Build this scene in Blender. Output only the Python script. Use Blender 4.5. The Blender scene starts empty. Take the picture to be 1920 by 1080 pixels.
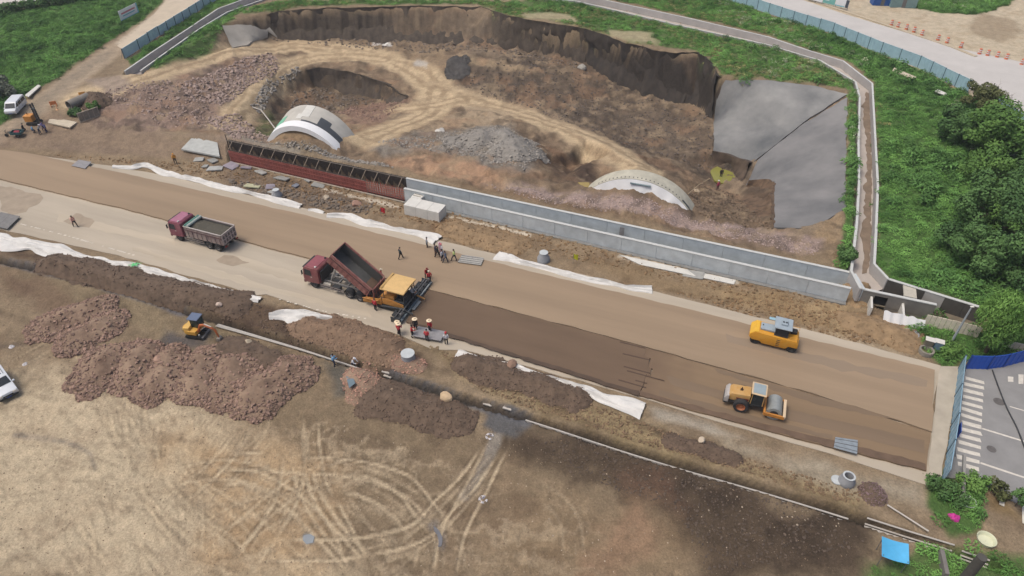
import bpy, bmesh, math, random
import numpy as np
from mathutils import Vector, Matrix, geometry

random.seed(7)
RNG = np.random.default_rng(11)
S = bpy.context.scene
COL = S.collection
R = math.radians

# ------------------------------------------------------------------ camera
CAM_H, FOC, PITCH = 50.0, 1280.0, R(39)
cam = bpy.data.cameras.new('drone_camera')
cam.sensor_width = 36.0
cam.lens = 36.0 * FOC / 1920.0
cam.clip_start = 0.5
cam.clip_end = 9000
camo = bpy.data.objects.new('drone_camera', cam)
camo.location = (0, 0, CAM_H)
camo.rotation_euler = (R(90) - PITCH, 0, 0)
COL.objects.link(camo)
S.camera = camo

# ------------------------------------------------------------------ daylight (overcast)
SUN_EL, SUN_AZ = R(66), R(-105)         # high, a little from the left, behind thin cloud
W = bpy.data.worlds.new('World')
S.world = W
W.use_nodes = True
wn = W.node_tree.nodes
wl = W.node_tree.links
sky = wn.new('ShaderNodeTexSky')
sky.sky_type = 'NISHITA'
sky.sun_disc = False
sky.sun_elevation = SUN_EL
sky.sun_rotation = SUN_AZ
sky.air_density = 1.0
sky.dust_density = 6.0
sky.ozone_density = 1.0
bg = wn['Background']
wl.new(sky.outputs[0], bg.inputs[0])
bg.inputs[1].default_value = 0.125
sun = bpy.data.lights.new('sun', 'SUN')
sun.energy = 1.4
sun.angle = R(22)
sun.color = (1.0, 0.955, 0.85)
suno = bpy.data.objects.new('sun', sun)
sd = Vector((math.sin(SUN_AZ) * math.cos(SUN_EL), math.cos(SUN_AZ) * math.cos(SUN_EL), math.sin(SUN_EL)))
suno.rotation_euler = sd.to_track_quat('Z', 'Y').to_euler()
suno.location = (0, 60, 120)
COL.objects.link(suno)
S.view_settings.view_transform = 'Standard'
S.view_settings.look = 'None'
S.view_settings.exposure = 0.12
S.view_settings.gamma = 1.0
S.view_settings.use_curve_mapping = False
S.cycles.max_bounces = 4
S.cycles.diffuse_bounces = 2
S.cycles.glossy_bounces = 2
S.cycles.transparent_max_bounces = 4

# ------------------------------------------------------------------ survey of the site: photo point -> place on the ground
CP, SP = math.cos(PITCH), math.sin(PITCH)
def ray(u, v):
    x = (u - 960) / FOC
    y = -(v - 540) / FOC
    return (x, CP + y * SP, -SP + y * CP)
def G(u, v, z=0.0):
    d = ray(u, v)
    t = (CAM_H - z) / -d[2]
    return Vector((d[0] * t, d[1] * t, z))
TH = R(21.4)                              # the new road runs 21.4 degrees off square
E_ = Vector((math.cos(TH), -math.sin(TH), 0))
N_ = Vector((math.sin(TH), math.cos(TH), 0))

# ------------------------------------------------------------------ noise
_tab = RNG.random((256, 256)).astype(np.float32)
def vnoise(x, y):
    xi = np.floor(x).astype(np.int64); yi = np.floor(y).astype(np.int64)
    fx = x - xi; fy = y - yi
    fx = fx * fx * (3 - 2 * fx); fy = fy * fy * (3 - 2 * fy)
    a = _tab[xi & 255, yi & 255]; b = _tab[(xi + 1) & 255, yi & 255]
    c = _tab[xi & 255, (yi + 1) & 255]; d = _tab[(xi + 1) & 255, (yi + 1) & 255]
    return (a * (1 - fx) + b * fx) * (1 - fy) + (c * (1 - fx) + d * fx) * fy
def fbm(x, y, f=1.0, o=4, seed=0.0):
    r = 0; a = 0.5; t = 0
    for i in range(o):
        r = r + a * vnoise(x * f + seed * 17.3 + i * 31.7, y * f + seed * 7.9 - i * 13.1)
        t += a; a *= 0.5; f *= 2.03
    return r / t
def sstep(a, b, x):
    t = np.clip((x - a) / (b - a), 0, 1)
    return t * t * (3 - 2 * t)

def lin(c, k=1.0):
    o = []
    for v in c:
        v = v / 255.0
        o.append((v / 12.92 if v <= 0.04045 else ((v + 0.055) / 1.055) ** 2.4) * k)
    return o
KA = 0.80                                 # albedo per displayed level
def alb(c, k=KA):
    return lin(c, k)

# ------------------------------------------------------------------ materials
MATS = {}
def mat(name, rgb, rough=0.85, var=0.14, scale=1.3, metal=0.0, bump=0.0, bscale=20.0, stretch=None, tint=0.0, hue2=None, spec=None):
    """rgb is the level the thing shows in daylight; noise varies it, bump roughens it."""
    if name in MATS:
        return MATS[name]
    m = bpy.data.materials.new(name)
    m.use_nodes = True
    nt = m.node_tree; n = nt.nodes; l = nt.links
    p = n['Principled BSDF']
    p.inputs['Roughness'].default_value = rough
    p.inputs['Metallic'].default_value = metal
    if spec is not None:
        p.inputs['Specular IOR Level'].default_value = spec
    base = alb(rgb)
    geo = n.new('ShaderNodeNewGeometry')
    src = geo.outputs['Position']
    if stretch:
        mp = n.new('ShaderNodeMapping')
        mp.inputs['Rotation'].default_value = (0, 0, TH)
        mp2 = n.new('ShaderNodeMapping')
        mp2.inputs['Scale'].default_value = stretch
        l.new(src, mp.inputs['Vector']); l.new(mp.outputs[0], mp2.inputs['Vector'])
        src = mp2.outputs[0]
    nz = n.new('ShaderNodeTexNoise')
    nz.inputs['Scale'].default_value = scale
    nz.inputs['Detail'].default_value = 6
    nz.inputs['Roughness'].default_value = 0.62
    l.new(src, nz.inputs['Vector'])
    rmp = n.new('ShaderNodeValToRGB')
    rmp.color_ramp.elements[0].position = 0.28
    rmp.color_ramp.elements[1].position = 0.72
    lo = [max(0, c * (1 - var * 1.6)) for c in base]
    hi = [min(1, c * (1 + var * 1.6)) for c in base]
    if hue2:
        hi = alb(hue2)
    rmp.color_ramp.elements[0].color = (*lo, 1)
    rmp.color_ramp.elements[1].color = (*hi, 1)
    l.new(nz.outputs['Fac'], rmp.inputs['Fac'])
    out = rmp.outputs['Color']
    if tint:
        at = n.new('ShaderNodeAttribute'); at.attribute_type = 'INSTANCER'; at.attribute_name = 'tint'
        mx = n.new('ShaderNodeMapRange')
        mx.inputs['To Min'].default_value = 1 - tint; mx.inputs['To Max'].default_value = 1 + tint
        l.new(at.outputs['Fac'], mx.inputs['Value'])
        vm = n.new('ShaderNodeVectorMath'); vm.operation = 'SCALE'
        l.new(out, vm.inputs[0]); l.new(mx.outputs[0], vm.inputs['Scale'])
        out = vm.outputs[0]
    l.new(out, p.inputs['Base Color'])
    if bump:
        bz = n.new('ShaderNodeTexNoise'); bz.inputs['Scale'].default_value = bscale; bz.inputs['Detail'].default_value = 4
        l.new(geo.outputs['Position'], bz.inputs['Vector'])
        b = n.new('ShaderNodeBump'); b.inputs['Strength'].default_value = bump; b.inputs['Distance'].default_value = 0.05
        l.new(bz.outputs['Fac'], b.inputs['Height']); l.new(b.outputs[0], p.inputs['Normal'])
    MATS[name] = m
    return m

# ------------------------------------------------------------------ mesh building
class MB:
    def __init__(s):
        s.v = []; s.f = []; s.M = Matrix.Identity(4)
    def add(s, vs, fs):
        o = len(s.v)
        s.v += [tuple(s.M @ Vector(p)) for p in vs]
        s.f += [tuple(i + o for i in f) for f in fs]
        return s
    def box(s, x0, x1, y0, y1, z0, z1, b=0.0):
        if b <= 0:
            vs = [(x, y, z) for z in (z0, z1) for y in (y0, y1) for x in (x0, x1)]
            return s.add(vs, [(0, 2, 3, 1), (4, 5, 7, 6), (0, 1, 5, 4), (2, 6, 7, 3), (0, 4, 6, 2), (1, 3, 7, 5)])
        bm = bmesh.new()
        bmesh.ops.create_cube(bm, size=1.0)
        for v in bm.verts:
            v.co = Vector(((x0 + x1) / 2 + v.co.x * (x1 - x0), (y0 + y1) / 2 + v.co.y * (y1 - y0), (z0 + z1) / 2 + v.co.z * (z1 - z0)))
        bmesh.ops.bevel(bm, geom=list(bm.edges), offset=b, segments=1, affect='EDGES', profile=0.5)
        return s.frombm(bm)
    def frombm(s, bm):
        bm.verts.index_update()
        s.add([v.co[:] for v in bm.verts], [[v.index for v in f.verts] for f in bm.faces])
        bm.free()
        return s
    def prism(s, prof, y0, y1, b=0.0, axis='y'):
        """profile in x,z pushed along y (or x,y pushed along z)"""
        n = len(prof)
        if axis == 'y':
            vs = [(x, y0, z) for x, z in prof] + [(x, y1, z) for x, z in prof]
        else:
            vs = [(x, y, y0) for x, y in prof] + [(x, y, y1) for x, y in prof]
        fs = [tuple(range(n)), tuple(range(2 * n - 1, n - 1, -1))] + [(i, (i + 1) % n + 0, (i + 1) % n + n, i + n)[::-1] for i in range(n)]
        bm = bmesh.new()
        bv = [bm.verts.new(v) for v in vs]
        for f in fs:
            bm.faces.new([bv[i] for i in f])
        bmesh.ops.recalc_face_normals(bm, faces=bm.faces[:])
        if b > 0:
            bmesh.ops.bevel(bm, geom=list(bm.edges), offset=b, segments=2, affect='EDGES', profile=0.6)
        return s.frombm(bm)
    def cyl(s, p0, p1, r0, r1=None, n=12, cap=True):
        r1 = r0 if r1 is None else r1
        p0 = Vector(p0); p1 = Vector(p1)
        d = (p1 - p0).normalized()
        a = d.orthogonal().normalized(); c = d.cross(a)
        vs = []
        for p, r in ((p0, r0), (p1, r1)):
            for i in range(n):
                t = 2 * math.pi * i / n
                vs.append(tuple(p + a * math.cos(t) * r + c * math.sin(t) * r))
        fs = [(i, (i + 1) % n, (i + 1) % n + n, i + n) for i in range(n)]
        if cap:
            fs += [tuple(range(n - 1, -1, -1)), tuple(range(n, 2 * n))]
        return s.add(vs, fs)
    def tube(s, pts, r, n=6):
        pts = [Vector(p) for p in pts]
        vs = []; fs = []
        k = len(pts)
        rr = r if isinstance(r, (list, tuple)) else [r] * k
        a = None
        for i, p in enumerate(pts):
            d = (pts[min(i + 1, k - 1)] - pts[max(i - 1, 0)]).normalized()
            if a is None:
                a = d.orthogonal().normalized()
            a = (a - d * a.dot(d)).normalized()
            c = d.cross(a)
            for j in range(n):
                t = 2 * math.pi * j / n
                vs.append(tuple(p + (a * math.cos(t) + c * math.sin(t)) * rr[i]))
        for i in range(k - 1):
            for j in range(n):
                fs.append((i * n + j, i * n + (j + 1) % n, (i + 1) * n + (j + 1) % n, (i + 1) * n + j))
        fs += [tuple(range(n - 1, -1, -1)), tuple(range((k - 1) * n, k * n))]
        return s.add(vs, fs)
    def lathe(s, prof, n=16, ax='z', c=(0, 0, 0)):
        """prof: (radius, along axis); closed loop when first == last"""
        vs = []; fs = []
        k = len(prof)
        for r, h in prof:
            for j in range(n):
                t = 2 * math.pi * j / n
                x, y = r * math.cos(t), r * math.sin(t)
                p = (x, y, h) if ax == 'z' else ((x, h, y) if ax == 'y' else (h, x, y))
                vs.append((p[0] + c[0], p[1] + c[1], p[2] + c[2]))
        for i in range(k - 1):
            for j in range(n):
                q = (i * n + j, i * n + (j + 1) % n, (i + 1) * n + (j + 1) % n, (i + 1) * n + j)
                fs.append(q if ax != 'y' else q[::-1])
        return s.add(vs, fs)
    def grid(s, fn, nu, nv, closed=False):
        vs = [fn(i / nu, j / nv) for j in range(nv + 1) for i in range(nu + 1)]
        fs = [(j * (nu + 1) + i, j * (nu + 1) + i + 1, (j + 1) * (nu + 1) + i + 1, (j + 1) * (nu + 1) + i) for j in range(nv) for i in range(nu)]
        return s.add(vs, fs)
    def mesh(s, name, m, smooth=35):
        me = bpy.data.meshes.new(name)
        me.from_pydata(s.v, [], s.f)
        if m:
            me.materials.append(m)
        me.validate()
        if smooth:
            me.polygons.foreach_set('use_smooth', [True] * len(me.polygons))
            me.set_sharp_from_angle(angle=R(smooth))
        me.update()
        return me
    def obj(s, name, m, parent=None, smooth=35):
        o = bpy.data.objects.new(name, s.mesh(name, m, smooth))
        COL.objects.link(o)
        if parent is not None:
            o.parent = parent
        return o

def tag(o, label=None, cat=None, group=None, kind=None):
    if label: o['label'] = label
    if cat: o['category'] = cat
    if group: o['group'] = group
    if kind: o['kind'] = kind
    return o
def thing(name, label, cat, loc=(0, 0, 0), rz=0.0, group=None):
    o = bpy.data.objects.new(name, None)
    o.empty_display_size = 0.3
    COL.objects.link(o)
    o.location = loc
    o.rotation_euler = (0, 0, rz)
    return tag(o, label, cat, group)
def one(name, mb, m, label, cat, loc=(0, 0, 0), rz=0.0, group=None, smooth=35):
    o = mb.obj(name, m, None, smooth)
    o.location = loc; o.rotation_euler = (0, 0, rz)
    return tag(o, label, cat, group)
def part(name, mb, m, par, label=None, smooth=35):
    o = mb.obj(name, m, par, smooth)
    if label: o['label'] = label
    return o
def dup(root, loc, rz, label, group=None, mats=None):
    r = root.copy(); COL.objects.link(r)
    r.location = loc; r.rotation_euler = (0, 0, rz); r['label'] = label
    if group: r['group'] = group
    for ch in list(root.children):
        c = ch.copy(); COL.objects.link(c); c.parent = r
        for g in list(ch.children):
            d = g.copy(); COL.objects.link(d); d.parent = c
    return r
def catmull(pts, step=1.0):
    P = [np.array(p, float) for p in pts]
    if len(P) == 2:
        n = max(1, int(np.linalg.norm(P[1] - P[0]) / step))
        return [P[0] + (P[1] - P[0]) * i / n for i in range(n + 1)]
    P = [2 * P[0] - P[1]] + P + [2 * P[-1] - P[-2]]
    out = []
    for i in range(1, len(P) - 2):
        n = max(1, int(np.linalg.norm(P[i + 1] - P[i]) / step))
        for k in range(n):
            t = k / n
            out.append(0.5 * ((2 * P[i]) + (-P[i - 1] + P[i + 1]) * t + (2 * P[i - 1] - 5 * P[i] + 4 * P[i + 1] - P[i + 2]) * t * t + (-P[i - 1] + 3 * P[i] - 3 * P[i + 1] + P[i + 2]) * t ** 3))
    out.append(P[-2])
    return out
def resample(pts, step):
    out = []
    for a, b in zip(pts[:-1], pts[1:]):
        a = np.array(a, float); b = np.array(b, float)
        n = max(1, int(np.linalg.norm(b - a) / step))
        out += [a + (b - a) * i / n for i in range(n)]
    out.append(np.array(pts[-1], float))
    return out

# ================================================================== THE GROUND
# surveyed spot heights and break lines: (u, v, z)
HI = 2.0
LINES = [
    # plateau round the site
    [(-250, -45, HI), (300, -45, HI), (900, -45, HI), (1500, -45, HI), (2170, -45, HI)],
    [(-250, 60, HI), (0, 70, HI), (120, 60, HI), (250, 60, HI)],
    [(-250, 190, HI), (0, 190, HI), (110, 150, HI), (190, 130, HI)],
    # lip down to the level of the new road
    [(-250, 262, 0.2), (0, 272, 0.1), (120, 270, 0.1), (260, 280, 0), (415, 304, 0), (790, 384, 0), (1200, 482, 0), (1590, 568, 0), (1650, 600, 0), (1720, 640, 0), (1800, 665, 0.05), (1930, 690, 0), (2170, 690, 0)],
    [(-250, 210, 1.6), (0, 215, 1.5), (100, 210, 1.6), (180, 235, 0.9), (300, 250, 1.1), (400, 250, 1.5), (470, 262, 1.6), (600, 292, 1.6), (760, 324, 1.6), (1000, 382, 1.6), (1300, 445, 1.6), (1560, 500, 1.6), (1690, 540, 1.8), (1800, 580, 1.8), (2170, 640, 1.6)],
    [(-250, 420, 0), (0, 600, 0), (600, 800, 0), (2170, 1000, 0)],
    [(-250, 1120, 0), (960, 1120, 0), (2170, 1120, 0)],
    # rim of the excavation
    [(235, 140, HI), (310, 112, HI), (380, 70, HI), (415, 46, HI), (470, 30, HI), (505, 24, HI), (600, 17, HI), (750, 12, HI), (900, 13, HI), (960, 32, HI), (1030, 45, HI), (1060, 48, HI), (1100, 56, HI), (1150, 72, HI), (1180, 84, HI), (1240, 98, HI), (1268, 101, HI), (1310, 98, HI), (1335, 118, HI), (1350, 143, HI), (1450, 152, HI), (1530, 162, HI), (1588, 177, HI), (1588, 240, HI), (1586, 300, HI), (1585, 390, HI), (1582, 470, HI)],
    # foot of the long cut face
    [(440, 84, 0.3), (505, 74, -3.0), (560, 72, -3.6), (600, 73, -4), (700, 74, -4), (800, 77, -3.9), (890, 80, -3.6), (960, 88, -4.2), (1040, 103, -4.4), (1100, 116, -4.6), (1140, 140, -5.2), (1180, 160, -5.8), (1250, 190, -6.2), (1305, 196, -6.0), (1338, 222, -5.4)],
    # sprayed slopes: valley and lower edges
    [(1588, 179, HI - .02), (1500, 235, -1.2), (1416, 300, -4.4)],
    [(1338, 226, -5.3), (1338, 282, -5.6), (1375, 293, -5.2), (1412, 302, -4.6)],
    [(1452, 300, -3.0), (1452, 340, -2.4), (1450, 425, 0.6)],
    [(1452, 428, 0.7), (1520, 430, 1.4), (1585, 396, HI)],
    [(1335, 318, -8), (1370, 318, -8.2), (1398, 340, -6.4)],
    [(1335, 355, -7.6), (1380, 360, -7.2), (1410, 395, -2.5), (1440, 430, 0.4)],
    # haul road from the left rim through the middle
    [(190, 160, HI), (250, 152, HI), (330, 122, 1.0), (400, 100, -0.6), (470, 88, -2.2), (540, 86, -3.4), (620, 92, -3.9), (700, 104, -4.2), (770, 130, -4.5), (830, 170, -4.5), (890, 192, -4.4), (960, 208, -4), (1050, 238, -3), (1130, 270, -1.6), (1195, 306, 0.2)],
    [(420, 238, 0.6), (455, 195, -0.8), (500, 145, -2.8), (560, 116, -3.9), (640, 104, -4.2)],
    [(880, 196, -4.3), (800, 215, -3.2), (735, 240, -1.2), (700, 262, 0.6)],
    # bank under the far bench
    [(835, 112, -2.6), (870, 104, -2.4), (930, 108, -2.6), (1010, 138, -3.6), (1060, 155, -4.4)],
    [(835, 150, -4.6), (880, 172, -4.8), (960, 196, -4.6), (1060, 222, -4.8), (1110, 240, -4.9)],
    # first hole
    [(470, 215, -1.8), (512, 146, -3.6), (560, 131, -4.2), (600, 126, -4.4), (660, 136, -4.5), (720, 156, -4.5), (765, 182, -4.5)],
    [(500, 228, -3.5), (540, 178, -6.8), (590, 166, -8), (640, 168, -8.2), (690, 180, -8), (735, 193, -6.6), (762, 187, -5)],
    [(520, 235, -5.5), (600, 205, -8.4), (670, 212, -6.5), (720, 208, -4.6)],
    # right hand basin
    [(1110, 182, -5.6), (1170, 205, -6.4), (1240, 225, -6.6), (1300, 262, -6.6)],
    [(1140, 240, -5.2), (1190, 270, -5.6), (1260, 295, -6), (1320, 322, -7)],
    [(1290, 340, -4), (1310, 370, -2.6), (1320, 400, 0.2)],
    # hollow beside the second vault
    [(985, 262, -1.6), (1060, 290, -2.4), (1120, 300, -1.6)],
    [(1068, 318, -4.6), (1090, 314, -5), (1112, 322, -4.8)],
    [(1060, 336, 0.2), (1085, 348, 0.4), (1110, 352, -0.2)],
    # gravel tips behind the channel
    [(800, 250, -0.4), (860, 236, -1.2), (930, 236, -1.0), (980, 280, 0.9), (960, 322, 1.6)],
    [(760, 300, 1.5), (860, 300, 1.5), (900, 320, 1.6)],
    # soil banked against the vaults
    [(498, 268, 1.2), (522, 264, 2.3), (545, 258, 3.4), (570, 259, 3.5), (605, 270, 2.6), (648, 296, 1.0)],
    [(1104, 358, 1.2), (1150, 348, 2.0), (1190, 340, 2.8), (1225, 350, 2.6), (1262, 378, 1.6), (1292, 398, 0.9)],
]
pv = []; pz = []; pe = []
for L in LINES:
    W3 = [G(u, v, z) for u, v, z in L]
    rs = resample([p[:] for p in W3], 3.0)
    o = len(pv)
    for p in rs:
        pv.append(Vector((p[0], p[1]))); pz.append(p[2])
    pe += [(o + i, o + i + 1) for i in range(len(rs) - 1)]
for x, y, z in ((-190, 12, 0), (190, 12, 0), (-190, 60, 0), (190, 60, 1.0), (190, 120, 2), (-190, 110, 2), (-190, 200, 2), (190, 200, 2), (0, 200, 2), (0, 12, 0)):
    pv.append(Vector((x, y))); pz.append(z)
ov, oe, of, orv, ore, orf = geometry.delaunay_2d_cdt(pv, pe, [], 0, 1e-4)
pxy = np.array([v[:] for v in pv]); pz = np.array(pz)
oz = []
for v, src in zip(ov, orv):
    if src:
        oz.append(float(np.mean([pz[i] for i in src])))
    else:
        d = np.hypot(pxy[:, 0] - v.x, pxy[:, 1] - v.y); k = np.argsort(d)[:4]; w = 1 / (d[k] + .05)
        oz.append(float((pz[k] * w).sum() / w.sum()))
# mesh lines of the sheet, close set over the site and running out to the horizon
yc = [24.0]
while yc[-1] < 186:
    yc.append(yc[-1] + 0.0042 * (yc[-1] + 24))
YC = np.array(yc); NYC = len(YC)
QC = np.linspace(-0.76, 0.76, 900); NQC = len(QC)
yb = [24 - 0.4 * 1.75 ** i for i in range(11, -1, -1)]
ye = [YC[-1] + 1.2 * 1.8 ** i for i in range(14)]
YA = np.concatenate([yb, YC, ye])
qe = [0.76 + 0.004 * 1.9 ** i for i in range(14)]
QA = np.concatenate([[-q for q in qe[::-1]], QC, qe])
def fanx(q, y):
    return q * (np.maximum(y, -30) + 40.5)
YY = np.repeat(YC[:, None], NQC, 1); QQ = np.repeat(QC[None, :], NYC, 0); XX = QQ * (YY + 40.5)
HZ = np.full((NYC, NQC), 0.0)
HZ[YY > 95] = HI
for f in of:
    for k in range(1, len(f) - 1):
        a, b, c = ov[f[0]], ov[f[k]], ov[f[k + 1]]
        za, zb, zc = oz[f[0]], oz[f[k]], oz[f[k + 1]]
        y0, y1 = min(a.y, b.y, c.y), max(a.y, b.y, c.y)
        i0, i1 = np.searchsorted(YC, y0), np.searchsorted(YC, y1)
        if i1 <= i0: continue
        qs = [p.x / (p.y + 40.5) for p in (a, b, c)]
        j0, j1 = np.searchsorted(QC, min(qs)), np.searchsorted(QC, max(qs))
        if j1 <= j0: continue
        X = XX[i0:i1, j0:j1]; Y = YY[i0:i1, j0:j1]
        D = (b.y - c.y) * (a.x - c.x) + (c.x - b.x) * (a.y - c.y)
        if abs(D) < 1e-9: continue
        l0 = ((b.y - c.y) * (X - c.x) + (c.x - b.x) * (Y - c.y)) / D
        l1 = ((c.y - a.y) * (X - c.x) + (a.x - c.x) * (Y - c.y)) / D
        l2 = 1 - l0 - l1
        m = (l0 >= -1e-6) & (l1 >= -1e-6) & (l2 >= -1e-6)
        HZ[i0:i1, j0:j1][m] = (l0 * za + l1 * zb + l2 * zc)[m]
def blur(a, n=1):
    for _ in range(n):
        a = np.pad(a, 1, mode='edge')
        a = (a[1:-1, 1:-1] * 2 + a[:-2, 1:-1] + a[2:, 1:-1] + a[1:-1, :-2] + a[1:-1, 2:]) / 6
    return a
HZ = blur(HZ, 1)
HZS = blur(HZ, 3)                        # smooth copy for slabs cast against the ground

def hz(x, y, HZ=None):
    HZ = globals()['HZ'] if HZ is None else HZ
    y = np.asarray(y, float); x = np.asarray(x, float)
    q = x / (y + 40.5)
    fi = np.clip(np.interp(y, YC, np.arange(NYC)), 0, NYC - 1.001)
    fj = np.clip((q - QC[0]) / (QC[1] - QC[0]), 0, NQC - 1.001)
    i = fi.astype(int); j = fj.astype(int); a = fi - i; b = fj - j
    return (HZ[i, j] * (1 - b) + HZ[i, j + 1] * b) * (1 - a) + (HZ[i + 1, j] * (1 - b) + HZ[i + 1, j + 1] * b) * a
def drop(u, v):
    """where the line of sight through a photo point meets the ground"""
    d = np.array(ray(u, v))
    t = np.arange((CAM_H - 6) / -d[2], (CAM_H + 12) / -d[2], 0.12)
    zz = CAM_H + d[2] * t
    below = zz <= hz(d[0] * t, d[1] * t)
    k = int(np.argmax(below)) if below.any() else len(t) - 1
    x, y = d[0] * t[k], d[1] * t[k]
    return Vector((x, y, float(hz(x, y))))
def poly_w(px, z=None):
    return np.array([(drop(u, v) if z is None else G(u, v, z))[:2] for u, v in px])
def sdist(poly, X, Y):
    """signed distance to a polygon, negative inside"""
    n = len(poly); d = np.full(X.shape, 1e9); ins = np.zeros(X.shape, bool)
    for i in range(n):
        ax, ay = poly[i]; bx, by = poly[(i + 1) % n]
        ex, ey = bx - ax, by - ay
        t = np.clip(((X - ax) * ex + (Y - ay) * ey) / (ex * ex + ey * ey + 1e-9), 0, 1)
        d = np.minimum(d, np.hypot(X - ax - t * ex, Y - ay - t * ey))
        c = (ay > Y) != (by > Y)
        with np.errstate(divide='ignore', invalid='ignore'):
            xi = ax + (Y - ay) / (by - ay + 1e-12) * ex
        ins ^= c & (X < xi)
    return np.where(ins, -d, d)
def ldist(line, X, Y):
    d = np.full(X.shape, 1e9)
    for (ax, ay), (bx, by) in zip(line[:-1], line[1:]):
        ex, ey = bx - ax, by - ay
        t = np.clip(((X - ax) * ex + (Y - ay) * ey) / (ex * ex + ey * ey + 1e-9), 0, 1)
        d = np.minimum(d, np.hypot(X - ax - t * ex, Y - ay - t * ey))
    return d
def window(pts, pad):
    """grid block that holds the points"""
    p = np.asarray(pts)
    y0, y1 = p[:, 1].min() - pad, p[:, 1].max() + pad
    i0, i1 = max(0, np.searchsorted(YC, y0)), min(NYC, np.searchsorted(YC, y1) + 1)
    yl, yh = max(y0, 24), max(y1, 24.1)
    cand = [(x + s * pad) / (y + 40.5) for x in (p[:, 0].min(), p[:, 0].max()) for y in (yl, yh) for s in (-1, 1)]
    j0, j1 = max(0, np.searchsorted(QC, min(cand))), min(NQC, np.searchsorted(QC, max(cand)) + 1)
    return slice(i0, i1), slice(j0, j1)

# roughness of the ground, before the built lines are cut in
gy, gx = np.gradient(HZ)
slope = np.hypot(gy / np.gradient(YC)[:, None], gx / np.maximum(0.05, (QC[1] - QC[0]) * (YY + 40.5)))
steep = sstep(0.5, 1.6, slope)
HZ += (fbm(XX, YY, 0.12, 3, 1) - .5) * 0.22
HZ += (fbm(XX, YY, 0.55, 4, 2) - .5) * 0.22
HZ += steep * ((fbm(XX, YY, 0.5, 4, 3) - .5) * 2.2 + (fbm(XX + YY * .15, YY * .2, 1.1, 3, 4) - .5) * 1.2)
S_ = XX * E_.x + YY * E_.y; T_ = XX * N_.x + YY * N_.y

TRENCH = [(-60, 470), (0, 487), (120, 515), (250, 551), (420, 604), (520, 634), (610, 664), (700, 692), (735, 706), (850, 742), (990, 782), (1150, 832), (1300, 877), (1450, 921), (1600, 968), (1720, 1008), (1870, 1062)]
trench_w = [G(u, v, 0)[:2] for u, v in TRENCH]
sl = window(trench_w, 3)
dT = ldist(trench_w, XX[sl], YY[sl]) + (fbm(XX[sl], YY[sl], .8, 3, 6) - .5) * .35
HZ[sl] -= 0.95 * (1 - sstep(0.3, 0.55, dT))
TR_D = dT; TR_S = sl
# road formation kept level
FORM = [(-150, 255), (45, 278), (240, 318), (600, 398), (1000, 500), (1400, 600), (1760, 690), (1750, 800), (1738, 905), (1600, 880), (1200, 760), (860, 655), (700, 590), (480, 555), (250, 505), (0, 440), (-150, 430)]
fw = poly_w(FORM, 0)
sl = window(fw, 3)
k = 1 - sstep(-0.5, 1.2, sdist(fw, XX[sl], YY[sl]))
HZ[sl] = HZ[sl] * (1 - k) + (0.0) * k

# ------------------------------------------------------------------ built lines that cut the ground
DO = [(235, 133), (290, 95), (350, 56), (410, 16), (470, -6), (560, -24), (760, -34), (960, -24), (1130, -1), (1300, 36), (1440, 69), (1520, 96), (1580, 114), (1634, 156), (1640, 270), (1644, 345), (1640, 440), (1637, 494), (1664, 523)]
DI = [(262, 132), (305, 101), (375, 52), (425, 22), (500, -4), (580, -17), (760, -26), (940, -14), (1085, 2), (1270, 46), (1440, 83), (1540, 113), (1606, 153), (1614, 182), (1612, 270), (1613, 345), (1609, 420), (1599, 508), (1617, 541)]
ZD = 2.25
do = [np.array(G(u, v, ZD)[:2]) for u, v in DO]
di = [np.array(G(u, v, ZD)[:2]) for u, v in DI]
dpoly = np.array(do + di[::-1])
sl = window(dpoly, 2)
dD = sdist(dpoly, XX[sl], YY[sl])
HZ[sl] = np.where(dD < 0.42, np.minimum(HZ[sl], 0.3), HZ[sl])
near_d = (dD >= 0.42) & (dD < 1.6)
HZ[sl] = np.where(near_d, np.minimum(HZ[sl], 1.95), HZ[sl])
# channel beside the road: two walls
FW0, FW1 = G(425, 279, 2.0), G(1596, 541.5, 2.0)
BW0, BW1 = G(425, 263, 2.0), G(1600, 512.5, 2.0)
chp = np.array([FW0[:2], FW1[:2], BW1[:2], BW0[:2]])
sl = window(chp, 3)
dC = sdist(chp, XX[sl], YY[sl])
HZ[sl] = np.where(dC < 0.25, np.minimum(HZ[sl], -0.35), HZ[sl])
front = ((XX[sl] - FW0.x) * N_.x + (YY[sl] - FW0.y) * N_.y) < 0
HZ[sl] = np.where((dC >= .25) & (dC < 1.2) & front, np.minimum(HZ[sl], 0.05 + HZ[sl] * .15), HZ[sl])
HZ[sl] = np.where((dC >= .25) & (dC < 1.0) & ~front, np.minimum(HZ[sl], 1.75), HZ[sl])
# pale lower channel running on to the right of the ditch mouth
X0, X1 = G(1612, 541, 2.0), G(1850, 592, 2.0)
Xb0, Xb1 = G(1664, 523, 2.2), G(1850, 580, 2.2)
xp = np.array([X0[:2], X1[:2], Xb1[:2], Xb0[:2]])
sl = window(xp, 3)
dX = sdist(xp, XX[sl], YY[sl])
HZ[sl] = np.where(dX < 0.55, np.minimum(HZ[sl], -0.3), HZ[sl])
frontX = ((XX[sl] - X0.x) * N_.x + (YY[sl] - X0.y) * N_.y) < 0
HZ[sl] = np.where((dX >= .55) & (dX < 3) & frontX, np.minimum(HZ[sl], 0.35), HZ[sl])
# street corner and pavement kept level
STREET = [(1742, 1000), (1760, 690), (1800, 672), (2200, 660), (2300, 1200), (1900, 1000), (1850, 930), (1800, 900)]
sw = poly_w(STREET, 0); sl = window(sw, 2)
k = 1 - sstep(-0.3, 0.8, sdist(sw, XX[sl], YY[sl]))
HZ[sl] = HZ[sl] * (1 - k) + (-0.06) * k
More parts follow.
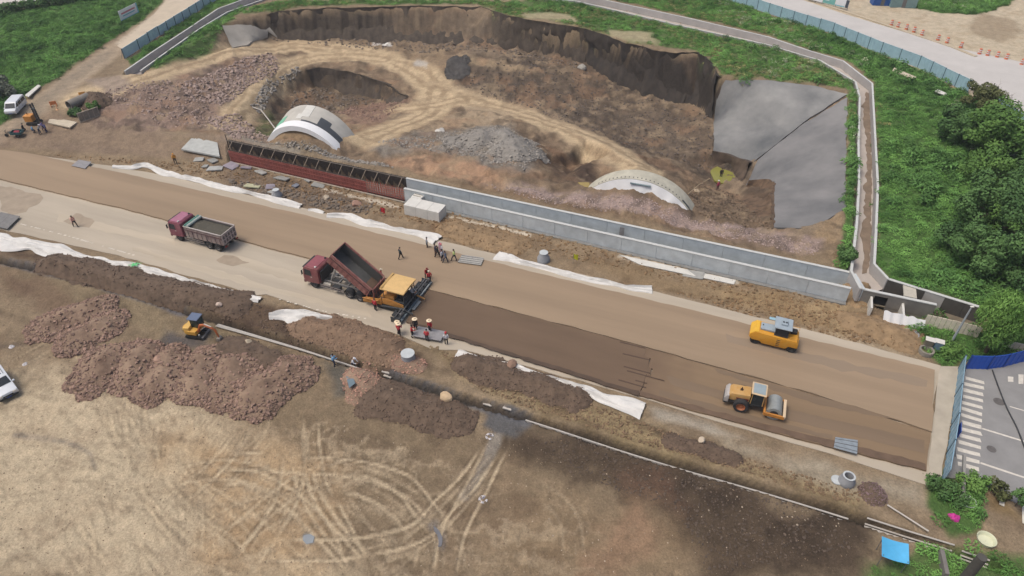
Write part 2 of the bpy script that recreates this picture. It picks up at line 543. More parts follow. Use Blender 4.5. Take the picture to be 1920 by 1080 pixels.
# far road and loop roads kept smooth
FARROAD = [(1330, -30), (1440, 24), (1560, 62), (1700, 124), (1810, 170), (1920, 240), (2170, 330), (2170, 150), (1920, 100), (1760, 55), (1640, 22), (1500, -20)]
rw = poly_w(FARROAD, HI); sl = window(rw, 2)
k = 1 - sstep(-0.3, 1.0, sdist(rw, XX[sl], YY[sl]))
HZ[sl] = HZ[sl] * (1 - k) + HI * k
LEFTROAD = [(-120, 262), (60, 182), (130, 135), (205, 82), (290, 22), (345, -40), (440, -40), (360, 14), (228, 100), (190, 130), (120, 182), (60, 222), (-40, 262)]

# ------------------------------------------------------------------ soils
SRC = np.zeros((NYC, NQC, 3), np.float32)
n1 = fbm(XX, YY, 0.07, 4, 11); n2 = fbm(XX, YY, 0.4, 5, 12); n3 = fbm(S_ * .25, T_, 0.9, 4, 13)
WARP = (fbm(XX, YY, .35, 4, 21) - .5)
def c3(c): return np.array(alb(c), np.float32)
SRC[:] = c3((148, 130, 106))
def mixin(k, c):
    global SRC
    SRC += k[..., None] * (c3(c) - SRC)
def mixsl(sl, k, c):
    SRC[sl] += k[..., None] * (c3(c) - SRC[sl])
mixin(sstep(.42, .75, n1) * .5, (168, 149, 124))
mixin(sstep(.5, .8, n2) * .45, (118, 100, 82))
mixin(sstep(.52, .8, n3) * .35, (104, 87, 72))
GREEN = np.zeros((NYC, NQC), np.float32)
def region(px, c, feather=1.0, warp=1.5, k=1.0, z=None, speck=None):
    p = poly_w(px, z); s = window(p, feather + warp + 1)
    d = sdist(p, XX[s], YY[s]) + WARP[s] * 2 * warp
    m = (1 - sstep(-feather, feather, d)) * k
    mixsl(s, m, c)
    if speck:
        mixsl(s, m * sstep(.48, .72, n2[s]) * .75, speck)
    return s, m
def green(px, k=1.0, feather=0.8, warp=1.0, z=None):
    p = poly_w(px, z); s = window(p, 4)
    m = (1 - sstep(-feather, feather, sdist(p, XX[s], YY[s]) + WARP[s] * 2 * warp)) * k
    GREEN[s] = np.maximum(GREEN[s], m)
    mixsl(s, np.clip(m * 1.2, 0, 1), (84, 116, 60))
ROADM = np.zeros_like(GREEN)
# - inside of the excavation
RIM = [(240, 145), (310, 112), (380, 70), (415, 46), (470, 30), (505, 24), (600, 17), (750, 12), (900, 13), (960, 32), (1030, 45), (1100, 56), (1150, 72), (1180, 84), (1268, 101), (1310, 98), (1335, 118), (1350, 143), (1450, 152), (1530, 162), (1588, 177), (1586, 300), (1582, 480), (1540, 480), (1300, 440), (1000, 376), (760, 318), (600, 288), (460, 258), (330, 240), (180, 235), (190, 160)]
rimw = []
for u, v in RIM:
    rimw.append(G(u, v, HI if v < 200 or u > 1500 else 1.6)[:2])
rimw = np.array(rimw)
s = window(rimw, 3)
dR = sdist(rimw, XX[s], YY[s])
pit = (1 - sstep(-.6, .4, dR + WARP[s] * 1.0))
mixsl(s, pit, (142, 122, 101))
mixsl(s, pit * sstep(.45, .7, n2[s]) * .5, (108, 94, 80))
mixsl(s, pit * sstep(.5, .75, n1[s]) * .6, (146, 131, 113))
PITM = np.zeros_like(GREEN); PITM[s] = pit
region([(180, 165), (260, 150), (400, 105), (520, 90), (530, 130), (470, 150), (430, 215), (440, 245), (300, 245), (170, 230)], (152, 130, 118), 2, 2.5, .9, speck=(112, 96, 86))
region([(300, 250), (430, 255), (520, 262), (500, 285), (400, 262)], (150, 132, 116), 1, 1)
# dark right hand basin
region([(1000, 95), (1120, 120), (1180, 160), (1250, 190), (1340, 225), (1345, 330), (1260, 330), (1190, 290), (1120, 250), (1010, 200), (850, 155), (840, 110), (960, 110)], (100, 88, 77), 2, 2, .8, speck=(78, 69, 62))
region([(1150, 215), (1230, 200), (1290, 240), (1320, 300), (1240, 290), (1180, 260)], (122, 108, 94), 2, 2, .7)
region([(1010, 110), (1100, 130), (1080, 175), (960, 160), (900, 130)], (112, 98, 84), 1.5, 2, .7, speck=(84, 74, 66))
region([(850, 104), (1000, 130), (1010, 142), (940, 128), (850, 118)], (165, 145, 118), 1, 1, .9)
region([(838, 112), (880, 110), (884, 156), (838, 152)], (62, 57, 55), .6, .5)
region([(690, 78), (840, 90), (835, 140), (780, 120), (700, 98)], (152, 132, 108), 1.2, 2, .8, speck=(112, 94, 76))
# cut faces
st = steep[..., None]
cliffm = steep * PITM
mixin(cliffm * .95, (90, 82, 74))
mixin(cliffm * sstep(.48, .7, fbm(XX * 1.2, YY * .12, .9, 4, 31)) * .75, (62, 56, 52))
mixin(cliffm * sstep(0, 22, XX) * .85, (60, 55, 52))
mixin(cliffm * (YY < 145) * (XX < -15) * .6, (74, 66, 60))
mixin(cliffm * sstep(.6, .8, n1) * .4, (108, 95, 82))
# first hole
region([(500, 150), (560, 132), (600, 128), (720, 158), (764, 184), (720, 205), (660, 212), (600, 215), (540, 245), (500, 232)], (104, 90, 76), 1, 1.5, .9, speck=(78, 68, 60))
region([(540, 170), (585, 150), (590, 190), (545, 200)], (140, 112, 88), 1, 1.5, .8)
region([(480, 225), (505, 205), (525, 235), (510, 258), (480, 250)], (88, 98, 60), .6, .8, .85)
region([(640, 205), (720, 190), (770, 186), (690, 240), (650, 235)], (150, 122, 106), 1, 1, .85)
# second hole and puddles
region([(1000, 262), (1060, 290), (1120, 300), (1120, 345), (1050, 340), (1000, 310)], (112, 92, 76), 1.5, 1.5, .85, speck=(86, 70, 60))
region([(1070, 312), (1112, 312), (1118, 344), (1078, 338)], (84, 70, 61), .8, .5)  # shade in the hollow painted into the soil colour
region([(1290, 335), (1345, 360), (1420, 400), (1450, 430), (1330, 415), (1300, 370)], (116, 100, 82), 1.5, 1.5, .8, speck=(90, 76, 64))
region([(1398, 340), (1450, 300), (1452, 428), (1400, 400)], (104, 86, 72), .8, 1, .8, speck=(72, 60, 52))
region([(1520, 432), (1586, 392), (1584, 490), (1530, 480)], (160, 138, 110), .8, 1)
# gravel
region([(690, 262), (790, 250), (860, 236), (960, 235), (1000, 280), (990, 325), (900, 320), (800, 282), (720, 290)], (148, 142, 134), 1.5, 2, .9, speck=(118, 110, 102))
region([(905, 345), (1010, 352), (1100, 362), (1180, 372), (1290, 402), (1450, 432), (1545, 452), (1535, 478), (1300, 430), (1000, 372)], (174, 154, 147), .8, 1, .95, speck=(158, 140, 132))
region([(430, 252), (520, 272), (620, 295), (720, 312), (640, 300), (500, 280)], (150, 144, 134), .6, .8)
region([(715, 300), (800, 292), (905, 305), (950, 345), (900, 345), (770, 322)], (184, 150, 122), 1, 1.5, .9, speck=(170, 132, 108))
region([(760, 322), (900, 348), (1100, 388), (1400, 450), (1400, 456), (1100, 398), (900, 356)], (132, 110, 88), .3, .5, .8)
# haul roads
for pl, w in (([(150, 185), (235, 155), (330, 122), (400, 100), (470, 88), (540, 86), (620, 92), (700, 104), (770, 130), (830, 170), (890, 192), (960, 208), (1050, 238), (1130, 270), (1195, 306)], 3.4),
              ([(425, 238), (455, 195), (500, 145), (560, 116), (640, 106), (720, 112)], 2.4),
              ([(820, 168), (800, 215), (735, 240), (690, 258)], 3.4), ([(860, 186), (790, 200), (740, 205)], 2.0)):
    wl_ = [drop(u, v)[:2] for u, v in pl]
    wl_ = [p for p in catmull(wl_, 2.0)]
    s = window(wl_, w + 3)
    d = ldist(wl_, XX[s], YY[s]) + WARP[s] * 2.2
    m = 1 - sstep(w - .9, w + 1.5, d)
    ROADM[s] = np.maximum(ROADM[s], m)
    mixsl(s, m * .95, (212, 189, 155))
    mixsl(s, m * sstep(.45, .7, fbm(XX[s], YY[s], .5, 3, 41)) * .5, (168, 146, 118))
    for off in (-1.1, 1.1):
        mixsl(s, m * (1 - sstep(.25, .55, np.abs(np.abs(d - 1.2) - .1 + WARP[s]))) * .35, (150, 128, 102))
    HZ[s] -= m * .05
region([(800, 245), (880, 200), (960, 212), (960, 235), (860, 238)], (184, 164, 138), 1.5, 1.5, .8)
region([(700, 68), (745, 66), (750, 72), (722, 74), (736, 88), (698, 84)], (232, 230, 228), .25, .35)
region([(780, 110), (805, 118), (800, 128), (778, 122)], (190, 186, 182), .5, .6, .8)
# left road and forecourt
region(LEFTROAD, (178, 160, 138), .8, .8, .95, z=HI)
region([(215, 82), (290, 25), (345, -40), (440, -40), (360, 14), (238, 88)], (206, 192, 172), .5, .4, 1, z=HI)
lr = [G(u, v, HI)[:2] for u, v in ((30, 230), (110, 165), (200, 100))]
s = window(lr, 5); mixsl(s, (1 - sstep(.5, 2.2, ldist(lr, XX[s], YY[s]) + WARP[s] * 2)) * .6, (150, 138, 122))
region([(0, 255), (90, 215), (180, 240), (330, 260), (420, 275), (420, 300), (200, 290), (60, 280), (0, 280)], (150, 130, 112), 1, 1.5, .7, speck=(126, 108, 94))
region([(160, 150), (230, 140), (250, 165), (200, 180)], (166, 150, 138), 1, 1.2, .8)
# strip between road and channel
region([(70, 286), (340, 300), (420, 306), (790, 386), (1200, 486), (1590, 572), (1700, 640), (1750, 680), (1600, 650), (1300, 570), (1000, 495), (700, 420), (300, 325)], (158, 138, 112), 1, 1.2, .8, speck=(128, 108, 86))
region([(380, 300), (560, 340), (700, 375), (690, 400), (560, 385), (420, 345)], (126, 108, 92), 1.2, 2, .8, speck=(98, 84, 72))
region([(830, 410), (930, 432), (990, 455), (960, 478), (870, 455), (810, 425)], (146, 118, 88), 1, 1.5, .9, speck=(112, 90, 68))
region([(1080, 480), (1300, 530), (1450, 575), (1400, 590), (1200, 540)], (150, 128, 98), 1, 1.5, .7, speck=(112, 92, 70))
region([(1330, 540), (1590, 578), (1700, 640), (1740, 675), (1640, 660), (1480, 610)], (176, 152, 116), 1.2, 2, .9, speck=(148, 124, 92))
region([(1600, 590), (1680, 605), (1700, 640), (1640, 640), (1590, 620)], (132, 108, 84), 1, 1.5, .8, speck=(104, 84, 66))
region([(1200, 545), (1420, 600), (1600, 655), (1740, 690), (1700, 660), (1500, 610), (1300, 560)], (180, 164, 142), .8, 1, .7)
# pale line of old concrete along the channel foot
for pl in ([(610, 356), (700, 376), (745, 388)], [(830, 404), (900, 420), (990, 440)], [(1160, 480), (1250, 502), (1380, 530)]):
    w_ = [G(u, v, 0)[:2] for u, v in pl]; s = window(w_, 2)
    mixsl(s, (1 - sstep(.2, .5, ldist(w_, XX[s], YY[s]) + WARP[s] * .9)), (214, 202, 184))
# foreground field
region([(-100, 720), (120, 700), (260, 740), (430, 780), (560, 860), (520, 960), (640, 1100), (-100, 1100)], (208, 191, 163), 3, 3, .95, speck=(194, 175, 148))
region([(330, 830), (540, 810), (640, 880), (640, 990), (560, 1090), (400, 1060), (380, 960)], (192, 163, 126), 3, 3, .8, speck=(168, 142, 110))
region([(420, 760), (600, 780), (900, 800), (980, 880), (900, 960), (760, 860), (560, 830)], (138, 121, 98), 2.5, 3, .75, speck=(118, 101, 82))
region([(930, 835), (1000, 815), (1110, 815), (1300, 878), (1500, 948), (1600, 975), (1640, 1020), (1620, 1090), (1330, 1090), (1270, 960), (1130, 920), (1040, 880)], (86, 73, 61), 1.6, 2.2, .94, speck=(68, 58, 50))
region([(1140, 880), (1260, 900), (1280, 950), (1180, 930)], (122, 94, 78), 1.5, 2, .5)
region([(960, 930), (1200, 960), (1290, 1040), (1200, 1100), (960, 1100), (900, 1000)], (158, 136, 108), 2.5, 3, .6, speck=(122, 102, 80))
region([(1120, 990), (1190, 960), (1220, 1000), (1160, 1090), (1090, 1080)], (160, 128, 104), 1, 1.5, .6)
region([(840, 870), (960, 860), (1000, 960), (900, 1090), (780, 1090), (820, 960)], (150, 130, 106), 2, 2, .5, speck=(120, 100, 80))
# banks along the trench
region([(-40, 440), (60, 478), (260, 520), (500, 570), (640, 602), (760, 650), (850, 700), (730, 690), (560, 640), (420, 598), (250, 545), (0, 480)], (98, 80, 66), .8, 1.4, .9, speck=(74, 60, 52))
region([(560, 610), (740, 640), (800, 690), (740, 690), (620, 650)], (126, 100, 78), .8, 1.2, .6)
region([(0, 490), (120, 522), (340, 580), (440, 640), (300, 640), (180, 590), (60, 560), (0, 540)], (146, 130, 104), 1, 1.6, .8, speck=(110, 94, 76))
region([(0, 500), (90, 530), (170, 580), (110, 590), (0, 545)], (122, 98, 82), 1, 1.4, .6)
region([(410, 640), (520, 650), (560, 690), (500, 700), (430, 680)], (92, 78, 66), .8, 1.2, .9)
region([(310, 616), (380, 632), (390, 650), (330, 655), (300, 640)], (104, 98, 96), .8, 1)
region([(800, 650), (930, 690), (1100, 760), (1260, 810), (1420, 870), (1560, 900), (1660, 920), (1600, 950), (1400, 895), (1200, 835), (1000, 765), (880, 720)], (160, 142, 108), .9, 1.2, .9, speck=(116, 98, 76))
region([(850, 672), (930, 690), (1080, 745), (1090, 765), (1000, 750), (890, 715)], (84, 70, 58), .6, .9, .95)
region([(1190, 790), (1320, 825), (1400, 855), (1380, 866), (1260, 832)], (92, 78, 64), .5, 1, .9)
region([(1300, 800), (1560, 880), (1735, 906), (1735, 960), (1680, 940), (1560, 915), (1380, 850)], (178, 167, 148), .8, 1.2, .8, speck=(150, 134, 112))
region([(1220, 765), (1330, 795), (1420, 830), (1330, 815), (1230, 785)], (182, 174, 160), .5, .6, .8)
region([(670, 690), (720, 690), (760, 720), (700, 740), (650, 720)], (120, 100, 90), .8, .8, .6)
region([(690, 730), (790, 735), (860, 765), (840, 795), (700, 775)], (98, 80, 68), 1, 1.5, .9, speck=(76, 62, 54))
region([(610, 680), (660, 690), (660, 735), (630, 745)], (100, 98, 92), .6, .8, .85)
region([(915, 778), (950, 768), (985, 778), (990, 800), (965, 818), (925, 812), (908, 798)], (104, 103, 104), .35, .4, 1)
for pl, w, c in (([(735, 704), (850, 742), (985, 782)], .75, (112, 112, 116)), ([(0, 484), (120, 512), (250, 548), (345, 582)], .6, (118, 116, 120))):
    w_ = [G(u, v + 3, 0)[:2] for u, v in pl]; s = window(w_, 2)
    mixsl(s, (1 - sstep(w - .3, w + .3, ldist(w_, XX[s], YY[s]) + WARP[s] * .8)) * .9, c)
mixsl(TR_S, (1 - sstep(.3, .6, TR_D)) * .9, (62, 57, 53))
# damp streaks and runnels
for pl, w, c in (([(30, 815), (120, 828), (170, 852), (178, 880)], .12, (150, 140, 128)), ([(812, 985), (828, 1005), (826, 1028)], .35, (112, 110, 114)), ([(930, 820), (900, 890), (870, 930)], .5, (158, 150, 140)), ([(0, 650), (60, 640), (120, 620)], .3, (118, 104, 90))):
    w_ = catmull([G(u, v, 0)[:2] for u, v in pl], 1.0); s = window(w_, 2)
    mixsl(s, (1 - sstep(w - .2, w + .25, ldist(w_, XX[s], YY[s]) + WARP[s] * .5)) * .85, c)
region([(570, 1004), (582, 1000), (592, 1008), (588, 1020), (574, 1020), (566, 1012)], (150, 156, 160), .2, .25)
# roads beyond
region([(1330, -30), (1440, 24), (1560, 62), (1700, 124), (1810, 170), (1920, 240), (2170, 330), (2170, -30)], (206, 192, 168), .8, .8, 1, z=HI, speck=(190, 172, 146))
region([(1830, 20), (1900, 40), (1920, 60), (1880, 80), (1820, 60)], (160, 142, 118), 1, 1.5, .7, z=HI)
region([(-200, 45), (0, 15), (110, -2), (170, -14), (170, -60), (-200, -60)], (206, 198, 188), .5, .4, 1, z=HI)
# grass ground
green([(-250, 60), (0, 24), (160, -4), (200, -40), (335, -40), (285, 22), (200, 80), (150, 112), (100, 150), (45, 182), (10, 215), (-250, 330)], z=HI)
green([(385, 80), (300, 122), (262, 130), (345, 55), (415, 12), (470, 8), (405, 60)], .8, z=HI)
green([(243, 110), (270, 90), (345, 42), (398, 6), (470, -40), (480, -8), (410, 14), (350, 53), (290, 93), (243, 124)], .9, .5, .5, z=HI)
green([(440, 25), (520, 0), (1080, 2), (1270, 48), (1440, 84), (1540, 114), (1604, 155), (1600, 168), (1530, 158), (1450, 148), (1352, 140), (1330, 108), (1300, 95), (1180, 78), (1060, 42), (940, 26), (900, 6), (600, 10), (480, 24)], .7, .8, 1.5, z=HI)
for q in ([(975, 22), (1060, 26), (1080, 40), (990, 34)], [(1130, 55), (1220, 62), (1235, 84), (1150, 72)]):
    region(q, (186, 172, 142), 1, 1.5, .8, z=HI); p = poly_w(q, HI); s = window(p, 4); GREEN[s] *= sstep(-.5, 1, sdist(p, XX[s], YY[s]) + WARP[s] * 2)
green([(980, -40), (1320, -20), (1440, 28), (1560, 66), (1650, 104), (1720, 130), (1800, 172), (1860, 205), (1930, 258), (2170, 360), (2170, 640), (1840, 575), (1700, 530), (1672, 520), (1645, 494), (1650, 340), (1647, 270), (1640, 152), (1585, 110), (1520, 92), (1440, 64), (1300, 32), (1130, -6)], 1, .5, .6, z=HI)
green([(1592, 185), (1606, 160), (1608, 190), (1606, 300), (1600, 420), (1592, 500), (1580, 500), (1585, 390), (1590, 300)], 1, .3, .5, z=HI)
green([(1700, 620), (1760, 600), (1830, 618), (1930, 640), (2170, 640), (2170, 672), (1880, 672), (1806, 672), (1800, 690), (1770, 690), (1745, 665)], .85, .5, .7, z=0.2)
green([(1650, 555), (1760, 580), (1820, 600), (1740, 596), (1665, 576)], .7, .4, .5, z=0.3)
green([(1738, 912), (1770, 885), (1800, 920), (1840, 905), (1850, 960), (1830, 1000), (1780, 1000), (1740, 950)], .9, .5, .8, z=0)
green([(1620, 1050), (1720, 1030), (1920, 1040), (1960, 1110), (1600, 1110)], .75, .6, 1.2, z=0)
green([(1690, -20), (1920, -20), (1890, 10), (1830, 28), (1760, 24), (1700, 12)], 1, .4, .5, z=HI)
region([(1850, 925), (1880, 930), (1900, 965), (1850, 960)], (140, 118, 84), .5, .8, .8, z=0)
# tyre tracks across the field
TRACKS = [([(a, b), (c, d), (e, f)], .35) for a, b, c, d, e, f in ((520, 860, 700, 900, 860, 1000), (480, 910, 640, 930, 780, 1040), (560, 850, 520, 950, 470, 1085), (590, 850, 650, 960, 760, 1085), (420, 930, 600, 900, 800, 960), (640, 1060, 800, 1000, 930, 850), (700, 1080, 820, 980, 945, 850), (250, 980, 420, 930, 620, 960))] + [([(a, b), (a + (330 - a) * .35 + w, b + 70), (a + (330 - a) * .7 + w * 2, b + 150)], .45) for a, b, w in ((165, 728, 5), (230, 738, -8), (280, 748, 6), (310, 752, -4), (350, 758, 9), (395, 766, 0), (440, 776, -12), (500, 790, 6), (530, 795, -8))] + [([(a, b), (c, d), (e, f)], .5) for a, b, c, d, e, f in ((250, 880, 330, 960, 450, 1085), (300, 870, 390, 950, 520, 1085), (220, 900, 270, 980, 300, 1085), (160, 905, 190, 990, 200, 1085), (380, 880, 500, 960, 640, 1085), (420, 1060, 560, 980, 700, 960), (300, 1040, 450, 960, 560, 930), (350, 900, 360, 980, 350, 1085), (820, 1000, 800, 1040, 790, 1085), (830, 990, 850, 1040, 850, 1085), (840, 930, 900, 870, 925, 835), (600, 1030, 760, 1010, 850, 950))] + [
    ([(548, 785), (552, 850), (540, 930), (500, 1000), (440, 1080)], .9), ([(580, 785), (585, 850), (600, 920), (640, 990), (680, 1080)], .9),
    ([(560, 800), (566, 880), (600, 960), (670, 1050), (700, 1090)], .8),
    ([(400, 860), (540, 870), (660, 880), (750, 905), (800, 960), (830, 1000)], .9), ([(380, 890), (480, 900), (560, 950), (620, 1010), (690, 1090)], .8),
    ([(620, 905), (690, 915), (760, 960), (800, 1010)], .7), ([(920, 840), (880, 900), (830, 950), (780, 1000), (640, 1030), (480, 1030)], .9),
    ([(935, 830), (890, 920), (850, 1000), (830, 1090)], .8), ([(780, 990), (800, 1030), (790, 1090)], .6),
    ([(215, 730), (230, 800), (270, 880)], .5), ([(250, 740), (255, 810), (260, 860)], .5), ([(330, 750), (310, 820), (330, 900)], .5), ([(370, 760), (340, 830)], .6), ([(420, 770), (370, 850), (400, 900)], .6), ([(470, 790), (410, 870), (300, 960)], .6), ([(190, 730), (150, 800)], .4),
    ([(240, 940), (280, 1000), (330, 1060), (360, 1100)], .7), ([(270, 880), (330, 960), (420, 1030), (470, 1100)], .7), ([(100, 960), (150, 1030), (200, 1100)], .6),
    ([(0, 700), (90, 650), (150, 640)], .4), ([(300, 900), (420, 880), (520, 905), (600, 950)], .6), ([(680, 870), (560, 910), (470, 980), (400, 1050)], .6), ([(980, 900), (1060, 960), (1080, 1060)], .3), ([(60, 900), (200, 920), (330, 940)], .4),
]
for pl, k in TRACKS:
    w_ = catmull([G(u, v, 0)[:2] for u, v in pl], 0.8)
    s = window(w_, 3)
    d = ldist(w_, XX[s], YY[s]) + WARP[s] * .18
    gz = .72 + .3 * ((len(pl) * 7 + int(pl[0][0])) % 5) / 4
    rut = 1 - sstep(.05, .19, np.abs(d - gz))
    side = (1 - sstep(.03, .12, np.abs(d - gz - .3))) + (1 - sstep(.03, .12, np.abs(d - gz + .3)))
    brk = sstep(.3, .55, fbm(XX[s], YY[s], .3, 3, 51))
    for e in (w_[0], w_[-1]):
        brk = brk * sstep(1.0, 3.0, np.hypot(XX[s] - e[0], YY[s] - e[1]))
    rut = rut * sstep(0, .3, brk + .1 * (brk > 0)); side = side * (brk > 0)
    mixsl(s, np.clip(rut * k * (.35 + .65 * brk), 0, 1) * .95, (212, 193, 163))
    mixsl(s, np.clip(side * k * brk, 0, 1) * .5, (106, 90, 72))
    HZ[s] += -rut * .03 * k + np.clip(side, 0, 1) * .02 * k
rough0 = np.ones_like(HZ)
for px in (FORM, STREET):
    p = poly_w(px, 0); s = window(p, 2); rough0[s] *= sstep(-.2, .8, sdist(p, XX[s], YY[s]))
rp = PITM * (1 - ROADM) * (1 - steep)
rid = 1 - np.abs(fbm(XX, YY, .28, 4, 81) * 2 - 1) * 2
HZ += rp * ((rid - .5) * .55 + (fbm(XX, YY, .9, 4, 82) - .5) * .55)
mixin(np.clip(rp * sstep(.52, .7, fbm(XX, YY, .6, 5, 83)), 0, 1) * .6, (168, 148, 122))
mixin(np.clip(rp * sstep(.54, .72, fbm(XX, YY, .45, 5, 84)), 0, 1) * .55, (92, 80, 70))
mixin(np.clip(rp * sstep(.58, .72, fbm(XX, YY, .25, 4, 85)), 0, 1) * .35, (164, 130, 102))
for q in ([(1350, 141), (1450, 150), (1530, 160), (1591, 176), (1588, 392), (1522, 430), (1450, 428), (1450, 342), (1396, 336), (1414, 304), (1375, 295), (1338, 284), (1337, 226)], [(414, 46), (500, 28), (513, 30), (507, 72), (470, 79), (436, 83)]):
    zq = [HI if v < 183 or u > 1580 else (-5.3 if u < 1420 and u > 1000 else (.7 if v > 400 else -2.5)) for u, v in q]
    pq = np.array([G(u, v, z)[:2] for (u, v), z in zip(q, zq)]); s = window(pq, 2); kk = 1 - sstep(-.6, .3, sdist(pq, XX[s], YY[s]))
    HZ[s] = HZ[s] * (1 - kk) + (HZS[s] - .35) * kk
for (cu, cv), rr_, fr in (((360, 880), 34, 15), ((650, 990), 26, 11)):
    cc = G(cu, cv, 0); dx_ = XX - cc.x + WARP * 5; dy_ = YY - cc.y + WARP[::-1] * 3; an = np.arctan2(dy_, dx_); r_ = np.hypot(dx_, dy_)
    fld = (YY < 56) * (T_ < trench_w[0][0] * N_.x + trench_w[0][1] * N_.y - 7) * (1 - sstep(rr_ * .5, rr_, r_)) * sstep(2, 6, r_)
    sk = fbm(an * fr, r_ * .07, 1.6, 4, 110 + fr)
    mixin(fld * sstep(.55, .72, sk) * .35, (206, 187, 158)); mixin(fld * sstep(.58, .76, 1 - sk) * .3, (120, 104, 85))
mixin((YY < 60) * rough0 * sstep(.58, .74, fbm(S_ * .5, T_ * 1.6, 1.3, 4, 120)) * .3, (110, 94, 77))
# comb marks of crawler tracks and clods: relief only
rough = rough0
HZ += rough * (1 - steep) * (1 + PITM * (1 - ROADM)) * ((fbm(XX, YY, 2.2, 3, 61) - .5) * .16)

# ------------------------------------------------------------------ ground sheet
m = bpy.data.materials.new('site_soil'); m.use_nodes = True
nt = m.node_tree; n = nt.nodes; l = nt.links
p = n['Principled BSDF']; p.inputs['Roughness'].default_value = .95; p.inputs['Specular IOR Level'].default_value = .2
at = n.new('ShaderNodeAttribute'); at.attribute_name = 'soil'
geo = n.new('ShaderNodeNewGeometry')
def noise(sc, det=5, rg=.6):
    z = n.new('ShaderNodeTexNoise'); z.inputs['Scale'].default_value = sc; z.inputs['Detail'].default_value = det; z.inputs['Roughness'].default_value = rg
    l.new(geo.outputs['Position'], z.inputs['Vector']); return z.outputs['Fac']
def mr(src, a, b, c, d):
    z = n.new('ShaderNodeMapRange'); z.inputs['From Min'].default_value = a; z.inputs['From Max'].default_value = b; z.inputs['To Min'].default_value = c; z.inputs['To Max'].default_value = d
    l.new(src, z.inputs['Value']); return z.outputs[0]
def mul(a, b):
    z = n.new('ShaderNodeMath'); z.operation = 'MULTIPLY'; l.new(a, z.inputs[0]); l.new(b, z.inputs[1]); return z.outputs[0]
f1 = mr(noise(.9, 8, .72), .3, .7, .76, 1.23)
f2 = mr(noise(5.5, 6, .75), .3, .7, .72, 1.25)
vo = n.new('ShaderNodeTexVoronoi'); vo.inputs['Scale'].default_value = 3.2; l.new(geo.outputs['Position'], vo.inputs['Vector'])
f3 = mr(vo.outputs['Distance'], 0.0, .16, 1.28, 1.0)
fac = mul(mul(f1, f2), f3)
sc = n.new('ShaderNodeVectorMath'); sc.operation = 'SCALE'
l.new(at.outputs['Color'], sc.inputs[0]); l.new(fac, sc.inputs['Scale'])
l.new(sc.outputs[0], p.inputs['Base Color'])
bp = n.new('ShaderNodeBump'); bp.inputs['Strength'].default_value = .8; bp.inputs['Distance'].default_value = .22
l.new(noise(4.0, 8, .72), bp.inputs['Height']); l.new(bp.outputs[0], p.inputs['Normal'])
SOIL = m

nB, nE = len(yb), len(ye)
nQ = len(qe)
GX = np.zeros((len(YA), len(QA))); GYY = np.repeat(YA[:, None], len(QA), 1)
for i, y in enumerate(YA):
    GX[i] = QA * (max(y, -30) + 40.5)
GZ = np.pad(HZ, ((nB, nE), (nQ, nQ)), mode='edge')
GC = np.pad(SRC, ((nB, nE), (nQ, nQ), (0, 0)), mode='edge')
lum_ = (GC * (.3, .6, .1)).sum(-1, keepdims=True); GC = (GC * .96 + lum_ * .04) * np.array((1.0, .99, .965))
NV = GX.size
me = bpy.data.meshes.new('ground')
co = np.stack([GX, GYY, GZ], -1).reshape(-1, 3).astype(np.float32)
r_, c_ = GX.shape
idx = np.arange(NV).reshape(r_, c_)
quads = np.stack([idx[:-1, :-1], idx[:-1, 1:], idx[1:, 1:], idx[1:, :-1]], -1).reshape(-1)
me.vertices.add(NV); me.vertices.foreach_set('co', co.reshape(-1))
nf = len(quads) // 4
me.loops.add(len(quads)); me.loops.foreach_set('vertex_index', quads.astype(np.int32))
me.polygons.add(nf); me.polygons.foreach_set('loop_start', np.arange(nf, dtype=np.int32) * 4)
me.polygons.foreach_set('use_smooth', np.ones(nf, bool))
me.update(calc_edges=True)
ca = me.color_attributes.new('soil', 'FLOAT_COLOR', 'POINT')
ca.data.foreach_set('color', np.concatenate([GC.reshape(-1, 3), np.ones((NV, 1), np.float32)], 1).astype(np.float32).reshape(-1))
me.materials.append(SOIL)
ground = bpy.data.objects.new('ground', me); COL.objects.link(ground); ground['kind'] = 'structure'

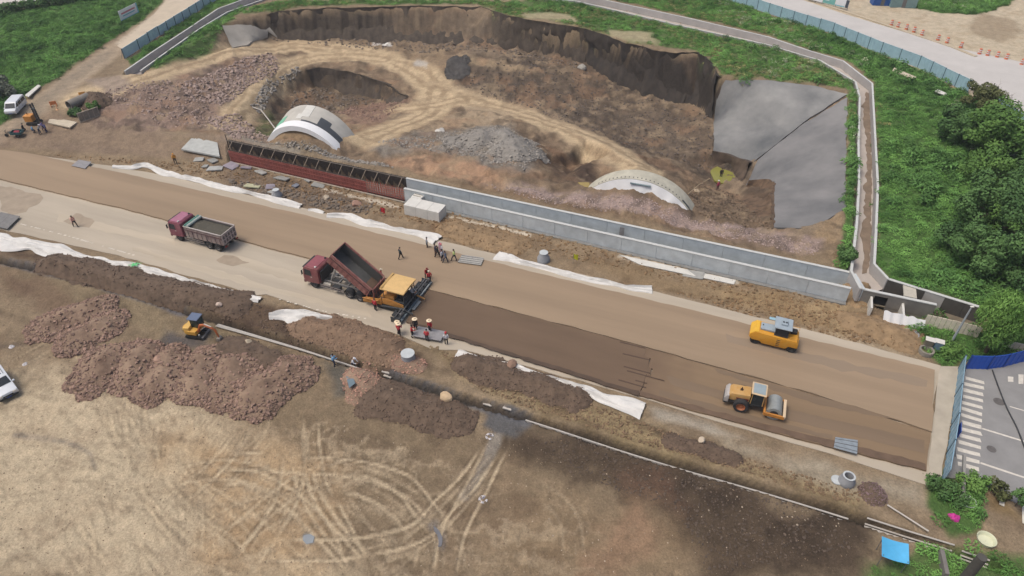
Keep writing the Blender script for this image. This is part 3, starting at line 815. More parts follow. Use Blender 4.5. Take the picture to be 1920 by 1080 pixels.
# ================================================================== SHEETS LAID ON THE GROUND
def drape(name, poly, m, off=0.06, thick=0.1, step=1.2, jit=0.0, parent=None, surf=None, zfix=None, kind=None, rag=0.0, smooth=60):
    """a slab of the given plan that follows the ground (or lies at zfix), with edges"""
    P = resample([np.array(p[:2]) for p in list(poly) + [poly[0]]], step)[:-1]
    if rag:
        P = [p + RNG.normal(0, rag, 2) for p in P]
    P = np.array(P); nb = len(P)
    pts = [Vector(p) for p in P]
    if zfix is None:
        x0, y0 = P.min(0); x1, y1 = P.max(0)
        gx_, gy_ = np.meshgrid(np.arange(x0, x1, step), np.arange(y0, y1, step))
        g = np.stack([gx_.ravel(), gy_.ravel()], -1) + RNG.uniform(-.2, .2, (gx_.size, 2)) * step
        g = g[sdist(P, g[:, 0], g[:, 1]) < -step * .4]
        pts += [Vector(p) for p in g]
    vo, eo, fo, _, _, _ = geometry.delaunay_2d_cdt(pts, [(i, (i + 1) % nb) for i in range(nb)], [], 1, 1e-4)
    A = np.array([v[:] for v in vo])
    if zfix is None:
        z = hz(A[:, 0], A[:, 1], surf) + off
    else:
        z = np.full(len(A), float(zfix))
    if jit:
        z = z + (fbm(A[:, 0], A[:, 1], .9, 3, 77) - .5) * jit
    bm = bmesh.new()
    V = [bm.verts.new((a[0], a[1], b)) for a, b in zip(A, z)]
    for f in fo:
        try: bm.faces.new([V[i] for i in f])
        except ValueError: pass
    bmesh.ops.recalc_face_normals(bm, faces=bm.faces[:])
    if sum(f.normal.z for f in bm.faces) < 0:
        bmesh.ops.reverse_faces(bm, faces=bm.faces[:])
    be = [e for e in bm.edges if len(e.link_faces) == 1]
    ex = bmesh.ops.extrude_edge_only(bm, edges=be)
    for v in [g for g in ex['geom'] if isinstance(g, bmesh.types.BMVert)]:
        v.co.z -= thick
    mb = MB().frombm(bm)
    o = mb.obj(name, m, parent, smooth)
    if kind: o['kind'] = kind
    return o
def pxz(px, z):
    return [np.array(G(u, v, z)[:2]) for u, v in px]

# road formation: old concrete base, the two spread layers
M_base = mat('old_concrete_base', (188, 176, 158), .9, .09, .35, bump=.15, bscale=9, stretch=(.12, 1, 1))
M_upper = mat('compacted_layer', (160, 139, 115), .92, .085, .42, bump=.2, bscale=14, stretch=(.06, 1, 1))
M_fresh = mat('fresh_layer', (115, 95, 77), .95, .06, .6, bump=.3, bscale=18, stretch=(.2, 1, 1))
M_rolled = mat('rolled_layer', (140, 118, 93), .92, .085, .55, bump=.2, bscale=14, stretch=(.035, 1, 1))
drape('road_base', pxz([(-160, 268), (38, 286), (215, 312), (330, 333), (620, 402), (870, 462), (1000, 492), (1250, 552), (1500, 614), (1700, 668), (1765, 686), (1752, 760), (1742, 900), (1735, 908), (1560, 852), (1400, 806), (1200, 746), (1000, 690), (868, 655), (812, 655), (730, 622), (640, 596), (500, 552), (480, 553), (330, 510), (220, 478), (100, 452), (0, 430), (-160, 410)], .08), M_base, zfix=.08, thick=.3, step=1.5, rag=.06, kind='structure', smooth=20)
UP = [(-140, 262), (60, 288), (150, 308), (260, 331), (600, 410), (960, 500), (1300, 582), (1752, 693)]
LO = [(1748, 808), (1500, 730), (1180, 641), (800, 541), (640, 500), (470, 455), (250, 395), (120, 364), (0, 335), (-140, 305)]
drape('upper_road_layer', pxz(UP + LO, .32), M_upper, zfix=.32, thick=.24, step=1.2, rag=.05, kind='structure', smooth=20)
LANE_E = [(1744, 812), (1735, 881)]
drape('fresh_road_layer', pxz([(802, 543), (1000, 595), (1183, 644), (1212, 652), (1206, 668), (1218, 671), (1214, 688), (1222, 690), (1217, 704), (1210, 702), (1205, 722), (1197, 740), (1100, 710), (900, 646), (760, 603)], .32), M_fresh, zfix=.32, thick=.24, step=1.0, rag=.05, kind='structure', smooth=20)
drape('rolled_road_layer', pxz([(1214, 653), (1500, 733), (1746, 811), (1735, 881), (1560, 838), (1400, 796), (1199, 741), (1207, 723), (1212, 703), (1219, 705), (1224, 691), (1216, 689), (1220, 672), (1208, 669)], .29), M_rolled, zfix=.29, thick=.21, step=1.0, rag=.04, kind='structure', smooth=20)
nt = M_rolled.node_tree; pb_ = nt.nodes['Principled BSDF']; lk = pb_.inputs['Base Color'].links[0].from_socket
vd = nt.nodes.new('ShaderNodeVectorMath'); vd.operation = 'DOT_PRODUCT'; vd.inputs[1].default_value = tuple(E_); gp_ = nt.nodes.new('ShaderNodeNewGeometry'); nt.links.new(gp_.outputs['Position'], vd.inputs[0])
nzr = nt.nodes.new('ShaderNodeTexNoise'); nzr.inputs['Scale'].default_value = .5; nt.links.new(gp_.outputs['Position'], nzr.inputs['Vector'])
ad = nt.nodes.new('ShaderNodeMath'); ad.operation = 'MULTIPLY_ADD'; ad.inputs[1].default_value = 6.0; nt.links.new(nzr.outputs['Fac'], ad.inputs[0]); nt.links.new(vd.outputs['Value'], ad.inputs[2])
s0_ = G(1208, 690, .3).dot(E_); rm = nt.nodes.new('ShaderNodeMapRange'); rm.inputs['From Min'].default_value = s0_ + 2.2; rm.inputs['From Max'].default_value = s0_ + 9; nt.links.new(ad.outputs[0], rm.inputs['Value'])
mxr = nt.nodes.new('ShaderNodeMix'); mxr.data_type = 'RGBA'; mxr.inputs[6].default_value = (*alb((119, 98, 79)), 1); nt.links.new(rm.outputs[0], mxr.inputs[0]); nt.links.new(lk, mxr.inputs[7]); nt.links.new(mxr.outputs[2], pb_.inputs['Base Color'])
# bands left by successive roller passes
Mp1 = mat('roller_pass_dark', (129, 110, 90), .92, .07, .5, stretch=(.05, 1, 1))
Mp2 = mat('roller_pass_pale', (156, 138, 114), .92, .06, .5, stretch=(.05, 1, 1))
for k, (px, mm) in enumerate(((([(1250, 704), (1480, 768), (1735, 826), (1732, 850), (1480, 788), (1260, 722)]), Mp1), (([(1340, 690), (1560, 750), (1720, 780), (1715, 793), (1550, 762), (1345, 699)]), Mp1), (([(1235, 730), (1400, 776), (1560, 816), (1560, 824), (1400, 786), (1236, 741)]), Mp1))):
    drape('roller_pass', pxz(px, .294), mm, zfix=.295 + .001 * k, thick=.004, step=.6, rag=.05, kind='structure')
drape('layer_edge_band', pxz([(770, 602), (900, 642), (1100, 704), (1197, 734), (1197, 741), (1100, 711), (900, 649), (764, 607)], .324), mat('dark_edge', (92, 76, 64), .95, .12, 1), zfix=.325, thick=.004, step=.6, rag=.06, kind='structure')  # darker strip along the near edge of the fresh layer
drape('layer_edge_band', pxz([(1199, 733), (1400, 786), (1560, 826), (1735, 868), (1735, 881), (1560, 838), (1400, 796), (1199, 741)], .294), mat('dark_edge_rolled', (112, 92, 76), .95, .12, 1), zfix=.299, thick=.004, step=.6, rag=.06, kind='structure')  # darker strip along the near edge of the rolled layer
for px in ([(1163, 640), (1210, 652), (1210, 654), (1162, 642)], [(1168, 662), (1219, 674), (1218, 676), (1167, 664)], [(1170, 686), (1220, 699), (1219, 701), (1169, 688)], [(1176, 694), (1246, 713), (1246, 715), (1175, 696)], [(1160, 711), (1212, 726), (1211, 728), (1159, 713)], [(1192, 712), (1214, 718), (1213, 720), (1191, 714)]):
    drape('roller_mark', pxz(px, .324), mat('roller_edge', (88, 70, 58), .95, .1), zfix=.326, thick=.006, step=1.0, kind='structure')
drape('roller_pass', pxz([(1360, 625), (1560, 672), (1740, 712), (1738, 726), (1560, 690), (1365, 641)], .324), mat('upper_dark_pass', (152, 134, 114), .92, .06, .5, stretch=(.05, 1, 1)), zfix=.324, thick=.004, step=1.0, rag=.12, kind='structure')
# dusty wheel paths and damp patches on the concrete base
Mw = mat('dusty_wheel_path', (195, 182, 162), .95, .08, .6, stretch=(.06, 1, 1))
for px in ([(110, 400), (330, 448), (330, 462), (110, 414)], [(450, 480), (600, 525), (575, 535), (430, 492)], [(250, 462), (480, 528), (700, 590), (700, 596), (470, 538), (250, 470)]):
    drape('wheel_path', pxz(px, .085), Mw, zfix=.086, thick=.004, step=1.0, rag=.15, kind='structure')
Md = mat('damp_patch', (168, 153, 134), .9, .1, .8)
for px in ([(0, 348), (70, 365), (82, 372), (45, 400), (20, 404), (0, 396)], [(140, 400), (180, 415), (160, 428), (120, 416)], [(420, 478), (470, 492), (440, 500), (405, 488)]):
    drape('damp_patch', pxz(px, .085), Md, zfix=.091, thick=.004, step=.9, rag=.2, kind='structure')
# whitened line of lime spots
mb = MB()
w_ = resample(pxz([(40, 420), (130, 443), (250, 478)], .1), .35) + resample(pxz([(520, 560), (600, 582), (690, 598)], .1), .35)
for i, q in enumerate(w_):
    if RNG.random() < .55:
        a = RNG.uniform(.05, .1)
        mb.box(q[0] - a * 1.6, q[0] + a * 1.6, q[1] - a, q[1] + a, .092, .1)
o = mb.obj('lime_line', mat('lime', (224, 216, 202), .9, .05)); o['kind'] = 'structure'

# street at the corner
M_asph = mat('asphalt', (148, 147, 146), .85, .08, .5, bump=.15, bscale=30)
M_path = mat('footway_concrete', (188, 178, 162), .9, .1, .5, bump=.15, bscale=12)
M_mark = mat('road_paint', (222, 216, 205), .8, .1, 3.0)
street = drape('street', pxz([(1803, 690), (1930, 672), (2300, 640), (2400, 1150), (1985, 985), (1890, 935), (1835, 902), (1770, 895)], 0), M_asph, zfix=.05, thick=.2, step=2, kind='structure')
drape('footway', pxz([(1764, 688), (1802, 688), (1780, 800), (1766, 893), (1738, 900), (1748, 790), (1756, 720)], 0), M_path, zfix=.12, thick=.25, step=1.2, rag=.05, kind='structure')
zl = [(540, 285), (530, 330), (527, 378), (525, 428), (518, 478), (512, 522), (508, 570), (515, 630), (500, 680), (495, 730), (487, 783), (480, 838), (473, 895), (480, 950), (570, 1030)]
zr = [(685, 322), (683, 365), (680, 415), (678, 465), (675, 517), (672, 570), (670, 618), (668, 670), (664, 720), (662, 772), (660, 830), (657, 885), (650, 940), (645, 1000), (645, 1065)]
for a, b in zip(zl, zr):
    A = G(1680 + a[0] / 4.154, 640 + a[1] / 4.154, .05); B = G(1680 + b[0] / 4.154, 640 + b[1] / 4.154, .05)
    d = (B - A).normalized(); nn = Vector((-d.y, d.x, 0)) * .23
    drape('crossing_stripe', [A - nn, B - nn, B + nn, A + nn], M_mark, zfix=.055, thick=.004, step=.9, parent=street, rag=.025)
for a, b, w in (((1840, 803), (1935, 832), .09), ((1838, 868), (1935, 900), .09), ((1893, 762), (1935, 774), .06)):
    A = G(*a, .05); B = G(*b, .05); d = (B - A).normalized(); nn = Vector((-d.y, d.x, 0)) * w
    drape('lane_line', [A - nn, B - nn, B + nn, A + nn], M_mark, zfix=.055, thick=.004, step=1.5, parent=street, rag=.015)
for px in ([(1890, 706), (1900, 707), (1900, 716), (1890, 715)], [(1910, 702), (1919, 702), (1919, 720), (1910, 720)], [(1875, 925), (1884, 927), (1883, 950), (1874, 946)], [(1917, 937), (1926, 940), (1926, 985), (1917, 980)]):
    drape('lane_arrow', pxz(px, .05), M_mark, zfix=.056, thick=.004, step=1, parent=street, rag=.02)
for px, r in (((1873, 753), .5), ((1859, 842), .4)):
    c = G(*px, .05); mb = MB(); mb.lathe([(0.01, .057), (r, .057), (r, .052)], 14, c=(c.x, c.y, 0))
    o = mb.obj('oil_stain', mat('oil_stain', (104, 100, 98), .7, .15, 4), street)

# concrete road beyond, and the left road
M_far = mat('far_concrete_road', (204, 200, 196), .9, .05, .25, bump=.1, bscale=6)
drape('concrete_road', pxz([(1350, -34), (1445, 18), (1560, 55), (1650, 90), (1720, 118), (1815, 166), (1900, 212), (1960, 250), (2170, 320), (2170, 205), (1920, 118), (1800, 92), (1700, 62), (1580, 26), (1480, -8), (1400, -34)], HI), M_far, off=.07, thick=.2, step=2.5, kind='structure')
Mk = mat('median_kerb', (198, 184, 160), .9, .08)
mb = MB()
kl = resample(pxz([(1480, -12), (1580, 20), (1695, 58), (1790, 90), (1830, 106)], HI + .1), 3)
for a, b in zip(kl[:-1], kl[1:]):
    d = (b - a) / np.linalg.norm(b - a); nn = np.array((-d[1], d[0])) * .35
    mb.add([(*(a - nn), HI), (*(b - nn), HI), (*(b + nn), HI), (*(a + nn), HI), (*(a - nn), HI + .22), (*(b - nn), HI + .22), (*(b + nn), HI + .22), (*(a + nn), HI + .22)], [(4, 5, 6, 7), (0, 1, 5, 4), (2, 3, 7, 6), (0, 4, 7, 3), (1, 2, 6, 5)])
o = mb.obj('kerb', Mk); o['kind'] = 'structure'
drape('concrete_access_road', pxz([(222, 86), (288, 28), (345, -30), (430, -30), (356, 16), (232, 96)], HI), mat('dusty_concrete', (205, 190, 168), .9, .07, .4), off=.06, thick=.15, step=1.5, kind='structure', rag=.08)
drape('far_left_road', pxz([(-200, 38), (0, 11), (112, -4), (170, -18), (170, -60), (-200, -60)], HI), mat('pale_road', (210, 204, 196), .9, .05, .4), off=.05, thick=.1, step=3, kind='structure')

# sprayed concrete slopes
M_shot = mat('sprayed_concrete', (110, 114, 118), .9, .2, .11, bump=.25, bscale=5, hue2=(164, 163, 160))
A_ = pxz([(1351, 142), (1450, 151), (1530, 161), (1589, 176)], HI)
vA = [np.array(G(1589, 179, HI)[:2]), np.array(G(1500, 235, -1.2)[:2]), np.array(G(1416, 300, -4.4)[:2])]
bA = [np.array(G(1375, 293, -5.2)[:2]), np.array(G(1338, 282, -5.6)[:2]), np.array(G(1339, 226, -5.3)[:2])]
backs = drape('sprayed_slope', A_ + vA[1:] + bA, M_shot, off=.02, thick=.5, step=1.0, rag=.06, surf=HZS)
tag(backs, 'grey sprayed concrete slope below the grass, above the diagonal crack', 'slope', 'sprayed concrete slopes')
rs_ = [np.array(G(1589, 182, HI)[:2]), *pxz([(1588, 240), (1586, 300), (1585, 392)], HI), np.array(G(1522, 428, 1.4)[:2]), np.array(G(1452, 427, .7)[:2]), np.array(G(1452, 340, -2.4)[:2])]
r2 = rs_ + [np.array(G(1400, 338, -4.6)[:2]), vA[2] + np.array((.25, -.2)), vA[1] + np.array((.25, -.15))]
sides = drape('sprayed_slope', r2, mat('sprayed_concrete_pale', (118, 120, 122), .9, .17, .12, bump=.25, bscale=5, hue2=(150, 148, 147)), off=.03, thick=.5, step=1.0, rag=.06, surf=HZS)
tag(sides, 'grey sprayed concrete slope beside the drainage ditch, below the diagonal crack', 'slope', 'sprayed concrete slopes')
lp = pxz([(416, 46), (500, 28), (512, 30)], HI) + [np.array(G(506, 70, -2.8)[:2]), np.array(G(470, 78, -1.2)[:2]), np.array(G(436, 82, .3)[:2])]
tag(drape('sprayed_slope', lp, mat('sprayed_concrete_old', (163, 158, 150), .9, .08, .5), off=.03, thick=.4, step=1.0, rag=.08, surf=HZS), 'pale sprayed concrete patch at the far end of the long dark cut face', 'slope', 'sprayed concrete slopes')

# puddles
for px, c in (([(570, 1004), (580, 1001), (590, 1006), (588, 1017), (576, 1019), (567, 1013)], (150, 156, 160)), ([(814, 986), (822, 992), (830, 1008), (828, 1024), (822, 1026), (822, 1008), (814, 994)], (120, 120, 124))):
    p = pxz(px, 0); o = drape('puddle', p, mat('grey_water_%d' % c[0], c, .25, .05), off=.05, thick=.1, step=.35, rag=.03); o['kind'] = 'structure'
M_w1 = mat('green_water', (148, 146, 74), .25, .05)
for px, z, c in (([(1330, 326), (1345, 320), (1372, 330), (1380, 348), (1366, 354), (1338, 346)], -7.75, M_w1), ([(1086, 342), (1104, 342), (1106, 350), (1092, 352)], .15, mat('tan_water', (170, 150, 90), .25, .05))):
    p = pxz(px, z); c0 = np.mean(p, 0); s = window(p, 3)
    o = drape('puddle', p, c, zfix=max(z, float(hz(*c0)) + .12), thick=.3, step=.8, rag=.1); o['kind'] = 'structure'

# steep cut earth faces between rim and foot, scored by the bucket
def cutface(rim, foot, c1, c2, tag_, lean=.25, rows=12, amp=.55, seed=0):
    a = np.array([np.array(G(u, v, z)) for u, v, z in rim]); b = np.array([np.array(G(u, v, z)) for u, v, z in foot])
    def rs(p, n):
        d = np.r_[0, np.cumsum(np.linalg.norm(np.diff(p, axis=0), axis=1))]; t = np.linspace(0, d[-1], n); return np.stack([np.interp(t, d, p[:, k]) for k in range(3)], -1), d[-1]
    _, ln = rs(a, 4); n = int(ln / .35); A, _ = rs(a, n); B, _ = rs(b, n)
    A[:, 2] += (fbm(np.arange(n) * .35, np.zeros(n) + seed, .35, 4, 100) - .5) * .5 + .12
    nn = np.stack([-np.gradient(A[:, 1]), np.gradient(A[:, 0])], -1); nn /= np.linalg.norm(nn, axis=1)[:, None] + 1e-9; mid = (B - A)[:, :2]; sg = np.sign((mid * nn).sum(1).mean())
    nn = nn * (sg if sg else -1); vs = []
    A[:, :2] -= nn * (fbm(np.arange(n) * .35, np.zeros(n) + seed * 3, .25, 4, 101) - .45)[:, None] * 1.6
    vs += [(*(A[i, :2] - nn[i] * .9), A[i, 2] - .5) for i in range(n)]
    for r in range(rows + 1):
        t = r / rows; prof = t ** 1.7
        for i in range(n):
            q = A[i] * (1 - t) + B[i] * t; h = A[i, :2] * (1 - prof) + B[i, :2] * prof
            e = (float(NZ1[i % 4096]) * .6 + float(NZ3[i % 4096, r]) * .9) * amp * 1.5 * math.sin(math.pi * min(1, t + .12)) + .15 * (1 - t) + .25 + max(0, t - .55) * 3.2 * max(0, float(NZ1[(i + 900) % 4096]) + .35)
            vs.append((h[0] + nn[i, 0] * e, h[1] + nn[i, 1] * e, q[2] - (.35 if r == rows else 0)))
    R_ = rows + 2; fs = [(r * n + i, r * n + i + 1, (r + 1) * n + i + 1, (r + 1) * n + i) for r in range(R_ - 1) for i in range(n - 1)]
    bm = bmesh.new(); V = [bm.verts.new(v) for v in vs]; [bm.faces.new([V[i] for i in f]) for f in fs]; bmesh.ops.recalc_face_normals(bm, faces=bm.faces[:])
    m = mat('cut_earth_' + tag_, c1, .97, .2, 1.1, bump=.7, bscale=4, hue2=c2)
    mp = [x for x in m.node_tree.nodes if x.type == 'TEX_NOISE'][0]; l = m.node_tree.links
    g_ = m.node_tree.nodes.new('ShaderNodeMapping'); g_.inputs['Scale'].default_value = (.9, .9, .42); src = [x for x in m.node_tree.nodes if x.type == 'NEW_GEOMETRY'][0]
    l.new(src.outputs['Position'], g_.inputs['Vector']); l.new(g_.outputs[0], mp.inputs['Vector'])
    o = MB().frombm(bm).obj('cut_earth_face', m, None, 50); o['kind'] = 'structure'
NZ3 = fbm(np.repeat(np.arange(4096)[:, None] * .35, 16, 1), np.repeat(np.arange(16)[None, :] * .8, 4096, 0), .45, 4, 103) * 2 - 1
NZ1 = fbm(np.arange(4096) * .35, np.zeros(4096), .5, 4, 102) * 2 - 1; NZ2 = RNG.random(4096) * 2 - 1
RIMB = [(505, 26, HI), (520, 20, HI), (600, 16, HI), (750, 11, HI), (900, 12, HI), (960, 31, HI), (1030, 44, HI), (1060, 47, HI), (1100, 55, HI)]
FOOTB = [(508, 73, -3.0), (560, 73, -3.6), (600, 74, -4), (700, 75, -4), (800, 78, -3.9), (890, 81, -3.6), (960, 89, -4.2), (1040, 104, -4.4), (1100, 117, -4.6)]
cutface(RIMB, FOOTB, (74, 66, 59), (98, 87, 76), 'back', seed=1)
cutface([(1096, 54, HI), (1150, 71, HI), (1180, 83, HI), (1240, 97, HI), (1268, 100, HI), (1310, 97, HI), (1335, 117, HI), (1349, 143, HI - .2)], [(1098, 117, -4.6), (1140, 141, -5.2), (1180, 162, -5.8), (1250, 192, -6.2), (1300, 197, -6.1), (1325, 205, -6), (1340, 226, -5.4)], (56, 51, 48), (76, 68, 61), 'right', seed=2, amp=.7)
cutface([(575, 131, -4.2), (600, 126, -4.35), (660, 135, -4.45), (720, 155, -4.45), (764, 182, -4.5)], [(590, 165, -8), (640, 169, -8.2), (690, 181, -8), (735, 194, -6.6), (760, 188, -5)], (72, 64, 58), (100, 88, 76), 'hole', seed=3, rows=8, amp=.35)
cutface([(1336, 284, -5.4), (1375, 294, -5.1), (1410, 303, -4.5)], [(1335, 320, -8), (1368, 320, -8.2), (1398, 341, -6.4)], (76, 64, 55), (108, 92, 78), 'small', seed=4, rows=8, amp=.3)
cutface([(1404, 340, -4.6), (1440, 338, -2.8), (1452, 345, -2.2), (1451, 426, .65)], [(1398, 352, -6.2), (1408, 370, -4.6), (1412, 392, -2.6), (1440, 430, .2)], (84, 68, 56), (132, 108, 86), 'corner', seed=5, rows=8, amp=.4)

# ================================================================== WALLS, CHANNELS, VAULTS
M_conc = mat('cast_concrete', (204, 211, 214), .85, .1, .9, bump=.12, bscale=8)
M_conc2 = mat('cast_concrete_grey', (196, 204, 208), .85, .1, .9, bump=.12, bscale=8)
M_cap = mat('pale_coping', (206, 208, 205), .85, .05, 2)
M_ditch = mat('ditch_concrete', (186, 182, 179), .88, .08, .5, bump=.1)
M_dark = mat('stained_concrete', (88, 84, 80), .9, .16, .6)
M_pale = mat('white_concrete', (222, 220, 213), .85, .06, 1.5)

def strip(mb, line, z0, z1, thick, side=1):
    """wall along a line of plan points; side +1 puts the thickness on the left"""
    L = [np.array(p[:2], float) for p in line]
    n = len(L); off = []
    for i in range(n):
        a = L[max(i - 1, 0)]; b = L[min(i + 1, n - 1)]
        d = (b - a) / (np.linalg.norm(b - a) + 1e-9)
        off.append(L[i] + np.array((-d[1], d[0])) * thick * side)
    vs = []; fs = []
    for p, q in zip(L, off):
        za = z0 if not callable(z0) else z0(p); zb = z1
        vs += [(p[0], p[1], za), (p[0], p[1], zb), (q[0], q[1], zb), (q[0], q[1], za)]
    for i in range(n - 1):
        o = i * 4
        for k in range(4):
            f = (o + k, o + (k + 1) % 4, o + 4 + (k + 1) % 4, o + 4 + k)
            fs.append(f if side > 0 else f[::-1])
    fs += [(0, 1, 2, 3), tuple((n - 1) * 4 + k for k in (3, 2, 1, 0))]
    return mb.add(vs, fs)

# ring ditch round the excavation
dt = thing('drainage_ditch', 'long concrete drainage ditch with pale copings winding round the excavation', 'ditch', (do[0][0], do[0][1], HI))
loc = np.array((do[0][0], do[0][1]))
dO = [p - loc for p in resample(do, 2.0)]; dI = [p - loc for p in resample(di, 2.0)]
mb = MB(); strip(mb, dO, -1.6, ZD - HI - .08, .28, 1); part('outer_wall', mb, M_ditch, dt)
mb = MB(); strip(mb, dI, -1.6, ZD - HI - .08, .28, -1); part('inner_wall', mb, M_ditch, dt)
mb = MB(); strip(mb, [p for p in dO], ZD - HI - .08, ZD - HI, .30, 1); part('coping', mb, M_cap, dt)
mb = MB(); strip(mb, [p for p in dI], ZD - HI - .08, ZD - HI, .30, -1); part('coping', mb, M_cap, dt)
fl = np.array(do + di[::-1])
drape('ditch_floor', list(fl), mat('ditch_floor', (190, 180, 171), .9, .09, .4), zfix=.8, thick=.05, step=3).parent = dt
bpy.data.objects['ditch_floor'].location = (-dt.location.x, -dt.location.y, -HI)
mud = pxz([(1624, 172), (1631, 176), (1634, 270), (1634, 400), (1632, 470), (1624, 512), (1614, 512), (1622, 470), (1612, 440), (1620, 400), (1626, 300), (1618, 200)], .85)
o = drape('mud_streak', mud, mat('ditch_mud', (134, 117, 100), .9, .15, .8), zfix=.85, thick=.03, step=.8, rag=.12, parent=dt); o.location = (-dt.location.x, -dt.location.y, -HI)

# two long walls of the channel, cast in bays
CH = (FW1 - FW0).normalized()
rzc = math.atan2(CH.y, CH.x)
LTOT = (FW1 - FW0).length
uS = lambda u, v, z: (G(u, v, z) - FW0).dot(CH)
s_cast = uS(757, 353, 2.0)                # formwork to the left of this, finished wall to the right
wallF = thing('channel_wall', 'pale grey concrete channel wall facing the new road, cast in bays', 'wall', (FW0.x, FW0.y, 0), rzc, 'channel walls')
n_b = 13; bl = (LTOT - s_cast) / n_b
for i in range(n_b):
    a = s_cast + i * bl; mb = MB()
    mb.box(a + .012, a + bl - .012, 0, .32, -.35, 1.9, .02)
    for q in (.25, .5, .75):
        mb.box(a + bl * q - .02, a + bl * q + .02, -.006, .01, .05, 1.88)
    part('wall_bay', mb, M_conc, wallF)
mb = MB(); mb.box(s_cast, LTOT, -.03, .36, 1.9, 1.99); part('coping', mb, M_cap, wallF)
mb = MB(); mb.box(s_cast, LTOT, -.5, -.01, -.3, .06); part('footing', mb, mat('footing', (140, 140, 138), .9, .12, 1), wallF)
BL = (BW1 - BW0).length; rzb = math.atan2((BW1 - BW0).y, (BW1 - BW0).x)
wallB = thing('channel_wall', 'pale grey concrete channel wall backing onto the pink gravel', 'wall', (BW0.x, BW0.y, 0), rzb, 'channel walls')
sb = (G(762, 333, 2.0) - BW0).length
n_c = 12; bl = (BL - sb) / n_c
for i in range(n_c):
    a = sb + i * bl; mb = MB(); mb.box(a + .012, a + bl - .012, 0, .3, 0, 1.92, .02)
    for q in (.33, .66):
        mb.box(a + bl * q - .02, a + bl * q + .02, -.006, .01, .1, 1.88)
    part('wall_bay', mb, M_conc2, wallB)
mb = MB(); mb.box(sb, BL, -.04, .33, 1.92, 2.0); part('coping', mb, M_cap, wallB)
o = drape('channel_floor', [FW0.lerp(FW1, .36), FW1, BW1, BW0.lerp(BW1, .36)], mat('channel_floor', (150, 152, 150), .9, .1, .6), zfix=.14, thick=.05, step=3); o['kind'] = 'structure'
# upright starter bars left in the back wall
sp = (G(1163, 440, 1.2) - BW0).dot((BW1 - BW0).normalized())
mb = MB()
for k in range(5):
    mb.cyl((sp - .25 + k * .12, -.35, .1), (sp - .25 + k * .12, -.35, 1.75), .03, n=5)
one('starter_bars', mb, mat('rusty_steel', (92, 56, 44), .8, .2, 6), 'short rusty row of upright bars standing in the grey channel', 'steel bars', (BW0.x, BW0.y, 0), rzb)
# end block where channel and ditch meet
a, b = G(1600, 513, 2.05), G(1618, 542, 2.05)
mb = MB(); strip(mb, [np.array(a[:2]), np.array(b[:2])], -.2, 2.06, .3, 1)
one('end_wall', mb, M_conc, 'short cross wall closing the channel at the mouth of the ditch', 'wall')

# formwork and steel of the unfinished bays
fw_ = thing('formwork_wall', 'dark red steel formwork on the unfinished length of the channel wall', 'formwork', (FW0.x, FW0.y, 0), rzc)
M_red = mat('red_formwork', (150, 84, 76), .7, .14, 1.2)
M_red2 = mat('red_bars', (176, 82, 66), .75, .18, 4)
M_rust = mat('dark_rebar', (72, 62, 58), .8, .2, 6)
s_f0 = .2; s_f1 = s_cast - 6.0
npan = 17; pl_ = (s_f1 - s_f0) / npan
for i in range(npan):
    a = s_f0 + i * pl_; mb = MB()
    mb.box(a + .015, a + pl_ - .015, -.06, .0, -.1, 1.8)
    for z in (.3, .9, 1.5):
        mb.box(a + .02, a + pl_ - .02, -.12, -.06, z, z + .09)
    for x in (.33, .66):
        mb.box(a + pl_ * x - .03, a + pl_ * x + .03, -.1, -.06, -.05, 1.75)
    part('formwork_panel', mb, M_red, fw_)
mb = MB(); mb.cyl((s_f0, -.02, 1.95), (s_f1, -.02, 1.95), .05, n=6); part('waling_tube', mb, M_rust, fw_)
mb = MB(); mb.box(s_f0, s_cast, -.45, -.2, -.05, .08); part('timber_sill', mb, mat('old_timber', (168, 158, 144), .9, .15, 2), fw_)
bar_me = None
for i in range(30):
    x = s_f1 + .1 + i * (s_cast - s_f1 - .15) / 30
    if bar_me is None:
        mb = MB(); mb.cyl((0, 0, -.1), (0, 0, 2.0), .035, n=5); bar_me = mb.mesh('bar', M_red2)
    o = bpy.data.objects.new('reinforcing_bar', bar_me); COL.objects.link(o); o.parent = fw_; o.location = (x, .06 + .05 * math.sin(i * 3), RNG.uniform(-.1, .1)); o.rotation_euler = (RNG.normal(0, .03), RNG.normal(0, .03), 0)
for z in (.25, .6, .95, 1.3, 1.65):
    mb = MB(); mb.cyl((s_f1, -.02, z), (s_cast + .05, -.02, z), .03, n=5); part('cross_bar', mb, M_red2, fw_)
rb = thing('reinforcement_cage', 'tall dark reinforcement cage with slanting props behind the red formwork', 'reinforcement', (BW0.x, BW0.y, 0), rzb)
mb = MB(); x = .1
while x < sb - .1:
    mb.cyl((x, .02, 0), (x + RNG.normal(0, .03), .02, 2.0 + RNG.uniform(-.1, .25)), .022, n=4, cap=False)
    mb.cyl((x + .07, .25, 0), (x + .07 + RNG.normal(0, .03), .25, 2.0 + RNG.uniform(-.1, .25)), .022, n=4, cap=False); x += .2
for z in np.arange(.2, 2.0, .22):
    mb.cyl((.1, 0, z), (sb, 0, z), .02, n=4, cap=False)
o = part('upright_bars', mb, M_rust, rb); o['kind'] = 'stuff'
mb = MB(); mb.box(.1, sb - .05, .3, .36, -.1, 1.95); part('shutter_board', mb, mat('dark_shutter', (96, 91, 86), .85, .2, 1.5), rb)
mb = MB(); mb.cyl((0, -.05, 2.02), (sb, -.05, 2.02), .05, n=6); part('top_rail', mb, mat('rail_steel', (128, 118, 108), .7, .15, 3), rb)
pm = None
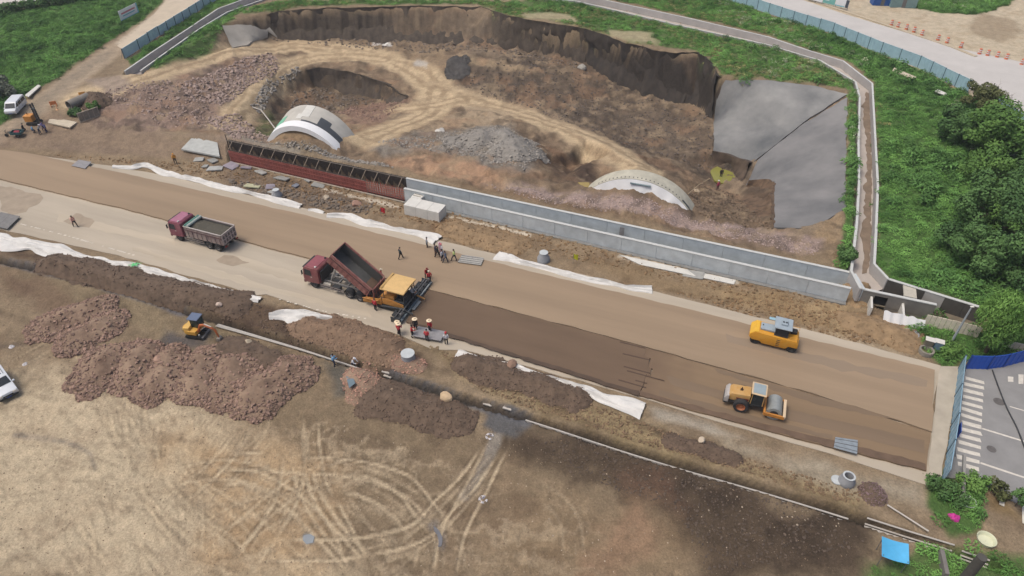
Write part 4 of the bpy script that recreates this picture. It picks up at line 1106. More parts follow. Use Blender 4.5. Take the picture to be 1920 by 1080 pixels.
for i in range(16):
    x = .8 + i * (sb - 1.6) / 15
    if pm is None:
        mb = MB(); mb.cyl((0, -1.7, .5), (0.25, -.06, 2.0), .045, n=5); pm = mb.mesh('prop', mat('prop_steel', (168, 150, 130), .7, .12, 3))
    o = bpy.data.objects.new('prop', pm); COL.objects.link(o); o.parent = rb; o.location = (x, 0, 0)
mb = MB(); mb.cyl((.05, .0, 0), (.0, .0, 3.0), .06, n=6); part('end_post', mb, M_rust, rb)
drape('channel_subbase', [FW0, FW0.lerp(FW1, .36), BW0.lerp(BW1, .36), BW0], mat('dark_subbase', (120, 112, 104), .95, .2, 1.2), zfix=.16, thick=.05, step=3)['kind'] = 'structure'

# continuation to the right of the ditch mouth
w1 = thing('retaining_wall', 'dark stained concrete wall holding back the weeds right of the ditch mouth', 'wall', (Xb0.x, Xb0.y, 0), math.atan2((Xb1 - Xb0).y, (Xb1 - Xb0).x))
L1 = (Xb1 - Xb0).length
for i in range(5):
    mb = MB(); mb.box(i * L1 / 5 + .01, (i + 1) * L1 / 5 - .01, 0, .3, 0, 2.1, .02)
    part('wall_bay', mb, M_dark if i != 2 else M_ditch, w1)
mb = MB(); mb.box(0, L1, -.03, .33, 2.1, 2.18); part('coping', mb, M_cap, w1)
e0, e1 = G(1637, 495, ZD), G(1664, 523, ZD)
w2 = thing('retaining_wall', 'low stained front wall with a dark culvert opening right of the channel', 'wall', (X0.x, X0.y, 0), math.atan2((X1 - X0).y, (X1 - X0).x))
L2 = (X1 - X0).length
sO = (G(1652, 565, 1.2) - X0).dot((X1 - X0).normalized())
mb = MB(); mb.box(0, sO - .7, 0, .28, -.2, 1.9); mb.box(sO + .7, L2 * .62, 0, .28, -.2, 1.9); mb.box(sO - .7, sO + .7, 0, .28, 1.5, 1.9)
part('wall_face', mb, mat('weathered_concrete', (132, 128, 122), .9, .12, .8), w2)
mb = MB(); mb.box(0, L2 * .62, -.04, .32, 1.9, 2.0); part('coping', mb, M_cap, w2)
mb = MB(); mb.box(sO - .7, sO + .7, .29, .34, 0, 1.5); part('culvert_opening', mb, mat('black_opening', (26, 26, 26), .9, .1), w2)
for dx in (-1.1, 2.1):
    mb = MB(); mb.box(sO + dx, sO + dx + .22, -2.1, -.02, 0, 1.3); part('wing_wall', mb, M_pale, w2)
mb = MB(); mb.box(L2 * .36, L2 * .36 + 1.3, .4, 2.4, 1.9, 2.05); part('bridge_slab', mb, mat('bridge_slab', (196, 190, 176), .9, .08, 2), w2)

drape('channel_floor', [X0, X1, Xb1, Xb0], mat('channel_mud', (118, 108, 92), .95, .2, 1), zfix=.2, thick=.05, step=3)['kind'] = 'structure'
# tunnel vaults
def vault(name, label, c_l, c_r, apex, length, m_shell, soil=True):
    """c_l, c_r, apex: photo points (u, v, z) of the near rim"""
    A = G(*c_l); B = G(*c_r)
    A.z = B.z = (c_l[2] + c_r[2]) / 2
    mid = (A + B) / 2; half = (B - A).length / 2
    ax = (B - A).normalized(); ax.z = 0
    nrm = Vector((-ax.y, ax.x, 0)); h = apex - mid.z
    Rr = (half * half + h * h) / (2 * h); zc = apex - Rr
    t = thing(name, label, 'tunnel vault', (mid.x, mid.y, zc), math.atan2(ax.y, ax.x), 'tunnel vaults')
    return t, Rr, half
SKEW = 0.0
def arc(mb, Rr, r2, y0, y1, a0, a1, n=48):
    k0, k1 = -SKEW * y0, -SKEW * y1; vs = []; fs = []
    for i in range(n + 1):
        a = a0 + (a1 - a0) * i / n
        c, s = math.sin(a), math.cos(a)
        vs += [(Rr * c + k0, y0, Rr * s), (Rr * c + k1, y1, Rr * s), (r2 * c + k1, y1, r2 * s), (r2 * c + k0, y0, r2 * s)]
    for i in range(n):
        o = i * 4
        for k in range(4):
            fs.append((o + k, o + 4 + k, o + 4 + (k + 1) % 4, o + (k + 1) % 4))
    fs += [(0, 1, 2, 3), tuple(n * 4 + k for k in (3, 2, 1, 0))]
    return mb.add(vs, fs)
M_v = mat('vault_concrete', (198, 194, 185), .85, .08, .5, bump=.1)
M_white = mat('white_sheet_band', (250, 251, 252), .7, .02, 1.5)
M_memb = mat('black_membrane', (72, 76, 82), .7, .12, 1)
M_green = mat('green_membrane', (128, 196, 164), .75, .1, 1)
t1, R1, h1 = vault('tunnel_vault', 'rounded concrete tunnel crown with black and green sheeting by the red formwork', (502, 266, .2), (650, 297, .2), 4.5, 8, M_v)
e = math.asin(min(.99, h1 / R1)); SKEW = .34
mb = MB(); arc(mb, R1, R1 - .8, .9, 6.3, -e - .45, e + .45, 56); part('shell', mb, M_v, t1)
mb = MB(); arc(mb, R1 + .03, R1 - .75, -.9, .92, -e - .25, e + .3, 48); part('white_band', mb, M_white, t1)
def patch(name, Rr, m, a0, a1, y0, y1, par, n=14):
    mb = MB(); arc(mb, Rr + .05, Rr - .02, y0, y1, a0, a1, n); part(name, mb, m, par)
patch('pale_patch', R1, M_pale, -.13, .06, 2.4, 6.1, t1); patch('pale_patch', R1 + .005, M_pale, -.2, -.08, 1.6, 3.2, t1)
patch('green_sheet', R1, M_green, -e - .1, -.5, 1.0, 3.4, t1); patch('green_sheet', R1 + .005, M_green, e - .12, e + .22, .95, 1.9, t1)
patch('black_sheet', R1, M_memb, .28, .52, 1.0, 3.6, t1); patch('black_sheet', R1 + .006, M_memb, .50, e + .05, 1.0, 2.4, t1); patch('black_sheet', R1 + .012, M_memb, e - .02, e + .3, .9, 5.2, t1)
patch('black_sheet', R1 + .004, M_memb, -.05, .3, .93, 1.35, t1)
patch('white_scrap', R1 + .02, M_white, e + .12, e + .3, 4.3, 6.0, t1, 8)
SKEW = 0.0
mb = MB(); mb.grid(lambda i, j: ((R1 - .62 - 0.0 * j) * math.sin(-e + 2 * e * i) * (1 - .05 * j), -.3 - 2.4 * j, ((R1 - .7) * math.cos(-e + 2 * e * i)) * (1 - j) + j * (R1 * math.cos(e) + .9) + .25 * math.sin(i * 23 + j * 4) * j * (1 - j) * 3), 40, 8)
o = mb.obj('earth_bank', mat('bank_earth', (140, 118, 92), .97, .25, 1.2, bump=.7, bscale=5), None, 60); o['kind'] = 'structure'; o.location = t1.location; o.rotation_euler = t1.rotation_euler
t2, R2, h2 = vault('tunnel_vault', 'rounded concrete tunnel crown draped in white sheeting beside the pink gravel', (1104, 357, .9), (1290, 393, .9), 4.0, 4, M_v)
e = math.asin(min(.99, h2 / R2))
mb = MB(); arc(mb, R2, R2 - .7, .0, 2.6, -e - .4, e + .45, 64)
part('shell', mb, mat('vault_concrete_stained', (192, 188, 172), .85, .13, .9, bump=.1), t2)
n_seg = 22
for i in range(n_seg):
    a0 = -e * .8 + 1.6 * e * i / n_seg
    mb = MB(); arc(mb, R2 + .04, R2, .35, .55, a0 + .008, a0 + .024, 1); part('shutter_mark', mb, M_memb, t2)
# the white sheet hangs down the near face: a lens between crown line and a lower sagging line
mb = MB(); n = 48
def wsheet(i, j):
    a = -e * 1.05 + (2.1 * e) * i
    drop_ = (.9 + 1.35 * math.exp(-((i - .22) / .22) ** 2) + .55 * math.exp(-((i - .62) / .2) ** 2)) * (1 if i < .97 else .8)
    r = R2 - .05 - drop_ * j + .05 * math.sin(i * 70 + j * 2) * j
    return (r * math.sin(a), -.06 - .5 * j - .05 * math.sin(i * 40), r * math.cos(a))
mb.grid(wsheet, n, 6); mb.grid(lambda i, j: tuple(np.array(wsheet(i, j)) + np.array((0, .05, 0))), n, 6)
part('white_sheet', mb, M_white, t2)
mb = MB(); mb.cyl((-1.2, -.35, R2 - .55), (1.6, -.35, R2 - .5), .12, n=6); part('batten', mb, mat('grey_batten', (120, 138, 144), .8, .1), t2)
mb = MB(); arc(mb, R2 + .06, R2, .3, .6, e * .82, e * 1.02, 6); part('black_strip', mb, M_memb, t2)

# ================================================================== VEHICLES AND MACHINES
RH = -TH                                   # heading along the road towards the near right
M_tyre = mat('tyre_rubber', (52, 52, 54), .85, .1, 4)
M_rim = mat('wheel_rim', (128, 124, 122), .5, .1, 6, metal=.4)
M_glass = mat('dark_glass', (46, 52, 60), .22, .05, 2, spec=.35)
M_black = mat('black_parts', (44, 45, 48), .6, .15, 5)
M_steel = mat('grey_steel', (120, 120, 122), .5, .12, 4, metal=.3)
M_lamp = mat('lamp_lens', (228, 226, 218), .2, .03)
M_tail = mat('red_lens', (150, 40, 36), .3, .05)

def tyre_mb(r, w, n=20):
    return MB().lathe([(r * .6, -w / 2), (r * .9, -w / 2), (r, -w * .36), (r, w * .36), (r * .9, w / 2), (r * .6, w / 2), (r * .6, -w / 2)], n, 'y')
def rim_mb(r, w, n=16):
    return MB().lathe([(.01, w * .2), (r * .2, w * .28), (r * .25, w * .1), (r * .48, w * .12), (r * .58, w * .46), (r * .62, w * .46), (r * .62, -w * .46), (.01, -w * .46)], n, 'y')
WCACHE = {}
def wheel(par, x, y, r, w, rim=None, side=1):
    key = (r, w, rim.name if rim else '', side)
    if key not in WCACHE:
        WCACHE[key] = (tyre_mb(r, w).mesh('tyre', M_tyre), rim_mb(r, w * side).mesh('rim', rim or M_rim))
    t = bpy.data.objects.new('wheel', WCACHE[key][0]); COL.objects.link(t); t.parent = par; t.location = (x, y, r)
    q = bpy.data.objects.new('rim', WCACHE[key][1]); COL.objects.link(q); q.parent = t
    return t

def dump_truck(name, label, loc, rz, cab, roof, box_out, box_in, tip=0.0, loaded=True, rail=None):
    t = thing(name, label, 'truck', loc, rz, 'dump trucks')
    Ls = 1.0
    mb = MB()
    for y in (-.48, .48): mb.box(-3.9, 3.4, y - .07, y + .07, .72, 1.0)
    for x in (-3.4, -2.2, -.9, .3, 1.3, 2.2): mb.box(x - .06, x + .06, -.45, .45, .76, .96)
    part('chassis_frame', mb, mat('chassis_grey', (138, 134, 130), .7, .2, 4), t)
    for x, n_ in ((2.95, 1), (-1.55, 2), (-2.85, 2)):
        for y in (-1, 1):
            wheel(t, x, y * (1.03 if n_ == 1 else .98), .52, .3 if n_ == 1 else .52, None, y)
    for x in (2.95, -1.55, -2.85):
        mb = MB(); mb.cyl((x, -.95, .52), (x, .95, .52), .11, n=8); part('axle', mb, M_black, t)
    mb = MB(); mb.cyl((-.5, -.95, .72), (.7, -.95, .72), .3, n=14); part('fuel_tank', mb, M_steel, t)
    mb = MB(); mb.box(-.4, .6, .68, 1.15, .5, .98, .04); part('battery_box', mb, M_black, t)
    mb = MB(); mb.box(1.2, 1.9, -1.1, -.6, .55, .95, .03); part('tool_box', mb, M_steel, t)
    mb = MB(); mb.cyl((1.0, .75, .7), (1.9, .75, .7), .2, n=10); part('air_tank', mb, mat('pale_tank', (176, 170, 160), .6, .1, 5), t)
    for y in (-1.18, 1.18):
        mb = MB()
        for z in (.55, .8): mb.box(-.9, 2.1, y - .02, y + .02, z, z + .07)
        part('side_guard', mb, mat('guard_grey', (150, 140, 136), .7, .15, 4), t)
    for x in (-1.55, -2.85):
        for y in (-.98, .98):
            mb = MB()
            mb.grid(lambda i, j: (x + .62 * math.cos(math.pi * i), y + (j - .5) * .56, .56 + .62 * math.sin(math.pi * i)), 8, 1); part('mudguard', mb, M_black, t)
    # cab
    mb = MB(); mb.prism([(2.15, .8), (4.05, .62), (4.2, 1.0), (4.18, 1.62), (3.98, 2.55), (3.8, 2.72), (2.3, 2.74), (2.15, 2.6)], -1.2, 1.2, .07)
    cabo = part('cab', mb, cab, t)
    mb = MB(); mb.box(2.4, 3.75, -1.05, 1.05, 2.72, 2.8, .05); part('cab_roof', mb, roof, t)
    mb = MB(); mb.add([(4.192, -1.02, 1.68), (4.192, 1.02, 1.68), (4.03, .98, 2.45), (4.03, -.98, 2.45)], [(0, 1, 2, 3)]); mb.add([(4.17, -1.02, 1.68), (4.17, 1.02, 1.68), (4.0, .98, 2.45), (4.0, -.98, 2.45)], [(3, 2, 1, 0)])
    part('windscreen', mb, M_glass, t)
    mb = MB(); mb.box(3.86, 4.14, -1.1, 1.1, 2.5, 2.62, .03); part('sun_visor', mb, M_black, t)
    for s in (-1, 1):
        mb = MB(); mb.box(2.95, 3.98, s * 1.205 - .012, s * 1.205 + .012, .95, 2.5, .01)
        d = part('door', mb, cab, t)
        mb = MB(); mb.prism([(3.05, 1.66), (3.96, 1.66), (3.82, 2.42), (3.05, 2.42)], s * 1.222 - .012, s * 1.222 + .012); part('side_window', mb, M_glass, d)
        mb = MB(); mb.box(3.0, 3.16, s * 1.235 - .02, s * 1.235 + .02, 1.48, 1.54); part('door_handle', mb, M_lamp, d)
        mb = MB(); mb.box(4.02, 4.12, s * 1.42 - .1, s * 1.42 + .1, 1.75, 2.3, .03); mb.cyl((4.0, s * 1.2, 2.3), (4.06, s * 1.4, 2.28), .025, n=5); part('mirror', mb, M_black, t)
        mb = MB(); mb.box(4.17, 4.24, s * .82 - .2, s * .82 + .2, .82, 1.02, .02); part('headlight', mb, M_lamp, t)
        mb = MB(); mb.box(2.5, 3.4, s * 1.15 - .12, s * 1.15 + .12, .52, .6); part('step', mb, M_black, t)
        mb = MB(); mb.box(2.45, 2.62, s * .9 - .12, s * .9 + .12, 2.76, 2.9, .03); part('roof_light', mb, M_lamp if s > 0 else M_black, t)
    mb = MB(); mb.box(4.0, 4.28, -1.2, 1.2, .48, .82, .06); part('bumper', mb, mat('truck_bumper', (104, 60, 66), .5, .1), t)
    mb = MB()
    for z in (1.1, 1.24, 1.38): mb.box(4.18, 4.225, -.75, .75, z, z + .07)
    part('grille', mb, M_black, t)
    mb = MB(); mb.box(1.95, 2.12, -.9, .9, 1.0, 2.3, .03); mb.cyl((1.9, -1.0, .9), (1.9, -1.0, 2.6), .09, n=8); part('air_intake', mb, M_black, t)
    # tipping body, hinged at the tail
    Lb, Wb, Hb = 5.5, 2.4, 1.42
    b = bpy.data.objects.new('dump_body', None); 
    mb = MB()
    mb.box(0, Lb, -Wb / 2, Wb / 2, 0, .1)
    fl_ = mb
    for y in (-1, 1):
        mb.prism([(0.02, .1), (Lb, .1), (Lb, Hb), (0.12, Hb)], y * Wb / 2 - (.07 if y > 0 else 0), y * Wb / 2 + (0 if y > 0 else .07))
    mb.box(Lb - .07, Lb, -Wb / 2 + .071, Wb / 2 - .071, .101, Hb + .12)
    body = part('dump_body', mb, box_out, t)
    body.location = (-3.85, 0, 1.08); body.rotation_euler = (0, -tip, 0)
    mb = MB(); mb.box(.1, Lb - .09, -Wb / 2 + .08, Wb / 2 - .08, .103, .13)
    for y in (-1, 1): mb.box(.15, Lb - .1, y * (Wb / 2 - .085) - .008, y * (Wb / 2 - .085) + .008, .14, Hb - .08)
    part('body_lining', mb, box_in, body)
    mb = MB(); mb.box(Lb - .1, Lb - .085, -Wb / 2 + .1, Wb / 2 - .1, .14, Hb + .05); part('headboard', mb, mat('worn_headboard', (150, 136, 132), .7, .2, 2) , body)
    nr = 8
    for i in range(nr):
        x = .35 + i * (Lb - .8) / (nr - 1)
        for y in (-1, 1):
            mb = MB(); yy = y * (Wb / 2 + .035)
            mb.prism([(x - .05, .02), (x + .05, .02), (x + .05, Hb - .55), (x - .05, Hb - .5)], yy - .035, yy + .035)
            part('side_rib', mb, box_out, body)
    for y in (-1, 1):
        mb = MB(); mb.box(.0, Lb, y * (Wb / 2 + .02) - .06, y * (Wb / 2 + .02) + .06, Hb, Hb + .07); part('top_rail', mb, rail or box_out, body)
        mb = MB(); mb.box(.0, Lb, y * (Wb / 2 + .03) - .04, y * (Wb / 2 + .03) + .04, Hb - .5, Hb - .42); part('side_stripe', mb, mat('body_stripe', (92, 66, 66), .7, .2, 3), body)
    tg = MB(); tg.box(-.08, 0, -Wb / 2 + .02, Wb / 2 - .02, .05, Hb - .05)
    tgo = part('tailgate', tg, mat('tailgate_grey', (172, 158, 156), .75, .2, 2.5) if loaded else box_out, body)
    if tip:
        tgo.location = (.0, 0, Hb - .05); 
        for v in tgo.data.vertices: v.co.z -= Hb - .05
        tgo.rotation_euler = (0, tip + .05, 0)
    for k in range(5):
        for j in range(2):
            mb = MB(); mb.box(-.13, -.08, -1.0 + k * .45, -.8 + k * .45, .25 + j * .55 - (Hb - .05 if tip else 0), .62 + j * .55 - (Hb - .05 if tip else 0)); part('tailgate_rib', mb, mat('tailgate_dark', (104, 96, 94), .8, .2, 3), tgo)
    mb = MB(); mb.box(-.1, -.02, -Wb / 2, Wb / 2, Hb, Hb + .07); part('tail_rail', mb, rail or box_out, body)
    mb = MB()
    for y in (-.42, .42): mb.box(.2, Lb - .3, y - .06, y + .06, -.18, 0)
    part('body_runner', mb, M_black, body)
    for s in (-1, 1):
        mb = MB(); mb.box(-4.02, -3.94, s * .95 - .16, s * .95 + .16, .78, .92); part('tail_lamp', mb, M_tail, t)
    if loaded:
        mb = MB(); mb.grid(lambda i, j: (.12 + (Lb - .25) * i, (j - .5) * (Wb - .2), Hb - .28 + .2 * math.sin(math.pi * j) * (.7 + .3 * math.sin(i * 9)) + .07 * (float(vnoise(np.array(i * 11.), np.array(j * 6.))) - .5)), 26, 12)
        part('gravel_load', mb, mat('dark_gravel_load', (88, 84, 74), .95, .16, 6, bump=.5, bscale=25), body)
        for x, c in ((Lb - .28, (96, 142, 130)), (Lb - .62, (176, 186, 180))):
            mb = MB(); mb.cyl((x, -Wb / 2, Hb + .12), (x, Wb / 2, Hb + .12), .17, n=10); part('rolled_tarpaulin', mb, mat('tarp%d' % c[0], c, .8, .12, 3), body)
    else:
        mb = MB(); mb.cyl((3.6, -.1, -.05), (3.6, -.1, -.25), .12, n=8)
        # hoist ram from the chassis to the body
        c_, s_ = math.cos(tip), math.sin(tip)
        top = (-3.85 + 4.7 * c_, 0, 1.08 + 4.7 * s_)
        mb = MB(); mb.cyl((1.4, 0, .95), ((1.4 + top[0]) / 2, 0, (.95 + top[2]) / 2), .13, n=10); mb.cyl(((1.4 + top[0]) / 2, 0, (.95 + top[2]) / 2), (top[0], 0, top[2] - .1), .09, n=10)
        part('hoist_ram', mb, mat('ram_steel', (176, 172, 166), .4, .1, 3), t)
        mb = MB(); mb.grid(lambda i, j: (.1 + i * .9, (j - .5) * 2.2, .14 + .35 * (1 - i) * (1 - (2 * j - 1) ** 2)), 6, 8); part('gravel_load', mb, mat('brown_load', (104, 84, 70), .95, .1, 6, bump=.4), body)
    return t

M_cab1 = mat('magenta_cab', (142, 56, 86), .5, .1, 1.6, hue2=(150, 96, 104)); M_roof1 = mat('pink_roof_lit', (176, 116, 138), .55, .1, 1.5)  # roof pinker than the cab: light on the top put into its colour
M_cab2 = mat('red_cab', (140, 62, 70), .5, .1, 1.6, hue2=(150, 100, 98)); M_roof2 = mat('pale_red_roof', (150, 84, 92), .6, .1, 1.5)  # roof a paler red than the cab
M_boxg = mat('dusty_body', (136, 112, 114), .8, .16, 1.8, hue2=(182, 166, 158)); M_boxr = mat('red_body', (148, 80, 78), .75, .14, 1.6, hue2=(176, 130, 120))
M_bin = mat('worn_steel_lining', (92, 92, 90), .6, .15, .8); M_railw = mat('pale_rail', (196, 188, 182), .6, .1, 3)
c = G(388, 452, .09)
tk1 = dump_truck('dump_truck', 'dusty pink-cabbed dump truck loaded with dark gravel, its body lowered', c, RH + math.pi, M_cab1, M_roof1, M_boxg, M_bin, 0.0, True, M_railw)
tk1.scale = (1.04, 1.04, 1.04)
c2 = G(645, 541, .09)
tk2 = dump_truck('dump_truck', 'red dump truck with its empty body tipped up over the paver', c2, RH + math.pi - .03, M_cab2, M_roof2, M_boxr, M_bin, R(36), False)
tk2.scale = (1.06, 1.06, 1.06)

# ---- paver (faces up the road, hopper under the truck's tail)
M_or = mat('orange_paint', (202, 130, 42), .6, .08, 2.5, hue2=(196, 148, 84)); M_can = mat('tan_canopy', (226, 188, 126), .65, .07, 1.8)
M_dk = mat('machine_black', (58, 62, 66), .6, .2, 4); M_bl = mat('blue_grey_steel', (104, 116, 124), .5, .15, 3); M_lg = mat('light_plank', (158, 164, 164), .6, .1, 2)
pv_c = G(742, 570, .09)
pav = thing('road_paver', 'orange road paver with a tan canopy and long dark screed spreading the brown layer', 'paver', pv_c, RH + math.pi)
for y in (-1.05, 1.05):
    mb = MB(); mb.prism([(-1.6, .12), (-1.4, 0), (1.5, 0), (1.9, .25), (1.9, .55), (1.5, .78), (-1.5, .78), (-1.85, .5)], y - .2, y + .2, .04); tr = part('crawler_track', mb, M_black, pav)
    for k in range(14):
        mb = MB(); mb.box(-1.35 + k * .2, -1.25 + k * .2, y - .22, y + .22, .77, .81); part('track_pad', mb, M_tyre, tr)
mb = MB(); mb.box(-1.9, 1.2, -1.15, 1.15, .85, 1.55, .06); part('body', mb, M_dk, pav)
mb = MB(); mb.prism([(-.6, 1.5), (1.1, 1.5), (1.1, 1.75), (.8, 2.05), (-.6, 2.05)], -1.1, 1.1, .05); part('engine_hood', mb, M_or, pav)
for s in (-1, 1):
    mb = MB(); mb.prism([(.9, .7), (3.3, .45), (3.35, .75), (2.9, 1.2), (1.4, 1.35), (.9, 1.7)], s * 1.3 - .06, s * 1.3 + .06, .02); part('side_panel', mb, M_or, pav)
    mb = MB(); mb.add([(1.15, s * .5, .7), (3.2, s * .5, .5), (3.2, s * 1.55, 1.25), (1.15, s * 1.55, 1.35), (1.15, s * .5, .64), (3.2, s * .5, .44), (3.2, s * 1.6, 1.22), (1.15, s * 1.6, 1.32)], [(0, 1, 2, 3), (4, 7, 6, 5), (0, 4, 5, 1), (1, 5, 6, 2), (2, 6, 7, 3), (3, 7, 4, 0)]); part('hopper_wing', mb, M_or, pav)
    mb = MB(); mb.prism([(-1.8, .8), (.9, .8), (.9, 1.5), (.2, 1.7), (-1.8, 1.3)], s * 1.22 - .05, s * 1.22 + .05, .02); part('side_cover', mb, M_or, pav)
    mb = MB(); mb.tube([(1.0, s * 1.38, .55), (-1.5, s * 1.42, .9), (-3.0, s * 1.4, .55)], .1, 6); part('tow_arm', mb, M_or if s < 0 else M_dk, pav)
mb = MB(); mb.box(1.15, 3.2, -.52, .52, .4, .5); part('hopper_floor', mb, M_dk, pav)
mb = MB(); mb.grid(lambda i, j: (1.3 + i * 1.8, (j - .5) * 2.0, .6 + .5 * (1 - i) + .25 * (2 * j - 1) ** 2), 8, 8); part('spread_mix', mb, mat('brown_load', (104, 84, 70)), pav)
mb = MB(); mb.cyl((3.25, -1.1, .6), (3.25, 1.1, .6), .13, n=10); part('push_roller', mb, M_steel, pav)
mb = MB(); mb.grid(lambda i, j: (-2.1 + i * 2.9, (j - .5) * 2.9, 3.12 + .1 * (1 - (2 * j - 1) ** 2)), 2, 8); mb.grid(lambda i, j: (-2.1 + i * 2.9, (.5 - j) * 2.9, 3.04 + .1 * (1 - (2 * j - 1) ** 2)), 2, 8)
for y in (-1.45, 1.45): mb.box(-2.1, .8, y - .03, y + .03, 3.0, 3.13)
for x in (-2.1, .8): mb.box(x - .03, x + .03, -1.45, 1.45, 3.0, 3.13)
cn = part('canopy', mb, M_can, pav)
mb = MB(); mb.box(.55, .8, -1.4, 1.4, 3.21, 3.26); part('canopy_seam', mb, mat('canopy_seam', (196, 160, 100), .6, .05), cn)
for x in (-1.9, .6):
    for y in (-1.2, 1.2):
        mb = MB(); mb.cyl((x, y, 1.5), (x, y, 3.08), .045, n=6); part('canopy_post', mb, M_dk, pav)
for y in (-.7, .7):
    mb = MB(); mb.box(-1.5, -1.0, y - .25, y + .25, 1.6, 1.75, .04); mb.box(-1.05, -.95, y - .25, y + .25, 1.75, 2.3, .04); st_ = part('seat', mb, M_black, pav)
mb = MB(); mb.box(-1.85, -1.65, -1.0, 1.0, 1.55, 2.1, .03); part('control_desk', mb, M_dk, pav)
mb = MB(); mb.cyl((.3, .75, 2.0), (.3, .75, 3.0), .07, n=8); part('exhaust', mb, M_steel, pav)
scr_c = (G(742, 608, .1) + G(804, 531, .1)) / 2 - pv_c
hd = Vector((math.cos(RH + math.pi), math.sin(RH + math.pi), 0)); lf = Vector((-hd.y, hd.x, 0))
sx, sy = scr_c.dot(hd), scr_c.dot(lf); SW = (G(742, 608, .1) - G(804, 531, .1)).length / 2 * .95
sk = thing('screed', '', '', (0, 0, 0)); bpy.data.objects.remove(sk)
mb = MB(); mb.box(sx - .35, sx + .35, sy - SW, sy + SW, .3, .62, .03); sc_ = part('screed', mb, M_dk, pav)
mb = MB(); mb.box(sx - .62, sx - .37, sy - SW, sy + SW, .42, .5); part('walkway', mb, M_bl, sc_)
mb = MB(); mb.box(sx - .98, sx - .66, sy - SW * .05, sy + SW * .38, .36, .44); part('plank', mb, M_lg, sc_)
mb = MB(); mb.box(sx - .6, sx - .45, sy - SW * .98, sy - SW * .25, .5, .56); part('plank', mb, M_lg, sc_)
mb = MB()
for k in range(int(SW * 2 / .9)):
    y = sy - SW + .45 + k * .9
    mb.box(sx - .3, sx + .3, y - .05, y + .05, .62, .95)
    mb.box(sx + .36, sx + .5, y - .3, y + .28, .25, .75)
part('screed_bracket', mb, M_dk, sc_)
for dx, z, r in ((-.25, 1.0, .04), (.15, .9, .06), (.28, .72, .05)):
    mb = MB(); mb.cyl((sx + dx, sy - SW * .96, z), (sx + dx, sy + SW * .96, z), r, n=6); part('hydraulic_pipe', mb, M_bl if r == .05 else M_steel, sc_)
mb = MB()
for k in range(9):
    y = sy - SW + .6 + k * (2 * SW - 1.2) / 8
    mb.cyl((sx - .4, y, .5), (sx - .4, y, 1.35), .025, n=5)
mb.cyl((sx - .4, sy - SW + .6, 1.35), (sx - .4, sy + SW - .6, 1.35), .025, n=5)
part('guard_rail', mb, M_steel, sc_)
for s in (-1, 1):
    mb = MB(); mb.box(sx - .5, sx + .7, sy + s * SW - .05, sy + s * SW + .05, .08, .75); part('end_gate', mb, M_dk, sc_)
    mb = MB(); mb.box(sx - .5, sx - .3, sy + s * (SW - .4) - .15, sy + s * (SW - .4) + .15, .95, 1.25, .03); part('control_box', mb, M_steel, sc_)
mb = MB(); mb.cyl((sx + .75, sy - SW * .85, .45), (sx + .75, sy + SW * .85, .45), .18, n=8); part('auger', mb, M_dk, pav)
mb = MB(); mb.box(sx + .4, -1.7, -1.0, 1.0, .9, 1.3, .05); mb.box(sx + .2, sx + 1.2, -.5, .5, 1.2, 1.6, .04); part('rear_frame', mb, M_dk, pav)

# ---- pneumatic roller
M_yel = mat('yellow_paint', (232, 158, 30), .5, .06, 2.0, hue2=(222, 166, 66)); M_yl2 = mat('yellow_lit', (238, 186, 62), .42, .05, 1.5); M_gry = mat('pale_grey_roof', (164, 178, 188), .55, .06, 2)
rc = G(1447, 642, .33)
pr = thing('tyre_roller', 'bright yellow multi-tyre roller with a pale grey cab roof', 'roller', rc, RH)
mb = MB(); mb.prism([(-2.45, .95), (-2.1, .62), (-1.3, .62), (-1.05, .38), (1.3, .38), (1.55, .75), (2.4, .75), (2.4, 1.3), (2.2, 1.62), (.6, 1.62), (-.5, 1.66), (-1.9, 1.72), (-2.35, 1.35)], -.98, .98, .06); part('body', mb, M_yel, pr)
mb = MB(); mb.prism([(-2.42, 1.3), (-1.95, 1.76), (-1.6, 1.78), (-1.6, 1.70), (-1.95, 1.66), (-2.35, 1.26)], -.93, .93); part('rear_hood', mb, M_yl2, pr)  # brighter yellow puts the light on this end into the paint
mb = MB(); mb.box(-1.5, .0, -.42, .62, 1.66, 1.95, .06); part('engine_cover', mb, M_gry, pr)
mb = MB(); mb.cyl((-1.3, .1, 1.95), (-1.3, .1, 2.05), .06, n=8); part('filler_cap', mb, M_black, pr)
for k in range(4):
    mb = MB(); mb.box(.28, .62, -1.0, -.97, .55 + k * .24, .63 + k * .24); part('vent_slot', mb, M_dk, pr)
for x0, ys in ((-1.75, (-.72, -.24, .24, .72)), (1.9, (-.78, -.4, 0, .4, .78))):
    for y in ys: wheel(pr, x0, y, .5, .3, M_black, 1 if y > 0 else -1)
mb = MB(); mb.box(-.1, 1.25, -.75, .75, 1.6, 1.75); part('platform', mb, M_dk, pr)
for x in (-.05, 1.2):
    for y in (-.7, .7):
        mb = MB(); mb.cyl((x, y, 1.7), (x, y, 2.75), .045, n=6); part('cab_post', mb, M_dk, pr)
mb = MB(); mb.box(-.05, 1.2, -.72, -.70, 1.75, 2.7); mb.box(-.05, 1.2, .70, .72, 1.75, 2.7); mb.box(1.21, 1.23, -.7, .7, 1.75, 2.7); part('cab_glass', mb, M_glass, pr)
mb = MB(); mb.box(-.3, 1.45, -.95, .95, 2.75, 2.88, .05); part('cab_roof', mb, M_gry, pr)
mb = MB(); mb.box(.3, .95, -.4, .35, 2.88, 3.08, .05); ac = part('air_conditioner', mb, M_gry, pr)
mb = MB(); mb.cyl((.5, -.05, 3.08), (.5, -.05, 3.1), .12, n=10); mb.cyl((.78, -.05, 3.08), (.78, -.05, 3.1), .12, n=10); part('fan', mb, M_dk, ac)
